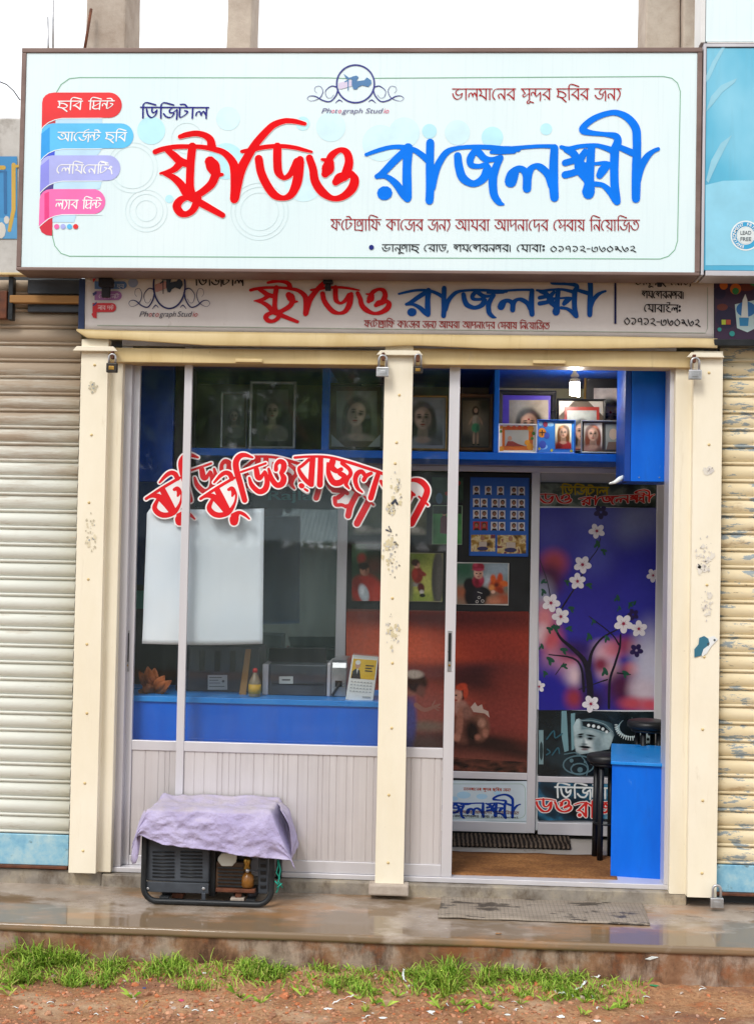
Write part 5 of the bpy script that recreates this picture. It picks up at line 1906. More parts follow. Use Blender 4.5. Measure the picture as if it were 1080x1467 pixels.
lay = [(soft('#7a2d22', RB, .22, .18, 60, 1.3), [quad(496, 876, 756.5, 1107)]),
       (rockm, [[(600, 1090), (640, 1084), (690, 1088), (757, 1092), (757, 1107), (496, 1107), (496, 1096), (560, 1088)]]),
       (soft('#7a2d22', RB + RK, .22, .2, 60, 1.3), [[(545, 1090), (546, 955), (612, 955), (616, 1000), (602, 1090)], [(645, 1068), (645, 975), (675, 975), (706, 1015), (708, 1068)]]),
       (flat('#9a6454', .35), stroke([(596, 1010, 7), (608, 1017, 6), (621, 1013, 4.5), (630, 1009, 2)], 3) + stroke([(620, 1012, 2.6), (630, 1014, 1.6)], 1) + stroke([(619, 1011, 2.4), (623, 1004, 1.4)], 1) + stroke([(621, 1013, 2.4), (628, 1018, 1.4)], 1)),
       (flat('#bfa698', .35), [[(674, 1013), (680, 1006), (684, 1012), (690, 1009), (692, 1016), (699, 1019), (701, 1028), (694, 1022), (686, 1021), (678, 1020)]])]
poster('large red sunset poster of two children playing on a rocky shore', 'poster', 495, 875, 757, 1108, lay, '#6d3a32')

# small white name board at the foot
ps_ = poster('small white name board with dark blue Bengali lettering at the foot of the partition', 'name board', 560, 1118, 757, 1177, [(flat('#c9d6dd', .35), [quad(561, 1119, 756, 1176)]), (flat('#a9cfe6', .35), [ellipse(664, 1139, 10, 5), ellipse(690, 1141, 8, 4), ellipse(712, 1136, 5, 3), ellipse(650, 1144, 6, 3)]), (flat('#9fb6a8', .35), line_loop(rrect(566, 1123, 752, 1172, 8), .8))], '#aab7bd')
letter(ps_, tpoly(T_BLUE, lambda x, y: (600 + (x - 537) * .358, 1150 + (y - 211) * .262 + (x - 537) * .004), 0, .33), '#1d3f98', YQ - .002, 'blue_lettering')
letter(ps_, bengali('ভ া ল ম া ে ন র _ স ু ন্দ র _ ছ ি ব র _ জ ন য্', 664, 1128.5, 731, 1130, 3.6, .18), '#b0503a', YQ - .002)
letter(ps_, bengali('ফ ট া গ র _ ক া ে জ র _ জ ন য্ _ অ া ম র া _ অ া প ন া ে দ র _ ে স ব া য় _ ি ন য় া জ ত', 610, 1160.5, 743, 1163, 3.8, .18), '#7d4a3e', YQ - .002)
letter(ps_, bengali('ভ া ন ু গ া ছ _ ে র া ড , _ শ ম শ র ন গ র । _ ে ম া ব া ঃ _ ০ ১ ৭ ১ ২ - ৩ ৬ ০ ৯ ৬ ২', 630, 1167, 742, 1169.5, 3, .2), '#22242a', YQ - .002)

# top banner over the flower poster, same words in yellow and outlined red
forest = blur_mat('dark_scene_print', [(.3, '#14191a'), (.5, '#33403a'), (.62, '#6b7468'), (.75, '#1d2426')], 10, (1, 1, 1.4), (5, 0, 3), .3, 4)
tb = poster('dark strip banner with yellow and outlined red Bengali lettering above the flower poster', 'banner', 771, 692, 939, 726, [(forest, [quad(771.5, 692.5, 938.5, 725.5)])], '#20282a')
letter(tb, bengali('ি ড ি জ ট া ল', 803, 697.5, 871, 698.5, 10.5, .2, False), '#b59a1e', YQ - .0015)
fnt = lambda x, y: (720 + (x - 218) * .30, 711 + (y - 210) * .20 + (x - 500) * .0 - 3 * math.sin((x - 350) / 260))
tr_ = [s for s in T_RED if min(p[0] for p in s) > 345]
letter(tb, tpoly(tr_, lambda x, y: (772 + (x - 370) * .33, 708 + (y - 210) * .17), 1.6, .24), '#c9b8ae', YQ - .0014, 'lettering_edge')
letter(tb, tpoly(tr_, lambda x, y: (772 + (x - 370) * .33, 708 + (y - 210) * .17), 0, .22), '#c02a26', YQ - .0019, 'red_lettering')
letter(tb, tpoly(T_BLUE, lambda x, y: (832 + (x - 537) * .26, 713 + (y - 211) * .14 - (x - 537) * .012), 1.6, .24), '#c9b8ae', YQ - .0014, 'lettering_edge')
letter(tb, tpoly(T_BLUE, lambda x, y: (832 + (x - 537) * .26, 713 + (y - 211) * .14 - (x - 537) * .012), 0, .22), '#c02a26', YQ - .0019, 'red_lettering')

# flower poster
BL = [(915, 748, 34, 30, '#7f86ac', .9), (850, 740, 30, 24, '#5a5ea6', .9), (790, 760, 30, 30, '#4a4a9a', .9), (850, 790, 24, 30, '#4d51a4', .9), (930, 830, 30, 60, '#3a3aa0', .9), (793, 806, 17, 16, '#b24a52', .8), (788, 828, 18, 22, '#4a2040', .8), (776, 852, 14, 20, '#8f93a8', .9), (780, 886, 14, 20, '#c97a80', .8), (778, 910, 10, 14, '#d9c3c8', .8), (791, 920, 14, 22, '#b8505a', .8), (800, 950, 20, 20, '#c98a94', .8), (815, 940, 16, 12, '#b06070', .8), (822, 968, 14, 14, '#cdb0b8', .8), (788, 990, 22, 40, '#22208a', .7), (822, 1000, 12, 14, '#8f3040', .8),
      (862, 935, 16, 14, '#d0a8b6', .8), (878, 930, 14, 12, '#c0707e', .8), (872, 960, 16, 14, '#cfa2ae', .8), (860, 952, 10, 10, '#7a2c44', .8), (898, 925, 16, 12, '#8a3a58', .8), (905, 960, 12, 10, '#c94a48', .7), (890, 985, 22, 26, '#4a1c3c', .8), (915, 985, 14, 14, '#7f3148', .8), (930, 955, 22, 50, '#b9b6c8', .8), (922, 990, 18, 16, '#c3b3bf', .8), (905, 1008, 16, 9, '#b84a58', .8), (930, 1010, 14, 9, '#c05060', .8), (850, 1005, 14, 16, '#2a1238', .8), (840, 970, 10, 30, '#251a4c', .8), (826, 930, 22, 12, '#2a1a5c', .9)]
fx, fy, fs_ = 750, 680, 4.19
FP = lambda x, y: (fx + x / fs_, fy + y / fs_)


def br(pts):
    return stroke([FP(x, y) + (max(w * .62, 5) / fs_,) for x, y, w in pts], 4)


branch = br([(400, 1400, 60), (395, 1250, 62), (370, 1130, 50), (300, 1050, 38), (220, 980, 26), (180, 900, 14)]) + br([(390, 1150, 40), (410, 1060, 26), (470, 980, 18), (560, 930, 12)]) + br([(510, 1400, 26), (515, 1240, 24), (545, 1140, 22), (575, 1040, 20), (580, 960, 16)]) + br([(570, 1020, 18), (530, 960, 12), (430, 880, 10), (390, 850, 6)]) \
    + br([(360, 1300, 26), (345, 1160, 22), (290, 1100, 18), (150, 1080, 10)]) + br([(190, 860, 18), (260, 750, 15), (330, 640, 12), (390, 520, 10), (440, 450, 8), (460, 380, 6)]) + br([(160, 740, 10), (140, 640, 8), (95, 510, 5)]) + br([(500, 1230, 14), (440, 1250, 10), (330, 1290, 8)]) + br([(560, 1190, 12), (640, 1200, 8)]) + br([(190, 1200, 8), (240, 1130, 5)])
leaves, dkf = [], []
for (x, y, a, s) in ((445, 415, 1.2, 40), (480, 455, .2, 34), (120, 700, .8, 34), (115, 640, -.9, 30), (190, 915, .1, 46), (155, 925, .3, 36), (270, 920, -.4, 34), (285, 800, .1, 34), (390, 660, -.2, 36), (260, 640, .2, 30), (420, 880, .9, 26), (395, 970, 1, 40), (500, 980, .8, 34), (240, 1050, .1, 40), (240, 1145, -.4, 34), (160, 1110, .5, 46), (490, 1180, 1.1, 44), (610, 1190, .5, 40), (565, 740, 1.3, 34), (640, 780, .8, 30), (665, 770, 2, 26), (575, 800, 1, 24), (110, 1030, 1.2, 30), (130, 1190, .7, 30)):
    cx, cy = FP(x, y)
    leaves.append(ellipse(cx, cy, s / fs_ * .62, s / fs_ * .28, 10, a))
    leaves.append(ellipse(cx + 4 * math.cos(a + 1.3), cy + 4 * math.sin(a + 1.3), s / fs_ * .45, s / fs_ * .2, 10, a + .9))


def flower(x, y, r, ang, squash=1.0):
    cx, cy = FP(x, y)
    r *= .9 / fs_
    pet = []
    for k in range(5):
        a = ang + k * 2 * math.pi / 5
        pet.append(ellipse(cx + .58 * r * math.cos(a), cy + .58 * r * math.sin(a) * squash, .44 * r, .36 * r * (.5 + .5 * squash), 12, a))
    mid = [[(cx + q * r * math.cos(ang + k * math.pi / 5 + d), cy + q * r * math.sin(ang + k * math.pi / 5 + d) * squash) for q, d in ((.05, -.6), (.56 if k % 2 == 0 else .38, 0), (.05, .6))] for k in range(10)] + [disc(cx, cy, .17 * r, 10)]
    return pet, mid


pets, mids = [], []
for (x, y, r, a, s) in ((438, 338, 56, .5, .85), (352, 540, 60, .2, 1), (322, 640, 56, .9, 1), (163, 770, 62, .1, 1), (222, 852, 60, .6, 1), (598, 895, 64, .3, 1), (690, 925, 56, .9, 1), (402, 1376, 58, .5, 1), (775, 605, 44, .4, 1.1), (92, 1272, 40, .9, 1)):
    p, m_ = flower(x, y, r, a, s)
    pets += [[(min(max(u, 771.3), 939.2), v) for u, v in q] for q in p]
    mids += m_
    dkf += []
dk, _d = [], None
for (x, y, r, a) in ((462, 225, 48, .3), (675, 1055, 46, .2), (655, 840, 40, .6)):
    dk += flower(x, y, r, a)[0]
poster('tall blue and pink blossom poster with white flowers on dark branches', 'poster', 770.5, 726.5, 940, 1018.5,
       [(soft('#2c2a8c', BL, .2, .05, 40), [quad(771.3, 727.5, 939.2, 1017.3)]), (flat('#2a1f4a', .3), dk), (flat('#1a1524', .3), branch), (flat('#1f4a3a', .3), leaves), (flat('#dcd6da', .3), pets), (flat('#8f1f42', .3), mids)], '#c9c9cf')

# grey wedding portrait poster
wed = blur_mat('grey_teal_print', [(.3, '#0c1113'), (.55, '#182226'), (.75, '#2a3b42')], 7, (1, 1, 1), (2, 0, 2), .25, 3)
wx, wy, ws = 750, 1000, 4.909
WP = lambda x, y: (wx + x / ws, wy + y / ws)
wpoly = lambda pts: [WP(x, y) for x, y in pts]
tooth = []
for k in range(22):
    a = -.15 + k * 3.3 / 21
    cx, cy = 750 + 95 * math.cos(a), 190 + 80 * math.sin(a)
    c2, d2 = 750 + 112 * math.cos(a), 190 + 108 * math.sin(a)
    tooth += stroke([WP(cx, cy) + (1.7,), WP(c2, d2) + (1.0,)], 1, 0, 4)
lay = [(wed, [quad(770.5, 1019.5, 939, 1111.5)]), (flat('#6f949c', .3), [wpoly([(265, 90), (300, 90), (315, 370), (285, 380), (262, 250)]), wpoly([(330, 110), (360, 105), (355, 360), (335, 370)])]),
       (soft('#22333a', [WP(480, 300) + (28, 30, '#5e7a82', .4), WP(455, 318) + (20, 18, '#c9d3d4', .25), WP(520, 325) + (8, 14, '#7c9096', .7), WP(390, 300) + (6, 14, '#a3b3b6', .7), WP(430, 255) + (20, 5, '#8fa3a8', .7), WP(370, 190) + (6, 14, '#a9bcc0', .5), WP(590, 300) + (8, 14, '#9fb3b8', .5), WP(398, 272) + (4.6, 2.6, '#5d6d72', .7), WP(466, 284) + (5.4, 3, '#5d6d72', .7), WP(398, 272) + (2.6, 1.1, '#0a0d0e', .4), WP(466, 286) + (3.2, 1.3, '#0a0d0e', .4), WP(400, 255) + (4.4, 1.2, '#0d1214', .5, -.15), WP(470, 264) + (6.4, 1.3, '#0d1214', .5, .15), WP(420, 312) + (2, 6, '#8c9ca0', .8), WP(425, 325) + (4, 1.4, '#5c686c', .7), WP(430, 345) + (8, 2, '#0d1214', .4, .08), WP(428, 362) + (5, 1.6, '#6e5a5c', .6), WP(430, 385) + (7, 3, '#8fa0a4', .8)], .25, .12, 50), [wpoly([(345, 200), (370, 150), (420, 130), (540, 130), (620, 180), (635, 260), (600, 360), (440, 390), (370, 400), (355, 330)])]),
       (flat('#10171a', .3), [wpoly([(360, 130), (420, 100), (520, 100), (600, 140), (630, 180), (560, 160), (470, 140), (400, 150)]), wpoly([(412, 165), (470, 165), (560, 190), (605, 235), (590, 245), (520, 222), (440, 205), (415, 195)])]),
       (flat('#8fa3a8', .3), stroke([WP(405, 158) + (.7,), WP(480, 158) + (.7,), WP(570, 186) + (.7,), WP(622, 236) + (.7,)], 4) + stroke([WP(410, 203) + (.7,), WP(470, 214) + (.7,), WP(530, 232) + (.7,), WP(590, 255) + (.7,)], 4)),
       (flat('#d3dcdd', .3), [disc(*WP(455, 192), 2.3, 10), disc(*WP(490, 197), 2.4, 10), disc(*WP(525, 205), 2.4, 10), disc(*WP(555, 218), 2.3, 10), disc(*WP(582, 238), 2.2, 10)]),
       (flat('#8fa8ae', .3), [wpoly([(640, 215), (690, 160), (760, 140), (845, 165), (850, 235), (800, 280), (720, 275), (660, 250)])]), (flat('#0e1517', .3), [ellipse(*WP(755, 205), 17, 13, 18)]), (flat('#c9d6d8', .3), [disc(*WP(768, 196), 3, 9)] + tooth),
       (flat('#a9bcc0', .3), [wpoly([(870, 200), (915, 200), (900, 320), (850, 320)])]), (flat('#141b1e', .3), [disc(*WP(885, 225), 2, 7), disc(*WP(880, 255), 2.2, 7), disc(*WP(872, 290), 2.2, 7)]),
       (flat('#56737c', .3), line_loop(ellipse(*WP(385, 470), 22, 13, 26), 2) + line_loop(ellipse(*WP(390, 500), 12, 8, 20), 2) + stroke([WP(285, 395) + (1.5,), WP(380, 390) + (1.5,), WP(450, 480) + (1.5,), WP(440, 545) + (1.5,)], 4) + [disc(*WP(335, 440), 3, 8), disc(*WP(395, 505), 4, 9), disc(*WP(350, 470), 1.6, 7), disc(*WP(430, 450), 2, 7)]),
       (flat('#2d5a68', .3), stroke([WP(160, 290) + (2,), WP(210, 230) + (2,), WP(220, 280) + (2,), WP(270, 250) + (2,)], 4) + stroke([WP(160, 400) + (2,), WP(185, 380) + (2,), WP(165, 360) + (2,)], 4) + stroke([WP(200, 400) + (2,), WP(240, 350) + (2,), WP(250, 390) + (2,)], 4)),
       (flat('#7f9a9f', .3), [quad(771.5, 1046, 778, 1095)]), (flat('#2a3a3e', .3), [ellipse(775, 1076, 2.5, 14, 8)])]
poster('dark grey and teal wedding poster of a man with a jewelled headdress', 'poster', 770, 1019, 939.5, 1112, lay, '#14191b')

# lower banner
wave = blur_mat('dark_wave_print', [(.3, '#0e1216'), (.48, '#173546'), (.6, '#2f7396'), (.72, '#8fb6c9'), (.8, '#1a2a34')], 6, (1, 1, 1.3), (2.2, 0, 4.4), .28, 4)
lb = poster('dark blue wave banner with outlined red Bengali lettering near the floor', 'banner', 770, 1119, 940, 1176, [(wave, [quad(770.5, 1119.5, 939.5, 1175.5)])], '#1a2228')
letter(lb, bengali('ি ড ি জ ট া ল', 795, 1127.5, 888, 1129.5, 15, .17, False), '#dfe3e2', YQ - .0015)
letter(lb, tpoly(tr_, lambda x, y: (768 + (x - 370) * .36, 1145 + (y - 210) * .24), 2.4, .30), '#e6d9d4', YQ - .0014, 'lettering_edge')
letter(lb, tpoly(tr_, lambda x, y: (768 + (x - 370) * .36, 1145 + (y - 210) * .24), 0, .28), '#d0302c', YQ - .0019, 'red_lettering')
letter(lb, tpoly(T_BLUE, lambda x, y: (826 + (x - 537) * .28, 1150 + (y - 211) * .27), 2.4, .30), '#e6d9d4', YQ - .0014, 'lettering_edge')
letter(lb, tpoly(T_BLUE, lambda x, y: (826 + (x - 537) * .28, 1150 + (y - 211) * .27), 0, .28), '#d0302c', YQ - .0019, 'red_lettering')
# dark strip above the pane at the left, with a few pale green latin letters
lb2 = poster('dark strip board with dull teal latin letters behind the red window lettering', 'name board', 275, 690, 478, 727, [(flat('#1c2426', .35), [quad(276, 691, 477, 726)])], '#1a2022')
mb = MB()
add_latin(mb, 'Rajla', 384, 716, 64, 13, YQ - .002, flat('#3f7f7c', .4), 0, .02)
mb.build('lettering', None, lb2, recalc=False)

# ------------------------------------------------------------------ display shelf with framed portraits
YSH = .5
zsh = Z(650, YSH + .04, 780)                    # top of the shelf board
sh = thing('display_shelf', 'long blue display shelf high under the ceiling holding framed portraits', 'shelf', (X(700, YSH), YSH, zsh))
xl_, xr_ = XL + .002, X(897, YSH, 590)
zlow = Z(660, YSH, 780)
MB().box(xl_, xr_, YSH, YB + .3, zlow, zsh).build('board', M['blue'], sh, .002)
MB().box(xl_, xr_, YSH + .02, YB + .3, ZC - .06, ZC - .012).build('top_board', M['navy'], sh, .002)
for a0, a1 in ((461, 471), (707.5, 714.5)):
    MB().box(X(a0, YSH, 590), X(a1, YSH, 590), YSH + .003, YB + .27, zsh + .0005, ZC - .061).build('divider', M['blue'], sh, .002)
MB().box(xl_, xr_, YB + .272, YB + .295, zsh + .0005, ZC - .061).build('back_board', M['room_wall'], sh)


def gold_black(name, a, b_):
    return var(name, a, b_, 18, (.3, .45), .3)


M['gold'] = var('old_gold_moulding', '#8f6f34', '#b8935a', 22, (.3, .5), .5)
M['frame_black'] = var('black_moulding', '#141416', '#232326', 15, (.25, .4))
M['frame_silver'] = var('grey_moulding', '#8f979a', '#b9c0c2', 15, (.3, .4), .4)
M['frame_red'] = var('red_moulding', '#8f231c', '#a83226', 15, (.3, .4))
M['frame_brown'] = var('brown_moulding', '#4a3420', '#6b4c2c', 15, (.3, .45))


def portrait(x0, y0, x1, y1, bg='#5a6462', skin='#a88a78', hair='#171415', cloth='#33383a', veil=None, dot=False, tilt=0, fx=.5, fy=.42, fr=.21, ornament=None):
    w, h = x1 - x0, y1 - y0
    cx, cy, r = x0 + w * fx, y0 + h * fy, w * fr
    rr = random.Random(int(x0 * 7 + y0))
    dk = lambda c_, f: '#' + ''.join('%02x' % int(max(0, min(255, int(c_[i:i + 2], 16) * f))) for i in (1, 3, 5))
    sd_ = rr.choice((-1, 1))
    B = [(x0 + w * rr.random(), y0 + h * .3, w * .6, h * .5, dk(bg, 1.35), .9), (x0 + w * rr.random(), y1, w * .6, h * .4, dk(bg, .55), .9)]
    if veil:
        B += [(cx, cy + r * .8, r * 1.9, r * 3.0, veil, .25), (cx + sd_ * r, cy + r * 1.5, r * .6, r * 2.2, dk(veil, .75), .5)]
    hv = rr.uniform(1.15, 1.5)
    B += [(cx - sd_ * r * .1, cy - r * .3, r * 1.3, r * 1.55, hair, .2), (cx - r * 1.0, cy + r * .9, r * .5, r * 1.5 * hv, hair, .35), (cx + r * 1.0, cy + r * .9, r * .5, r * 1.5 * hv, hair, .35), (cx + sd_ * r * .4, cy - r * 1.3, r * .45, r * .22, dk(hair, 2.6), .7, .4 * sd_, .6)]
    B += [(cx - sd_ * r * .2, cy + r * 3.6, r * 2.3, r * 1.6, cloth, .2), (cx + sd_ * r * 1.2, cy + r * 3.5, r * .8, r * 1.3, dk(cloth, .6), .7), (cx, cy + r * 1.7, r * .55, r * 1.0, dk(skin, .72), .3), (cx, cy + r * 2.35, r * .8, r * .35, dk(skin, .88), .4)]
    B += [(cx, cy, r * .88, r * 1.2, skin, .16, tilt), (cx + sd_ * r * .55, cy + r * .15, r * .38, r * .95, dk(skin, .66), .8, tilt, .85), (cx - sd_ * r * .3, cy - r * .55, r * .4, r * .3, dk(skin, 1.22), .9), (cx - sd_ * r * .35, cy + r * .35, r * .25, r * .25, dk(skin, 1.14), .9)]
    ct_, st_ = math.cos(tilt), math.sin(tilt)
    rt_ = lambda dx, dy: (cx + (dx * ct_ - dy * st_) * r, cy + (dx * st_ + dy * ct_) * r)
    for s_ in (-1, 1):
        e = rt_(s_ * .38, -.12)
        B += [(e[0], e[1] + r * .0, r * .28, r * .2, dk(skin, .6), .7), (e[0], e[1], r * .17, r * .075, '#120d0d', .35)]
        e = rt_(s_ * .4, -.4)
        B += [(e[0], e[1], r * .26, r * .055, '#1c1413', .5, .12 * s_)]
    e = rt_(.07 * sd_, .22)
    B += [(e[0], e[1], r * .09, r * .3, dk(skin, .74), .8), (rt_(0, .4)[0], rt_(0, .4)[1], r * .17, r * .06, dk(skin, .55), .8)]
    e = rt_(0, .7)
    B += [(e[0], e[1], r * .27, r * .1, '#7f2f30', .4), (e[0], e[1] + r * .2, r * .2, r * .06, dk(skin, .75), .8)]
    if dot:
        B.append((cx, cy - r * .55, r * .11, r * .12, '#8f1422', .3))
    if ornament:
        B += [(cx, cy - r * .85, r * .14, r * .18, ornament, .35)] + [(cx + k * r * .2, cy - r * (1.02 - .05 * k * k), r * .09, r * .08, ornament, .4) for k in (-4, -3, -2, -1, 1, 2, 3, 4)] + [(cx + s_ * r * .98, cy + r * .4, r * .14, r * .2, ornament, .4) for s_ in (-1, 1)]
    B.append((cx - sd_ * w * .25, y0 + h * .15, w * .25, h * .25, '#c9d2d2', .95, .5, .22))          # soft pale oval over the upper part of the picture
    return [(soft(bg, B, .22), [quad(x0, y0, x1, y1)])]


def framed(label, x0, y0, x1, y1, Y, fmat, fw_, layers, mount=None, mw=0, lean=.0, glass=False, inner=None):
    """frame of four mitred rails, mount and picture"""
    t = thing('framed_photo', label, 'picture frame', tuple(P((x0 + x1) / 2, y1, Y)), 'framed portraits on the display shelf')
    a0, a1 = X(x0, Y, (y0 + y1) / 2), X(x1, Y, (y0 + y1) / 2)
    b1, b0 = Z(y0, Y, (x0 + x1) / 2), Z(y1, Y, (x0 + x1) / 2)
    b0 = max(b0, zsh + .001)
    f = fw_ * (Y - CAM[1]) / F
    mb = MB()
    d = .018
    of = [(a0, b0), (a1, b0), (a1, b1), (a0, b1)]
    inn = [(a0 + f, b0 + f), (a1 - f, b0 + f), (a1 - f, b1 - f), (a0 + f, b1 - f)]
    for ring, y in ((of, Y + d), (of, Y + .004), ([(p[0] + (q[0] - p[0]) * .3, p[1] + (q[1] - p[1]) * .3) for p, q in zip(of, inn)], Y), ([(p[0] + (q[0] - p[0]) * .8, p[1] + (q[1] - p[1]) * .8) for p, q in zip(of, inn)], Y + .003), (inn, Y + .007), (inn, Y + d)):
        mb.v += [(p[0], y, p[1]) for p in ring]
    for k in range(5):
        for i in range(4):
            j = (i + 1) % 4
            mb.face((4 * k + i, 4 * k + j, 4 * k + 4 + j, 4 * k + 4 + i))
    for i in range(4):
        j = (i + 1) % 4
        mb.face((i, j, 20 + j, 20 + i))
    mb.build('frame', fmat, t)
    lay = list(layers)
    if mount:
        lay = [(flat(mount, .4), [quad(x0 + fw_ * .9, y0 + fw_ * .9, x1 - fw_ * .9, y1 - fw_ * .9)])] + lay
    sheet('picture', lay, Y + .014, t, .0004)
    MB().box(a0 + .002, a1 - .002, Y + d + .0005, Y + d + .003, b0 + .002, b1 - .002).build('backing', flat('#4a3f34', .6), t)
    return t


framed('narrow grey portrait in a thin pale frame, leftmost of the shelf portraits', 316, 561, 355, 643, .62, M['frame_silver'], 3, portrait(321, 566, 350, 638, '#3a4644', '#8a8378', '#1f2422', '#5e6560'))
framed('grey portrait in a double lined pale frame behind the front window', 357, 546, 424, 643, .58, M['frame_silver'], 4, portrait(368, 558, 413, 632, '#3f4b48', '#948b80', '#212524', '#6d6f68'), '#1d2524')
framed('portrait with pale corner mounts left of the middle post', 470, 549, 549, 644, .56, M['frame_black'], 4, portrait(482, 560, 540, 632, '#59645c', '#b5a796', '#161616', '#8d887c', tilt=.25, fy=.46, fr=.24) + [(flat('#8f989a', .3), [[(474.5, 640), (474.5, 622), (494, 640)], [(545, 640), (545, 622), (527, 640)]])])
framed('pale portrait in a gold edged frame just right of the middle post', 583, 566, 641, 645, .62, M['gold'], 3, portrait(590, 573, 634, 638, '#6c7480', '#b39f96', '#2a2730', '#7f8590', fr=.3, fx=.35, fy=.4), '#8a93a2')
framed('gold framed full length photo of a woman in a green skirt', 655, 564, 706, 646, .6, M['frame_brown'], 5, [(soft('#4c463c', [(680, 600, 14, 24, '#857a68', .9), (668, 630, 10, 8, '#2a2620', .9), (694, 580, 8, 10, '#332e27', .9), (681, 589, 4.6, 7, '#241813', .3), (681.4, 588, 2.8, 3.6, '#b99c8a', .3), (681, 602, 5, 7.5, '#b9b0a0', .25), (684, 603, 2, 6, '#8d8474', .8), (681, 613, 5.6, 7, '#3f9468', .25), (684, 614, 2, 6, '#27684a', .8), (678.4, 628, 1.7, 9, '#b3967f', .3), (683.8, 628, 1.7, 9, '#a58872', .3), (678, 637, 2, 1, '#1c1512', .4), (684.5, 637, 2, 1, '#1c1512', .4), (674, 603, 1.4, 6, '#b3967f', .4, .4), (688.6, 603, 1.4, 6, '#a88b75', .4, -.4)], .25, .1, 60), [quad(662, 574, 700, 639)])], '#23201c')
framed('black framed portrait of a veiled bride on a purple mount', 712.5, 559, 796, 646, .66, M['frame_black'], 7, portrait(729, 573, 785, 640, '#7c7468', '#a9826e', '#1a1214', '#5e4a48', veil='#8d8478', dot=True, fr=.23, fy=.52), '#4636a0')
framed('portrait under a red frame with pale corner mounts', 797, 571, 867, 647, .68, M['frame_black'], 3, [(flat('#a8a49c', .3), [[(800.5, 574.5), (822, 574.5), (800.5, 596)], [(863.5, 574.5), (842, 574.5), (863.5, 596)]]), (flat('#8f2a22', .3), [quad(808, 583, 858, 644)])] + portrait(812, 588, 854, 643, '#8a8f8d', '#b09080', '#2d2626', '#6a6460', fr=.24, fy=.55))
framed('large portrait of a woman with a jewelled forehead in a black and gold frame', 836, 535, 900, 646, .76, M['gold'], 3, portrait(850, 556, 898, 640, '#9a8f8c', '#b59c90', '#0e0d10', '#6d2f34', dot=True, ornament='#c9a878', fr=.34, fy=.52), '#1a1a1c')
framed('small photo in a white frame of orange bows and flowers', 713, 607, 769, 649, .535, M['white_plastic'], 2.5, [(flat('#cf6a2c', .35), [quad(719, 611, 763, 645)]), (flat('#a8aaa6', .35), [quad(723, 616, 757, 639)]), (flat('#b88a72', .35), [ellipse(730, 628, 3, 3.6, 12)]), (flat('#8f3a34', .35), [[(724, 639), (727, 632), (734, 632), (742, 636), (752, 639)]]), (flat('#d98f2c', .35), [disc(718, 643, 4, 9), disc(717, 611, 3.5, 9), disc(760, 614, 4.5, 9), disc(759, 640, 5, 9), disc(755, 634, 4, 9)]), (flat('#4a8a3a', .35), [disc(764, 621, 2.6, 8), disc(717, 618, 2.2, 8), disc(762, 628, 2.2, 8)]), (flat('#d0532c', .35), [disc(728, 612.5, 3, 8), disc(736, 612.5, 3, 8), disc(744, 612.5, 3, 8), disc(752, 612.5, 3, 8)])], '#dcd8cf')
framed('small blue photo frame printed with balloons and a girl at its side', 769, 601, 824, 649.5, .55, flat('#2a62b8', .35), 2, [(flat('#2f78c9', .35), [quad(771, 603, 822, 648)]), (flat('#8fc0e6', .35), [ellipse(778, 640, 6, 4), ellipse(788, 608, 5, 3), ellipse(774, 607, 3, 3)]), (flat('#d98a2c', .35), [ellipse(776, 620, 6, 7, 14)]), (flat('#8f3050', .35), [ellipse(781, 608, 3.4, 4, 12)]), (flat('#3a4fae', .35), [ellipse(777, 637, 5, 6, 12), ellipse(783, 624, 4, 5, 12)]), (flat('#c9b83a', .35), [disc(772, 643, 2, 8), disc(790, 645, 2, 8), disc(818, 646, 2, 8)]), (flat('#2a2320', .35), [quad(775.5, 616, 777, 624), quad(772, 619, 781, 620.4)])] + portrait(795, 607, 818, 643, '#c9bfa8', '#c79f88', '#6a4426', '#9a2a30', fr=.26, fy=.36))
framed('pale small photo frame of two children nearest the blue hanging cupboard', 832, 602, 893, 649, .53, M['frame_silver'], 2, portrait(836, 606, 862, 646, '#b3aea6', '#bd9a88', '#6d3a2c', '#a07a72', fr=.3, fy=.4) + [(flat('#3a3b3c', .35), [quad(865, 606, 891, 646)]), (flat('#8e9692', .2), [quad(867, 608, 889, 644)]), (flat('#b9a898', .3), [ellipse(878, 622, 6, 8, 14)]), (flat('#6d5a50', .3), [[(868, 644), (871, 633), (885, 633), (888, 644)]])])

# hanging energy saving bulb
Yb = .46
bp = P(823, 535, Yb)
bl = thing('light_bulb', 'glowing white spiral energy saving bulb hanging over the shelf', 'bulb', tuple(bp), None)
k = (Yb - CAM[1]) / F
MB().lathe(tuple(P(823, 541, Yb)), [(.012, 0), (.02, .004), (.021, .012), (.013, .02), (.009, .028), (.009, .05)], 16).build('holder', M['white_plastic'], bl)
MB().lathe(tuple(P(823, 548, Yb)), [(.023, -.002), (.026, .004), (.024, .016), (.012, .02)], 16).build('ballast', M['white_plastic'], bl)
sp = []
c0 = P(823, 557, Yb)
for i in range(90):
    a = i / 89
    r = .0185
    sp.append((c0[0] + r * math.cos(a * 6.28 * 4), c0[1] + r * math.sin(a * 6.28 * 4), c0[2] + .03 - a * .064))
MB().tube(sp, .0062, 8).build('spiral_tube', mk_emit('lamp_glow', '#fff6ea', 80), bl)

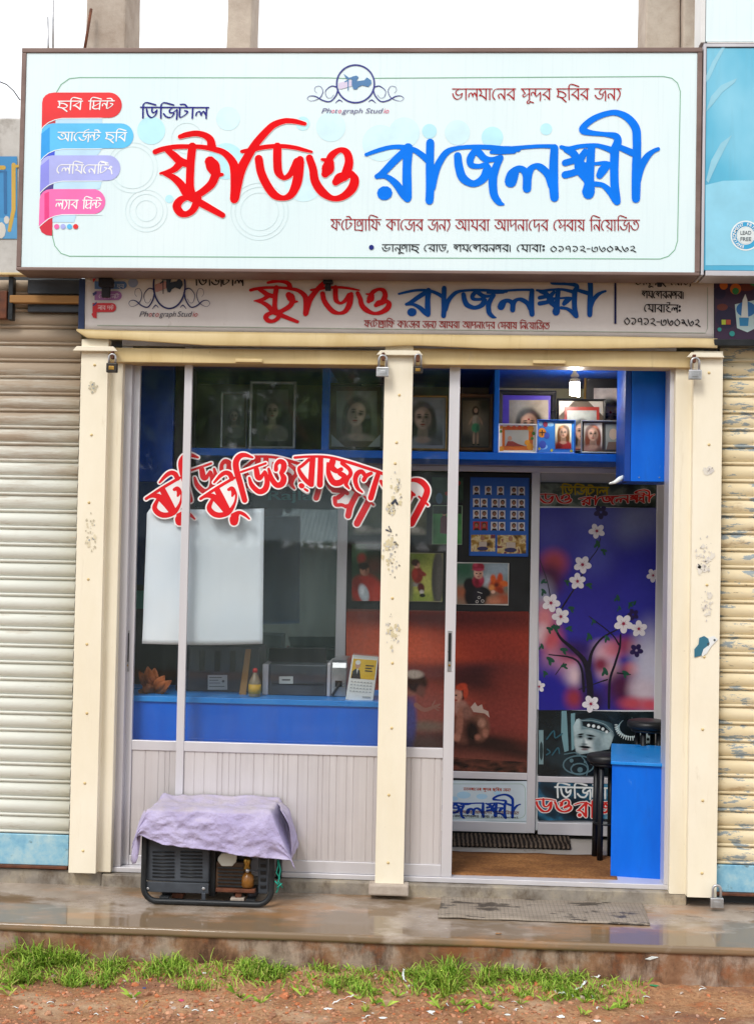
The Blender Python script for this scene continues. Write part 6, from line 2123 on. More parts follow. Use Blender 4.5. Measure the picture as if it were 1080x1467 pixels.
# ------------------------------------------------------------------ blue furniture
hc = thing('hanging_cupboard', 'bright blue cupboard hanging from the ceiling at the right of the doorway', 'cupboard', (X(930, .22), .22, Z(695, .22)))
b = MB().pbox(904, 500, 966, 690, .22, .5)
b.build('door', M['blue'], hc, .002)
x0_, x1_ = X(894, .24, 600), X(903.5, .22, 600)
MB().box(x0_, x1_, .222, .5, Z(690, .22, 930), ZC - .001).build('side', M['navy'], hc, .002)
for px in (915, 944):
    c = P(px, 684, .22)
    MB().lathe(tuple(c), [(.003, 0), (.003, -.002), (.0012, -.003)], 10, None, 'y').build('screw', M['steel'], hc)
c = P(886, 689, .26)
mb = MB()
mb.tube([P(872, 693, .26), P(880, 691, .25), P(888, 686, .26), P(893, 682, .27)], [.004, .008, .012, .006], 8)
tag(mb.build('cloth_knot', M['paper']), 'small crumpled pale rag tucked under the blue hanging cupboard', 'rag')

lc = thing('wall_cupboard', 'dark blue upright cupboard panel behind the left window', 'cupboard', (X(222, .35), .35, Z(840, .35)))
MB().pbox(175, 480, 249, 690, .35, .7).build('door', M['navy'], lc, .002)
MB().pbox(175, 691, 247, 838, .352, .7).build('lower_door', flat('#0e2a58', .4), lc, .002)
MB().pbox(249.4, 480, 262, 838, .37, .7).build('side', flat('#231d22', .5), lc, .002)
tag(MB().pbox(193, 846, 208, 872, .3, .31).build('paper_note', flat('#4f9a86', .5)), 'small torn green slip at the window beside the white sheet', 'slip')

ct = thing('counter', 'long low blue counter across the inside of the left window', 'counter', (X(380, .2), .2, ZS))
xc0, xc1 = XL + .001, X(566, .2, 1040)
zc1, zc0 = Z(1001, .2, 380), Z(1009, .2, 380)
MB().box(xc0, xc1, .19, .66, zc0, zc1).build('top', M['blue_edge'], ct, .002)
MB().box(xc0, xc1 - .01, .2, .22, ZS, zc0 - .0005).build('front', M['blue'], ct, .001)
MB().box(xc1 - .03, xc1 - .0105, .2205, .65, ZS, zc0 - .0005).build('side', M['blue'], ct, .001)


def on_counter(px, py, Y):
    return X(px, Y, py), zc1 + .0005


# dark box with a label
bx = thing('equipment_box', 'large dark equipment case with a white label standing on the blue counter', 'equipment case', (X(310, .42), .42, zc1))
MB().box(X(252, .42, 960), X(372, .42, 960), .42, .64, zc1 + .001, Z(926, .42, 310)).build('body', M['charcoal'], bx, .006)
for k in range(5):
    MB().box(X(264 + k * 22, .42, 940), X(272 + k * 22, .42, 940), .4175, .4195, Z(962, .42, 310), Z(932, .42, 310)).build('vent', M['black'], bx, .001)
sheet('label', [(flat('#b9bbb9', .5), [quad(298, 967, 326, 988)]), (flat('#55585a', .5), [quad(300, 970, 318, 971.2), quad(300, 974, 313, 975), quad(300, 978, 316, 979), quad(300, 983, 322, 984)] + [disc(320, 976, 2, 8)])], .4168, bx, .0003)
# wooden slat
tag(MB().hexa([P(352, 930, .36), P(360, 930, .36), P(352, 1000, .33), P(342, 1000, .33)], [P(352, 930, .38), P(360, 930, .38), P(352, 1000, .35), P(342, 1000, .35)]).build('timber_offcut', M['wood'], None, .002), 'leaning brown timber offcut behind the bottle on the counter', 'timber')
# bottle
bt_ = thing('glue_bottle', 'clear bottle with a yellow label and red cap on the counter', 'bottle', (X(365, .27, 990), .27, zc1))
cb = (X(365, .27, 990), .27, zc1 + .0008)
kk = (.27 - CAM[1]) / F
hh = 988 - 947
gm = NT('clear_bottle_plastic')
gm.set('#b9a98c', .15, 0, .5)
gm.b.inputs['Transmission Weight'].default_value = .55
MB().lathe(cb, [(.027, 0), (.029, .004), (.029, .062), (.026, .075), (.014, .098), (.01, .108), (.01, .112)], 18).build('body', gm.m, bt_)
MB().lathe((cb[0], cb[1], cb[2] + .014), [(.0296, 0), (.0296, .044)], 18).build('label', flat('#c9a032', .4), bt_)
MB().lathe((cb[0], cb[1], cb[2] + .1125), [(.012, 0), (.012, .014), (.006, .02)], 14).build('cap', flat('#c4231f', .4), bt_)
# printer
pr = thing('printer', 'grey and black desktop printer with a label on the counter', 'printer', (X(435, .34), .34, zc1))
MB().box(X(385, .34, 970), X(468, .34, 970), .34, .6, zc1 + .001, Z(952, .34, 430)).build('body', M['charcoal'], pr, .006)
MB().hexa([P(386, 929, .52), P(467, 929, .52), P(468, 951, .44), P(385, 951, .44)], [P(386, 928, .545), P(467, 928, .545), P(468, 951, .47), P(385, 951, .47)]).build('paper_tray', M['black'], pr, .002)
MB().box(X(376, .33, 970), X(384.5, .33, 970), .33, .6, zc1 + .001, Z(951, .33, 380)).build('side_cover', M['alu_dull'], pr, .005)
MB().box(X(468.5, .33, 970), X(474, .33, 970), .33, .6, zc1 + .001, Z(950, .33, 470)).build('side_cover', M['alu_dull'], pr, .005)
mb = MB()
xA, xB = X(474.5, .335, 970), X(497, .335, 970)
zA = Z(946, .335, 485)
prof = [(.335, zc1 + .001), (.335, zA - .035), (.345, zA - .012), (.365, zA), (.6, zA), (.6, zc1 + .001)]
mb.prism_x(prof, xA, xB)
mb.build('end_cover', M['steel'], pr, .006)
MB().tube([P(476, 996, .325), P(483, 986, .322), P(487, 978, .325)], .006, 8).build('lever', M['black'], pr)
MB().box(X(480, .335, 980), X(490, .335, 980), .331, .3349, Z(984, .335, 485), Z(975, .335, 485)).build('button_panel', M['black'], pr, .001)
MB().box(X(390, .34, 985), X(464, .34, 985), .337, .3395, Z(981, .34, 430), Z(979.5, .34, 430)).build('slot', M['black'], pr)
sheet('label', [(flat('#b9bdb9', .5), [quad(400, 969, 420, 979.5)]), (flat('#4a4d50', .5), [quad(404, 973, 416, 975)])], .3366, pr, .0003)
# calendar
cd = thing('desk_calendar', 'standing desk calendar with a yellow portrait page on the counter', 'calendar', (X(518, .24, 1000), .24, zc1))
mb = MB()
A_, B_, C_, D_ = P(505, 938, .262), P(542, 941, .262), P(534, 1005, .235), P(495, 1002, .235)
mb.hexa([A_, B_, C_, D_], [A_ + (0, .003, 0), B_ + (0, .003, 0), C_ + (0, .003, 0), D_ + (0, .003, 0)])
mb.build('front_board', flat('#dcdedc', .5), cd)
mb = MB()
mb.hexa([A_ + (0, .004, -.003), B_ + (0, .004, -.003), C_ + (0, .07, 0), D_ + (0, .07, 0)], [A_ + (0, .006, -.003), B_ + (0, .006, -.003), C_ + (0, .073, 0), D_ + (0, .073, 0)])
mb.build('back_board', flat('#b9bbb9', .5), cd)


def cal(u, v, off=.001):
    p = A_ + (B_ - A_) * u + (D_ - A_) * v + ((C_ - B_) - (D_ - A_)) * u * v
    return p + np.array((0, -off, 0))


mb = MB()
for k, (mt, polys) in enumerate([(flat('#d3ac2c', .45), [quad(.06, .08, .96, .52)]), (flat('#1c2026', .45), [[(.08, .52), (.1, .36), (.2, .3), (.36, .33), (.44, .52)]]), (flat('#b58f7c', .45), [ellipse(.26, .21, .1, .085, 14)]), (flat('#d9d9d6', .45), [ellipse(.26, .16, .105, .05, 12), [(.24, .3), (.3, .3), (.28, .42)]]),
                              (flat('#3a3327', .45), [quad(.56, .2, .88, .225), quad(.56, .26, .8, .285), quad(.56, .32, .84, .345)]), (flat('#9aa0a2', .45), [quad(.1 + .12 * i, .58 + .07 * j, .17 + .12 * i, .6 + .07 * j) for i in range(7) for j in range(4)] + [quad(.6, .9, .9, .93)])]):
    mb.flatpoly(polys, 0, mt, lambda x, y, k=k: cal(x, y, .0012 + .0005 * k))
mb.build('page', None, cd, recalc=False)
for i in range(11):
    q = cal(.06 + i * .088, 0)
    if True:
        MB().tube([tuple(q + np.array((0, .012 * math.sin(a) + .003, .008 * math.cos(a)))) for a in np.linspace(0, 6.28, 10)], .0011, 5).build('ring', M['steel'], cd)
# dried leaf ornament
dl = thing('dried_leaves', 'orange brown dried leaf ornament at the left end of the counter', 'ornament', (X(222, .28, 996), .28, zc1))
lm = var('dried_leaf_brown', '#6b3a1e', '#b5683a', 12, (.5, .7), 0, .1, 60)
rnd = random.Random(4)
for (x1_, y1_, w) in ((200, 962, 14), (212, 955, 18), (222, 957, 18), (236, 968, 16), (246, 975, 14), (206, 980, 16), (226, 975, 16), (241, 985, 12), (198, 990, 12)):
    base = np.array([X(221, .3, 996), .3, zc1 + .002])
    tip = P(x1_, y1_, .24 + rnd.random() * .06)
    v = tip - base
    side = np.cross(v, (0, 1, 0))
    side /= np.linalg.norm(side)
    mb = MB()
    n = 8
    for i in range(n + 1):
        f = i / n
        c = base + v * f + np.array((0, -.02 * math.sin(f * 3.14), 0))
        ww = w / F * 5.8 * .5 * math.sin(math.pi * min(f * .92 + .06, 1)) ** .8
        mb.v += [tuple(c - side * ww), tuple(c + np.array((0, .01, 0))), tuple(c + side * ww)]
    for i in range(n):
        mb.face((3 * i, 3 * i + 1, 3 * i + 4, 3 * i + 3), None, True)
        mb.face((3 * i + 1, 3 * i + 2, 3 * i + 5, 3 * i + 4), None, True)
    o = mb.build('leaf', lm, dl)
    so = o.modifiers.new('thick', 'SOLIDIFY')
    so.thickness = .002

# low blue desk inside the door
YD = .2
zd = Z(1091, YD, 915)
yd2 = float(PZ(915, 1066, zd)[1])
dk_ = thing('blue_desk', 'low bright blue desk standing just inside the open doorway', 'desk', (X(915, YD), YD, ZS))
th_ = math.atan2(P(876, 1093, YD)[0] - CAM[0], YD - CAM[1])
fl_ = P(876, 1093, YD)
du, dv = np.array((math.cos(th_), -math.sin(th_), 0)), np.array((math.sin(th_), math.cos(th_), 0))
wd_ = (P(952, 1093, YD)[0] - fl_[0]) * .995
dd_ = (yd2 - YD) / math.cos(th_)


def dbox(u0, u1, v0, v1, z0_, z1_):
    q = [fl_ + du * u + dv * v for u, v in ((u0, v0), (u1, v0), (u1, v1), (u0, v1))]
    mb = MB()
    b_ = [(p[0], p[1], z0_) for p in q] + [(p[0], p[1], z1_) for p in q]
    mb.v += b_
    for f in ((0, 1, 2, 3), (4, 5, 6, 7), (0, 1, 5, 4), (1, 2, 6, 5), (2, 3, 7, 6), (3, 0, 4, 7)):
        mb.face(f)
    return mb


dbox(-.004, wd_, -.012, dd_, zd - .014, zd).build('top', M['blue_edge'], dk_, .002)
dbox(.001, wd_ - .002, 0, .018, ZS, zd - .0145).build('front', M['blue'], dk_, .0015)
dbox(.001, .019, .0185, dd_ - .01, ZS, zd - .0145).build('side', M['blue'], dk_, .0015)
dbox(wd_ - .02, wd_ - .002, .0185, dd_ - .01, ZS, zd - .0145).build('side', M['blue'], dk_, .0015)
# stools


def stool(label, px, py_seat, Y, rx, legs_dx, tall=False):
    zs = Z(py_seat, Y, px)
    cx = X(px, Y, py_seat)
    t = thing('stool', label, 'stool', (cx, Y, ZS), 'black stools behind the blue desk')
    r = rx * (Y - CAM[1]) / F
    MB().lathe((cx, Y, zs), [(r * .9, -.036), (r, -.028), (r * 1.03, -.012), (r * .97, .0), (r * .7, .006), (0.004, .008)], 26).build('seat', M['black'], t)
    MB().lathe((cx, Y, zs - .05), [(r * .82, 0), (r * .86, .012)], 24).build('seat_ring', M['black_metal'], t)
    for k in range(4):
        a = rad(45 + 90 * k + 12)
        p0 = (cx + r * .55 * math.cos(a), Y + r * .55 * math.sin(a), zs - .045)
        p1 = (cx + r * .6 * math.cos(a), Y + r * .6 * math.sin(a), ZS + .002)
        MB().tube([p0, p1], .0135, 10).build('leg', M['black_metal'], t)
    zz = ZS + (zs - ZS) * .35
    MB().tube([(cx + r * .58 * math.cos(a), Y + r * .58 * math.sin(a), zz) for a in np.linspace(0, 6.283, 24)[:-1]], .006, 8, True).build('foot_ring', M['black_metal'], t)
    return t


stool('black round stool standing beside the blue desk in front of the wedding poster', 868, 1081, .52, 27, 0)
stool('taller black stool half hidden behind the blue desk at the right', 928, 1033, .72, 29, 0, True)


# floor mats inside


def mat_on_floor(label, name, pts, zbase, th, mat, sub=(40, 10), rib=0, cat='mat', fringe=0):
    """pts: surveyed corners (tl,tr,br,bl) on the floor"""
    q = [PZ(x, y, zbase) for x, y in pts]
    nx, ny = sub
    mb = MB()
    for j in range(ny + 1):
        for i in range(nx + 1):
            u, v = i / nx, j / ny
            p = (q[0] * (1 - u) + q[1] * u) * (1 - v) + (q[3] * (1 - u) + q[2] * u) * v
            h = th
            if rib:
                h += rib * (.5 + .5 * math.sin(u * nx * math.pi * .5)) + .003 * mnoise.noise(Vector((u * 9, v * 3, 1)))
            else:
                h += .003 * mnoise.noise(Vector((u * 7, v * 3, 5)))
            e = 0.006 * mnoise.noise(Vector((u * 13, v * 13, 2))) if i in (0, nx) or j in (0, ny) else 0
            mb.v.append((p[0] + e, p[1] + e, zbase + h))
    for j in range(ny):
        for i in range(nx):
            a = j * (nx + 1) + i
            mb.face((a, a + 1, a + nx + 2, a + nx + 1), None, True)
    o = mb.build(name, mat)
    s_ = o.modifiers.new('thick', 'SOLIDIFY')
    s_.thickness = th * .9
    s_.offset = -1 if o.data.polygons[0].normal.z > 0 else 1
    return tag(o, label, cat)


t = NT('coir_mat')
n = t.noise(3.5, 5, .65, t.map((1, 2, 1)))
c = t.ramp(n, [(.3, '#6d4a30'), (.55, '#95683f'), (.75, '#aa7d50')])
c = t.mix(t.ramp(t.noise(90, 3), [(.4, .5), (.6, 0.0)]), c, '#5a3a26')
t.set(c, .9, 0, .1).bump(t.noise(120, 3), .6, .004)
mat_on_floor('long orange brown coir mat just inside the door sill', 'door_mat', [(560, 1219), (880, 1228), (884, 1262), (555, 1252)], ZS - .003, .008, t.m)
t = NT('dark_braided_rug')
x, y, z = t.z()
w = t.n.new('ShaderNodeTexWave')
w.inputs['Scale'].default_value = 14
w.inputs['Distortion'].default_value = 2.5
w.inputs['Detail'].default_value = 3
t.l.new(t.pos(), w.inputs['Vector'])
c = t.ramp(w.outputs['Fac'], [(.3, '#1f1a17'), (.6, '#3f362f'), (.85, '#5c5046')])
t.set(c, .95, 0, .1).bump(t.noise(90, 4), .6, .005)
mat_on_floor('dark ribbed braided rug lying along the foot of the inner partition', 'braided_rug', [(600, 1190), (814, 1197), (818, 1218), (598, 1212)], ZS - .003, .012, t.m, (150, 8), .006)
t = NT('worn_rubber_mat')
br_ = t.n.new('ShaderNodeTexBrick')
br_.offset = 0
br_.inputs['Scale'].default_value = 1
br_.inputs['Brick Width'].default_value = .017
br_.inputs['Row Height'].default_value = .03
br_.inputs['Mortar Size'].default_value = .0016
t.l.new(t.pos(), br_.inputs['Vector'])
n = t.noise(6, 6, .68, t.map((1, 1.6, 1), (3, 0, 0)))
c0_ = t.ramp(n, [(.35, '#857a6e'), (.6, '#9a8f82')])
n9 = t.noise(8, 5, .7, t.map((.8, 1.8, 1), (5, 2, 0)))
dkp = t.ramp(n9, [(.57, 0.0), (.6, .85)])
c1_ = t.mix(dkp, c0_, '#2c2724')
c = t.mix(t.math('MULTIPLY', br_.outputs['Fac'], .45), c1_, '#5f564c')
t.set(c, t.ramp(dkp, [(0, .75), (1, .35)]), 0, .3).bump(br_.outputs['Fac'], -.4, .003)
mat_on_floor('worn grey rubber doormat with dark wet patches on the walkway', 'door_mat', [(634, 1281), (918, 1291), (931, 1326), (627, 1315)], ZP + .001, .005, t.m, (50, 10))

# ------------------------------------------------------------------ generator under its lilac cloth
YG = float(PZ(300, 1299, ZP)[1])
kg = (YG - CAM[1]) / F
gx0, gx1 = X(205.5, YG, 1250), X(389, YG, 1250)
gen = thing('generator', 'small black portable generator with a tube frame standing on the wet walkway', 'generator', ((gx0 + gx1) / 2, YG, ZP))
GH = .386
GD = .27
rt = .0125


def loop(y, zl=0.0):
    r = .06
    z0_, z1_ = ZP + rt + .001 + zl, ZP + GH
    pts = []
    for cx, cz, a0 in ((gx1 - r, z0_ + r, -90), (gx1 - r, z1_ - r, 0), (gx0 + r, z1_ - r, 90), (gx0 + r, z0_ + r, 180)):
        for k in range(7):
            a = rad(a0 + 15 * k)
            pts.append((cx + r * math.cos(a), y, cz + r * math.sin(a)))
    return pts


MB().tube(loop(YG + rt), rt, 12, True).build('frame_tube', M['black_metal'], gen)
MB().tube(loop(YG + GD), rt, 12, True).build('frame_tube', M['black_metal'], gen)
for x in (gx0 + .09, gx1 - .09):
    MB().tube([(x, YG + rt, ZP + GH), (x, YG + GD, ZP + GH)], rt * .9, 10).build('cross_tube', M['black_metal'], gen)
    MB().box(x - .02, x + .02, YG + rt, YG + GD, ZP + .022, ZP + .032).build('cross_bar', M['black_metal'], gen, .002)
    MB().lathe((x, YG + .06, ZP + .033), [(.018, 0), (.022, .01), (.022, .022), (.016, .032)], 14).build('rubber_mount', M['rubber'], gen)


def gp(px, py, dy):
    return P(px, py, YG + dy)


def gbox(px0, py0, px1, py1, d0, d1, mat, name, bev=.004, par=None):
    mb = MB().pbox(px0, py0, px1, py1, YG + d0, YG + d1)
    return mb.build(name, mat, par or gen, bev)


pan = gbox(210, 1195, 300, 1264, .028, .2, M['charcoal'], 'alternator_cover', .008)
for col in (219, 259):
    for k in range(8):
        y = 1220.5 + k * 5
        mb = MB()
        a, b_ = gp(col, y, .0255), gp(col + 31, y + .8, .0255)
        mb.tube([a, b_], .0034, 6)
        mb.build('louvre', M['black_metal'], pan)
gbox(209, 1264.5, 299, 1279, .02, .03, M['charcoal'], 'bracket_strip', .002)
for px in (212, 292):
    c = gp(px, 1273, .02)
    MB().lathe(tuple(c), [(.008, 0), (.008, -.004), (.003, -.0055)], 6, None, 'y').build('bolt', M['steel'], gen)
gbox(289, 1279.5, 294.5, 1294, .012, .02, M['charcoal'], 'bracket_leg', .002)
gbox(246, 1280, 262, 1287, .06, .12, M['rust'], 'foot_block', .003)
gbox(330, 1287, 350, 1296, .03, .12, M['column'], 'foot_block', .003)
gbox(300.5, 1200, 309, 1284, .06, .22, M['black'], 'engine_gap_plate', .003)
gbox(309, 1235, 352, 1279, .05, .21, var('greasy_engine_block', '#3a2a20', '#5d4634', 25, (.35, .7), .3, .3, 60), 'engine_block', .008)
mb = MB()
for k in range(6):
    mb2 = MB().pbox(312, 1243 + k * 5.2, 349, 1245 + k * 5.2, YG + .042, YG + .052)
    mb2.build('cooling_fin', M['black_metal'], gen, .001)
gbox(303, 1208, 360, 1236, .08, .2, M['black'], 'engine_shroud', .01)
mb = MB()
pts = [(312, 1233), (313, 1228), (318, 1222), (336, 1222), (340, 1226), (339, 1234), (333, 1241), (318, 1241)]
b0 = len(mb.v)
mb.v += [tuple(gp(x, y, .045)) for x, y in pts] + [tuple(gp(x, y, .09)) for x, y in pts]
n_ = len(pts)
mb.face([b0 + i for i in range(n_)])
mb.face([b0 + n_ + i for i in range(n_)])
for i in range(n_):
    mb.face([b0 + i, b0 + (i + 1) % n_, b0 + n_ + (i + 1) % n_, b0 + n_ + i])
mb.build('white_casting', flat('#c9c9bf', .5), gen, .004)
c = gp(355, 1271, .05)
MB().lathe(tuple(c), [(.02, 0), (.026, .006), (.027, .03), (.024, .05), (.015, .058), (.012, .065)], 18).build('oil_bowl', var('amber_fuel_bowl', '#6a4218', '#8f5f24', 22, (.2, .45)), gen)
c = gp(354, 1246, .05)
MB().lathe(tuple(c), [(.012, 0), (.016, .008), (.011, .02), (.016, .028), (.016, .045), (.009, .055)], 16).build('carburettor', M['brass'], gen)
c = gp(355, 1247, .036)
MB().lathe(tuple(c), [(.009, 0), (.009, -.008), (.004, -.012)], 12, None, 'y').build('nut', M['steel'], gen)
gbox(309, 1273.5, 366, 1279, .03, .06, M['rust'], 'engine_mount', .003)
gbox(337, 1279.5, 346, 1286, .04, .08, M['rust'], 'engine_foot', .002)
gbox(370, 1214, 384, 1281, .06, .2, M['charcoal'], 'fan_guard', .005)
for k in range(5):
    gbox(373, 1228 + k * 10, 381, 1233 + k * 10, .055, .061, M['black'], 'vent', .002)
gbox(214, 1184, 382, 1204, .03, .24, M['black_metal'], 'fuel_tank', .02)
cord = flat('#1f9a86', .6)
mb = MB()
mb.tube([gp(397, 1228, .02), gp(399, 1240, .01), gp(396, 1250, .02), gp(401, 1258, .015), gp(397, 1266, .01), gp(400, 1270, .02), gp(396, 1279, .01)], .0028, 6)
mb.tube([gp(399, 1231, .012), gp(402, 1246, .01), gp(399, 1262, .012), gp(405, 1272, .01)], .0026, 6)
mb.tube([gp(394, 1262, .012), gp(398, 1267, .008), gp(404, 1265, .012), gp(397, 1272, .006)], .0035, 6)
tag(mb.build('cord', cord), 'knotted teal cord tied to the right side of the generator frame', 'cord')

# cloth: height field draped over the frame, hanging lower at the left tail and the right end
hem_x = [-.26, -.1, 0, .18, .5, .76, .92, 1.0, 1.1]
ZT = Z(1156, YG, 300)
cw = gx1 - gx0
hemz = {}
hl = [(196, 1193), (206, 1196), (235, 1208), (300, 1216), (351, 1224), (390, 1229), (408, 1230), (424, 1229)]
mb = MB()
NU, NVt, NVf, NVs = 70, 14, 22, 0
rows = []
for iu in range(NU + 1):
    u = iu / NU
    # section along x: left overhang, top, right overhang
    px = 194 + (420 - 194) * u
    xw = X(px, YG, 1160)
    lo_ = 0
    # height of the top surface here
    def topz(xq):
        z = ZP + GH + .034
        if xq < gx0 + .012:
            z -= min((gx0 + .012 - xq) * 2.6, .5)
        if xq > gx1 - .005:
            z -= min((xq - gx1 + .005) * 2.2, .4)
        return z
    zt0 = topz(xw)
    hz = Z(np.interp(px, [p[0] for p in hl], [p[1] for p in hl]), YG - .02, px)
    col = []
    for k in range(NVt + 1):
        v = k / NVt
        y = YG + GD + .012 + (-.004 - GD - .008) * v
        sag = .012 * math.sin(v * math.pi) * (.6 + .4 * math.sin(u * 5))
        z = zt0 - sag + .006 * mnoise.noise(Vector((xw * 8, y * 8, 1))) + .009 * (1 - 2.2 * abs(mnoise.noise(Vector((xw * 11 + y * 6, y * 12, 4))))) - .006
        col.append((xw, y, z))
    for k in range(1, NVf + 1):
        v = k / NVf
        y = YG - .006 - .016 * math.sin(min(v * 2.2, 1) * math.pi / 2) - .012 * v * (.5 + .5 * math.sin(xw * 23 + 1.3)) - .011 * (1 - abs(mnoise.noise(Vector((xw * 14, v * 3, 7)))) * 2.2) - .006 * (1 - 2 * abs(mnoise.noise(Vector((xw * 31 + v * 9, v * 7, 3)))))
        top_e = zt0 - .004
        z = top_e + (min(hz, top_e - .03) - top_e) * v
        x = xw + .01 * v * mnoise.noise(Vector((xw * 6, v * 3, 2))) + (.02 * v if u > .93 else 0)
        col.append((x, y, z))
    rows.append(col)
nr = len(rows[0])
for col in rows:
    mb.v += col
for i in range(NU):
    for k in range(nr - 1):
        a = i * nr + k
        mb.face((a, a + 1, a + nr + 1, a + nr), None, True)
# left tail
b0 = len(mb.v)
tl_ = [(207, 1160, .05), (199, 1176, .045), (194, 1193, .04), (189, 1215, .045), (184, 1236, .05)]
tr2 = [(209, 1160, .0), (206, 1176, -.012), (202, 1193, -.016), (200, 1215, -.006), (196, 1242, .0)]
tb_ = [(207, 1160, .22), (200, 1176, .22), (196, 1190, .22), (194, 1200, .22), (193, 1206, .22)]
for (a, b_, c_) in zip(tb_, tl_, tr2):
    mb.v += [tuple(gp(*a)), tuple(gp(*b_)), tuple(gp(*c_))]
for i in range(4):
    for q in range(2):
        a = b0 + i * 3 + q
        mb.face((a, a + 1, a + 4, a + 3), None, True)
# right flap
b0 = len(mb.v)
for s in range(7):
    v = s / 6
    for q in range(6):
        w = q / 5
        px = np.interp(v, [0, .3, 1], [400, 412, 418 + 7 * math.sin(w * 3)])
        py = np.interp(v, [0, 1], [1158, 1229 - 36 * w])
        mb.v.append(tuple(gp(px + 2.5 * math.sin(w * 7 + v * 3), py - w * 10, -.01 + w * .26)))
for s in range(6):
    for q in range(5):
        a = b0 + s * 6 + q
        mb.face((a, a + 1, a + 7, a + 6), None, True)
co = mb.build('cloth_cover', M['cloth'])
sb = co.modifiers.new('smooth', 'SUBSURF')
sb.levels = sb.render_levels = 1
so = co.modifiers.new('thick', 'SOLIDIFY')
so.thickness = .0018
tag(co, 'faded lilac cotton cloth draped over the generator', 'cloth cover')

# ------------------------------------------------------------------ grass, rubble, litter on the dirt
GB = bpy.data.objects['ground']
from mathutils.bvhtree import BVHTree
_gb = BVHTree.FromPolygons([v.co[:] for v in GB.data.vertices], [tuple(p.vertices) for p in GB.data.polygons])


def gz(x, y):
    h = _gb.ray_cast(Vector((x, y, 3)), Vector((0, 0, -1)))
    return h[0].z if h[0] is not None else ZG


rnd = random.Random(12)


def clump_density(px):
    return np.interp(px, [0, 60, 110, 150, 200, 235, 270, 330, 400, 450, 500, 530, 580, 650, 690, 740, 800, 860, 900, 930, 1080],
                     [1.0, 1.0, .95, .55, .35, .45, .75, .8, .4, .55, .8, .7, .6, 1.0, .8, .6, .65, .7, .5, .0, 0])


def clump_height(px):
    return np.interp(px, [0, 100, 180, 300, 420, 520, 600, 640, 700, 800, 900, 940], [.1, .095, .055, .075, .05, .06, .06, .115, .07, .06, .055, .03])


mb = MB()
count = 0
while count < 5800:
    px = rnd.uniform(-20, 935)
    d = clump_density(px)
    if rnd.random() > d:
        continue
    cl_ = mnoise.noise(Vector((px * .03, 1.7, 0)))
    depth = (.008 + rnd.random() ** 1.25 * (.13 + .09 * d)) * (1 + .6 * cl_)
    y = YE - depth
    x = X(px, y, 1400)
    pn = mnoise.noise(Vector((x * 9, y * 9, 4)))
    pm = mnoise.noise(Vector((x * 3.1, y * 5, 9)))
    if pn + .7 * pm < .0 + depth * 1.5 and rnd.random() < .95:
        continue
    h = .98 * clump_height(px) * (.3 + rnd.random()) * (1.0 - .25 * depth / .15)
    z = gz(x, y) - .004
    a = rnd.random() * 6.28
    lean = (.25 + 1.1 * rnd.random()) * h
    dx, dy = math.cos(a) * lean, math.sin(a) * lean * .8 - .15 * h
    w = .0013 + .0016 * rnd.random()
    sx_, sy_ = -math.sin(a) * w, math.cos(a) * w
    if abs(sx_) < w * .45:
        sx_ = w * .6
    b0 = len(mb.v)
    for f, ww in ((0, 1), (.45, .9), (.8, .55)):
        cx, cy, cz = x + dx * f ** 1.7, y + dy * f ** 1.7, z + h * (f - .3 * f * f * (lean / h))
        mb.v += [(cx - sx_ * ww, cy - sy_ * ww, cz), (cx + sx_ * ww, cy + sy_ * ww, cz)]
    mb.v.append((x + dx * 1.05, y + dy * 1.05, z + h * (1 - .38 * (lean / h))))
    mb.face((b0, b0 + 1, b0 + 3, b0 + 2))
    mb.face((b0 + 2, b0 + 3, b0 + 5, b0 + 4))
    mb.face((b0 + 4, b0 + 5, b0 + 6))
    count += 1
for _ in range(2600):
    px = rnd.uniform(-20, 930)
    if rnd.random() > .35 + .65 * clump_density(px):
        continue
    y = YE - .004 - .17 * rnd.random() ** 1.5
    x = X(px, y, 1400)
    z = gz(x, y) - .003
    h = rnd.uniform(.008, .034)
    a = rnd.random() * 6.28
    l_ = h * rnd.uniform(.3, 1.3)
    w = rnd.uniform(.0011, .0026)
    b0 = len(mb.v)
    mb.v += [(x - w, y, z), (x + w, y, z), (x + math.cos(a) * l_ * .5 + w, y + math.sin(a) * l_ * .4, z + h * .7), (x + math.cos(a) * l_, y + math.sin(a) * l_ - .2 * h, z + h)]
    mb.face((b0, b0 + 1, b0 + 2, b0 + 3))
for _ in range(70):
    px, dy = rnd.uniform(0, 900), rnd.uniform(.14, .34)
    if rnd.random() > clump_density(px):
        continue
    y = YE - dy
    x = X(px, y, 1425)
    z = gz(x, y) - .003
    for _k in range(rnd.randint(4, 12)):
        h = rnd.uniform(.012, .045)
        a = rnd.random() * 6.28
        l_ = h * rnd.uniform(.5, 1.5)
        w = rnd.uniform(.001, .002)
        b0 = len(mb.v)
        mb.v += [(x - w, y, z), (x + w, y, z), (x + math.cos(a) * l_ * .5 + w, y + math.sin(a) * l_ * .4, z + h * .7), (x + math.cos(a) * l_, y + math.sin(a) * l_ - .2 * h, z + h * .9)]
        mb.face((b0, b0 + 1, b0 + 2, b0 + 3))
kind(mb.build('grass', M['grass'], None, recalc=False), 'stuff')


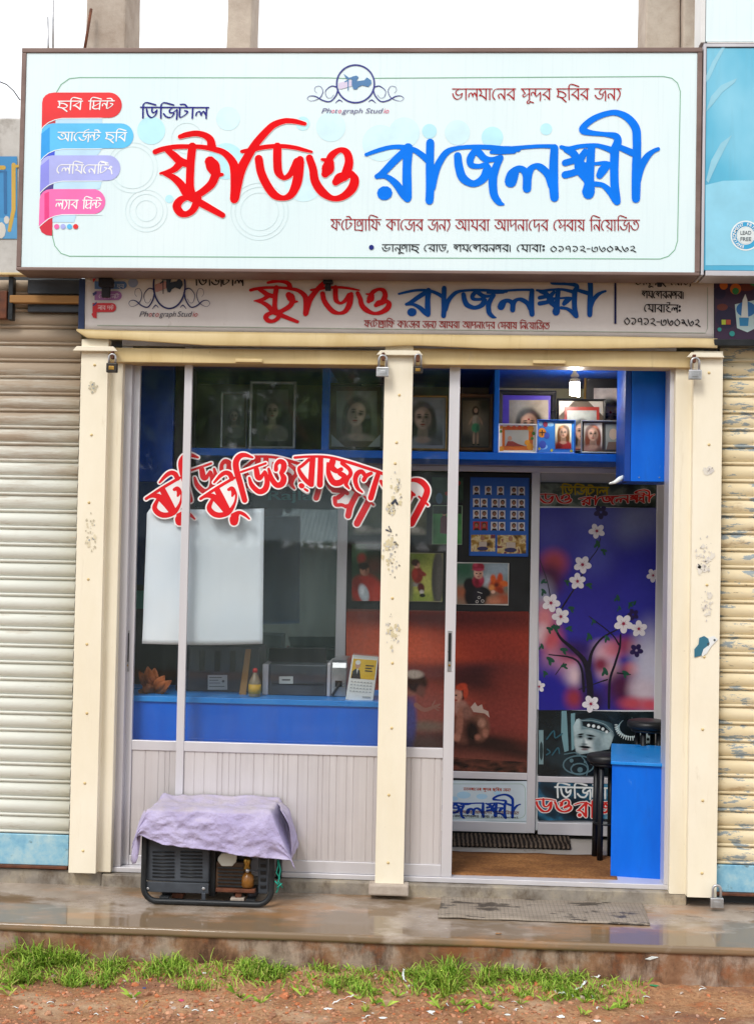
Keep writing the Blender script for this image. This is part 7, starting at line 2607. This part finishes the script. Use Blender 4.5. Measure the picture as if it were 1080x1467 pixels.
def stone(mb, x, y, z, s, rn):
    b0 = len(mb.v)
    bm = bmesh.new()
    bmesh.ops.create_icosphere(bm, subdivisions=1, radius=1)
    k = Vector((s * (.7 + .8 * rn.random()), s * (.7 + .6 * rn.random()), s * (.4 + .4 * rn.random())))
    rot = Matrix.Rotation(rn.random() * 6.28, 3, 'Z') @ Matrix.Rotation(rn.random() * .8, 3, 'X')
    o = rn.random() * 50
    for v in bm.verts:
        q = v.co * (1 + .5 * mnoise.noise(v.co * 1.3 + Vector((o, 0, 0))))
        q = Vector((q.x * k.x, q.y * k.y, q.z * k.z))
        q = rot @ q
        mb.v.append((x + q.x, y + q.y, z + q.z))
    for f in bm.faces:
        mb.face([b0 + v.index for v in f.verts])
    bm.free()


mb = MB()
rn = random.Random(5)
n = 0
while n < 3600:
    px = rn.uniform(-30, 1110)
    y = YE - .03 - rn.random() * .62
    x = X(px, y, 1430)
    dens = np.interp(px, [0, 300, 600, 800, 860, 1080], [.7, .9, 1, .9, .3, .18])
    if rn.random() > dens:
        continue
    s = .0022 + .0085 * rn.random() ** 2.6
    if rn.random() < .04:
        s *= 1.9
    stone(mb, x, y, gz(x, y) + s * .15, s, rn)
    n += 1
kind(mb.build('rubble', M['rubble'], None, recalc=False), 'stuff')


def on_ground(px, py):
    """surveyed point on the dirt -> place on its surface"""
    z = ZG
    for _ in range(4):
        p = PZ(px, py, z)
        z = gz(p[0], min(p[1], YE - .01))
    return p[0], p[1], z


bricks = [(408, 1429, .02, 'rounded orange brick lump in the grass left of the middle'), (203, 1440, .013, 'pale orange brick chip in the dirt at the left'), (730, 1417, .018, 'squarish orange brick lump below the white plastic loop'),
          (790, 1427, .021, 'large flat orange brick piece under the paper strips'), (685, 1443, .018, 'grey brown brick lump at the foot of the tall grass tuft'), (668, 1420, .012, 'small dark brick lump beside the tall grass tuft'), (225, 1428, .012, 'small brick chip next to the crumpled teal wrapper'), (758, 1432, .02, 'tan brick slab beside the squarish orange lump'), (846, 1436, .016, 'dull brick chunk at the edge of the bare brown soil')]
for (px, py, s, lab) in bricks:
    x, y, z = on_ground(px, py)
    mb = MB()
    stone(mb, 0, 0, 0, s, rn)
    o = mb.build('brick_stone', M['rubble'], None, recalc=False)
    o.location = (x, y, z + s * .25)
    tag(o, lab, 'brick piece', 'broken brick pieces on the dirt')


def strip(pts, w, mat, name, label, cat, group=None, lift=.006):
    mb = MB()
    P3 = [Vector(on_ground(*p)) for p in pts]
    P3 = [Vector(p) for p in catmull([tuple(p) for p in P3], 5)]
    n = len(P3)
    for i, p in enumerate(P3):
        a, b_ = P3[max(i - 1, 0)], P3[min(i + 1, n - 1)]
        d = (b_ - a)
        d.z = 0
        d.normalize()
        s = Vector((-d.y, d.x, 0)) * w / 2
        l = lift + .012 * math.sin(i / max(n - 1, 1) * math.pi) + .003 * math.sin(i * 1.9)
        mb.v += [tuple(p - s + Vector((0, 0, l))), tuple(p + s + Vector((0, 0, l + .004 * math.sin(i * .8))))]
    for i in range(n - 1):
        mb.face((2 * i, 2 * i + 1, 2 * i + 3, 2 * i + 2), None, True)
    o = mb.build(name, mat)
    so = o.modifiers.new('thick', 'SOLIDIFY')
    so.thickness = .0012
    return tag(o, label, cat, group)


def crumple(px, py, s, mat, name, label, cat, group=None, flat_=.45):
    x, y, z = on_ground(px, py)
    bm = bmesh.new()
    bmesh.ops.create_icosphere(bm, subdivisions=2, radius=1)
    mb = MB()
    o_ = rn.random() * 90
    for v in bm.verts:
        q = v.co * (.75 + .7 * mnoise.noise(v.co * 2.1 + Vector((o_, 1, 0))))
        mb.v.append((q.x * s * 1.2, q.y * s * .8, q.z * s * flat_))
    for f in bm.faces:
        mb.face([v.index for v in f.verts])
    bm.free()
    o = mb.build(name, mat)
    o.location = (x, y, z + s * flat_ * .5)
    return tag(o, label, cat, group)


WP_ = M['paper']
strip([(842, 1394), (847, 1402), (857, 1405), (861, 1398), (864, 1393), (852, 1395), (842, 1394)], .007, M['white_plastic'], 'plastic_strap', 'knotted white plastic strap loop lying at the end of the grass', 'plastic strap')
strip([(823, 1419), (830, 1416), (837, 1411), (839, 1407)], .008, WP_, 'paper_strip', 'curved white paper strip left of the knotted plastic loop', 'paper strip', 'white paper strips')
strip([(794, 1421), (797, 1427), (806, 1428), (815, 1427)], .007, WP_, 'paper_strip', 'hooked white paper strip above the flat orange brick piece', 'paper strip', 'white paper strips')
strip([(603, 1377), (610, 1384), (614, 1398), (606, 1404)], .004, M['white_plastic'], 'plastic_strap', 'thin white plastic loop caught in the grass right of the middle post', 'plastic strap')
strip([(574, 1388), (579, 1394), (577, 1404), (582, 1408)], .008, WP_, 'paper_strip', 'torn white paper twist hanging in the grass under the middle post', 'paper strip', 'white paper strips')
strip([(883, 1403), (893, 1401), (902, 1403)], .003, M['white_plastic'], 'plastic_strap', 'fine white string arching at the right end of the grass', 'plastic strap')
strip([(476, 1441), (490, 1437), (505, 1433), (512, 1428)], .004, M['white_plastic'], 'plastic_strap', 'long pale twig like strip beside the white flat scrap', 'plastic strap')
strip([(205, 1446), (215, 1441), (228, 1436)], .006, M['wood'], 'wood_splinter', 'tan wood splinter lying on the dirt left of the centre', 'splinter')
for (px, py, s, lab) in ((803, 1456, .017, 'crumpled white paper scrap with a blue edge at the bottom of the picture'), (617, 1450, .016, 'flat white paper scrap near the bottom left of the tall grass tuft'), (727, 1454, .011, 'small square white paper scrap below the squarish brick lump'),
                         (470, 1446, .017, 'wide flat white paper scrap beside the pale twig'), (302, 1448, .013, 'dirty white paper scrap at the bottom left of the middle'), (855, 1463, .016, 'white paper scrap cut by the bottom edge right of centre'), (293, 1393, .009, 'small white scrap in the grass below the generator'), (548, 1459, .014, 'pale paper scrap near the bottom under the middle post')):
    crumple(px, py, s, WP_, 'paper_scrap', lab, 'paper scrap', 'white paper scraps', .22)
crumple(135, 1412, .012, flat('#2f9c86', .35), 'plastic_wrapper', 'crumpled teal plastic wrapper at the edge of the left grass', 'wrapper')
crumple(260, 1434, .012, flat('#c2466a', .4), 'plastic_wrapper', 'crumpled pink wrapper on the dirt below the generator', 'wrapper')
crumple(840, 1452, .010, flat('#c9607a', .4), 'plastic_wrapper', 'small pink wrapper left of the bare brown soil', 'wrapper')
crumple(207, 1416, .008, flat('#3a4f7f', .4), 'plastic_wrapper', 'small dark blue wrapper near the teal one', 'wrapper')
crumple(937, 1411, .018, flat('#2f8f5f', .4), 'plastic_wrapper', 'flat green plastic piece at the right end of the grass', 'wrapper', None, .15)
spots = [(rn.uniform(570, 870), rn.uniform(1412, 1464)) for _ in range(20)] + [(rn.uniform(20, 560), rn.uniform(1432, 1464)) for _ in range(14)] + [(920, 1458), (1006, 1416), (1005, 1419), (970, 1453), (1031, 1448), (1034, 1462), (925, 1430)]
proto = None
for k, (px, py) in enumerate(spots):
    if proto is None or k % 5 == 0:
        x, y, z = on_ground(px, py)
        mb = MB()
        L_ = rn.uniform(.016, .034)
        for i in range(6):
            f = i / 5
            w = .0022 * (1 - .5 * abs(f - .5))
            mb.v += [((f - .5) * L_, -w + .003 * math.sin(f * 5), .003 + .004 * math.sin(f * 3.1)), ((f - .5) * L_, w + .003 * math.sin(f * 5), .004 + .004 * math.sin(f * 3.1))]
        for i in range(5):
            mb.face((2 * i, 2 * i + 1, 2 * i + 3, 2 * i + 2), None, True)
        proto = mb.build('paper_sliver', WP_)
        so = proto.modifiers.new('thick', 'SOLIDIFY')
        so.thickness = .0012
        o = proto
    else:
        o = proto.copy()
        COL.objects.link(o)
    x, y, z = on_ground(px, py)
    o.location = (x, y, z + .001)
    o.rotation_euler = (0, 0, rn.random() * 3.14)
    tag(o, 'tiny white paper sliver scattered on the reddish dirt', 'paper sliver', 'tiny paper slivers on the dirt')
# leaves and bits on the walkway
crumple_p = []
for (px, py, lab) in ((749, 1375, 'small white scrap stuck on the front face of the walkway edge'),):
    c = P(px - 160 + 160, py, YE - .002)
    mb = MB()
    mb.hexa([P(925, 1374, YE - .002), P(933, 1371, YE - .004), P(941, 1372, YE - .002), P(931, 1375, YE - .002)], [P(923, 1374, YE + .004), P(933, 1370, YE + .004), P(943, 1371, YE + .004), P(930, 1376, YE + .004)])
    tag(mb.build('paper_scrap', WP_), lab, 'paper scrap')
x_, y_, z_ = PZ(714, 1341, ZP)
tag(MB().hexa([(x_ - .012, y_ + .02, ZP + .002), (x_ + .012, y_ + .024, ZP + .004), (x_ + .014, y_ + .036, ZP + .002), (x_ - .01, y_ + .034, ZP + .003)], [(x_ - .012, y_ + .02, ZP + .001), (x_ + .012, y_ + .024, ZP + .002), (x_ + .014, y_ + .036, ZP + .001), (x_ - .01, y_ + .034, ZP + .002)]).build('dry_leaf', flat('#9a7048', .7)), 'tiny tan dry leaf on the wet front edge of the walkway', 'leaf')

# ------------------------------------------------------------------ across the street, seen only in the glass: trees and a tin roofed shed
shd = thing('tin_shed', 'low shed with a corrugated tin roof across the street mirrored in the glass', 'shed', (-1.5, -10.6, ZG))
mb = MB()
mb.box(-4.2, .9, -12.4, -10.8, ZG - .02, 1.4)
mb.build('wall', var('shed_boards', '#78867f', '#a3aea6', 3, (.6, .9), 0, .2, 30, .3, 5, (6, 1, .5)), shd)
mb = MB()
nn = 360
for i in range(nn + 1):
    x = -4.5 + 5.8 * i / nn
    dz = .016 * math.sin(i * math.pi * .5)
    mb.v += [(x, -10.2, 1.5 + dz), (x, -12.5, 2.5 + dz)]
for i in range(nn):
    mb.face((2 * i, 2 * i + 1, 2 * i + 3, 2 * i + 2), None, True)
mb.build('roof', var('old_tin', '#7f8f92', '#aab6b8', 3, (.4, .6), .3, .1, 20, .4, 5, (4, 1, .4)), shd, recalc=False)


def crown(seed, cx, cy, zb, zt, r, leaves):
    rr = random.Random(seed)
    mb = MB()
    cl_ = [(cx + rr.uniform(-.7, .7) * r, cy + rr.uniform(-.6, .6) * r, rr.uniform(zb + .3, zt - .6), r * rr.uniform(.32, .5)) for _ in range(22)]
    for _ in range(leaves):
        x, y, z, q = rr.choice(cl_)
        d = Vector((rr.gauss(0, 1), rr.gauss(0, 1), rr.gauss(0, .8))).normalized() * q * rr.random() ** .45
        p = Vector((x, y, z)) + d
        a = Vector((rr.gauss(0, 1), rr.gauss(0, 1), rr.gauss(0, 1))).normalized()
        b_ = a.orthogonal().normalized()
        L_ = rr.uniform(.13, .24)
        b0 = len(mb.v)
        mb.v += [tuple(p - a * L_), tuple(p + b_ * L_ * .45), tuple(p + a * L_), tuple(p - b_ * L_ * .45)]
        mb.face((b0, b0 + 1, b0 + 2, b0 + 3))
    return mb


for k, (cx, cy, zt, r, lab) in enumerate(((-5.6, -14.0, 5.2, 2.8, 'broad leafy tree across the street mirrored at the left of the window'), (-1.6, -15.0, 5.8, 3.1, 'tall leafy tree behind the tin shed mirrored in the window'), (2.6, -14.2, 5.3, 2.9, 'leafy tree across the street mirrored near the doorway'), (6.6, -15.2, 5.6, 3.2, 'leafy tree across the street mirrored toward the yellow shutter'))):
    tr = thing('street_tree', lab, 'tree', (cx, cy, ZG), 'trees across the street')
    tk = MB().tube([(cx, cy, ZG - .1), (cx + .08, cy, 1.2), (cx - .05, cy + .05, 2.4), (cx + .1, cy, zt - 1.5)], [.22, .17, .13, .05], 10)
    for a in (0.4, 2.2, 4.1):
        tk.tube([(cx, cy, 1.7), (cx + .8 * math.cos(a), cy + .8 * math.sin(a), 2.9), (cx + 1.5 * math.cos(a), cy + 1.5 * math.sin(a), 3.8)], [.1, .07, .03], 7)
    tk.build('trunk', M['wood'], tr)
    crown(k + 3, cx, cy, 1.2, zt, r, 3600).build('crown', M['leaf'], tr, recalc=False)
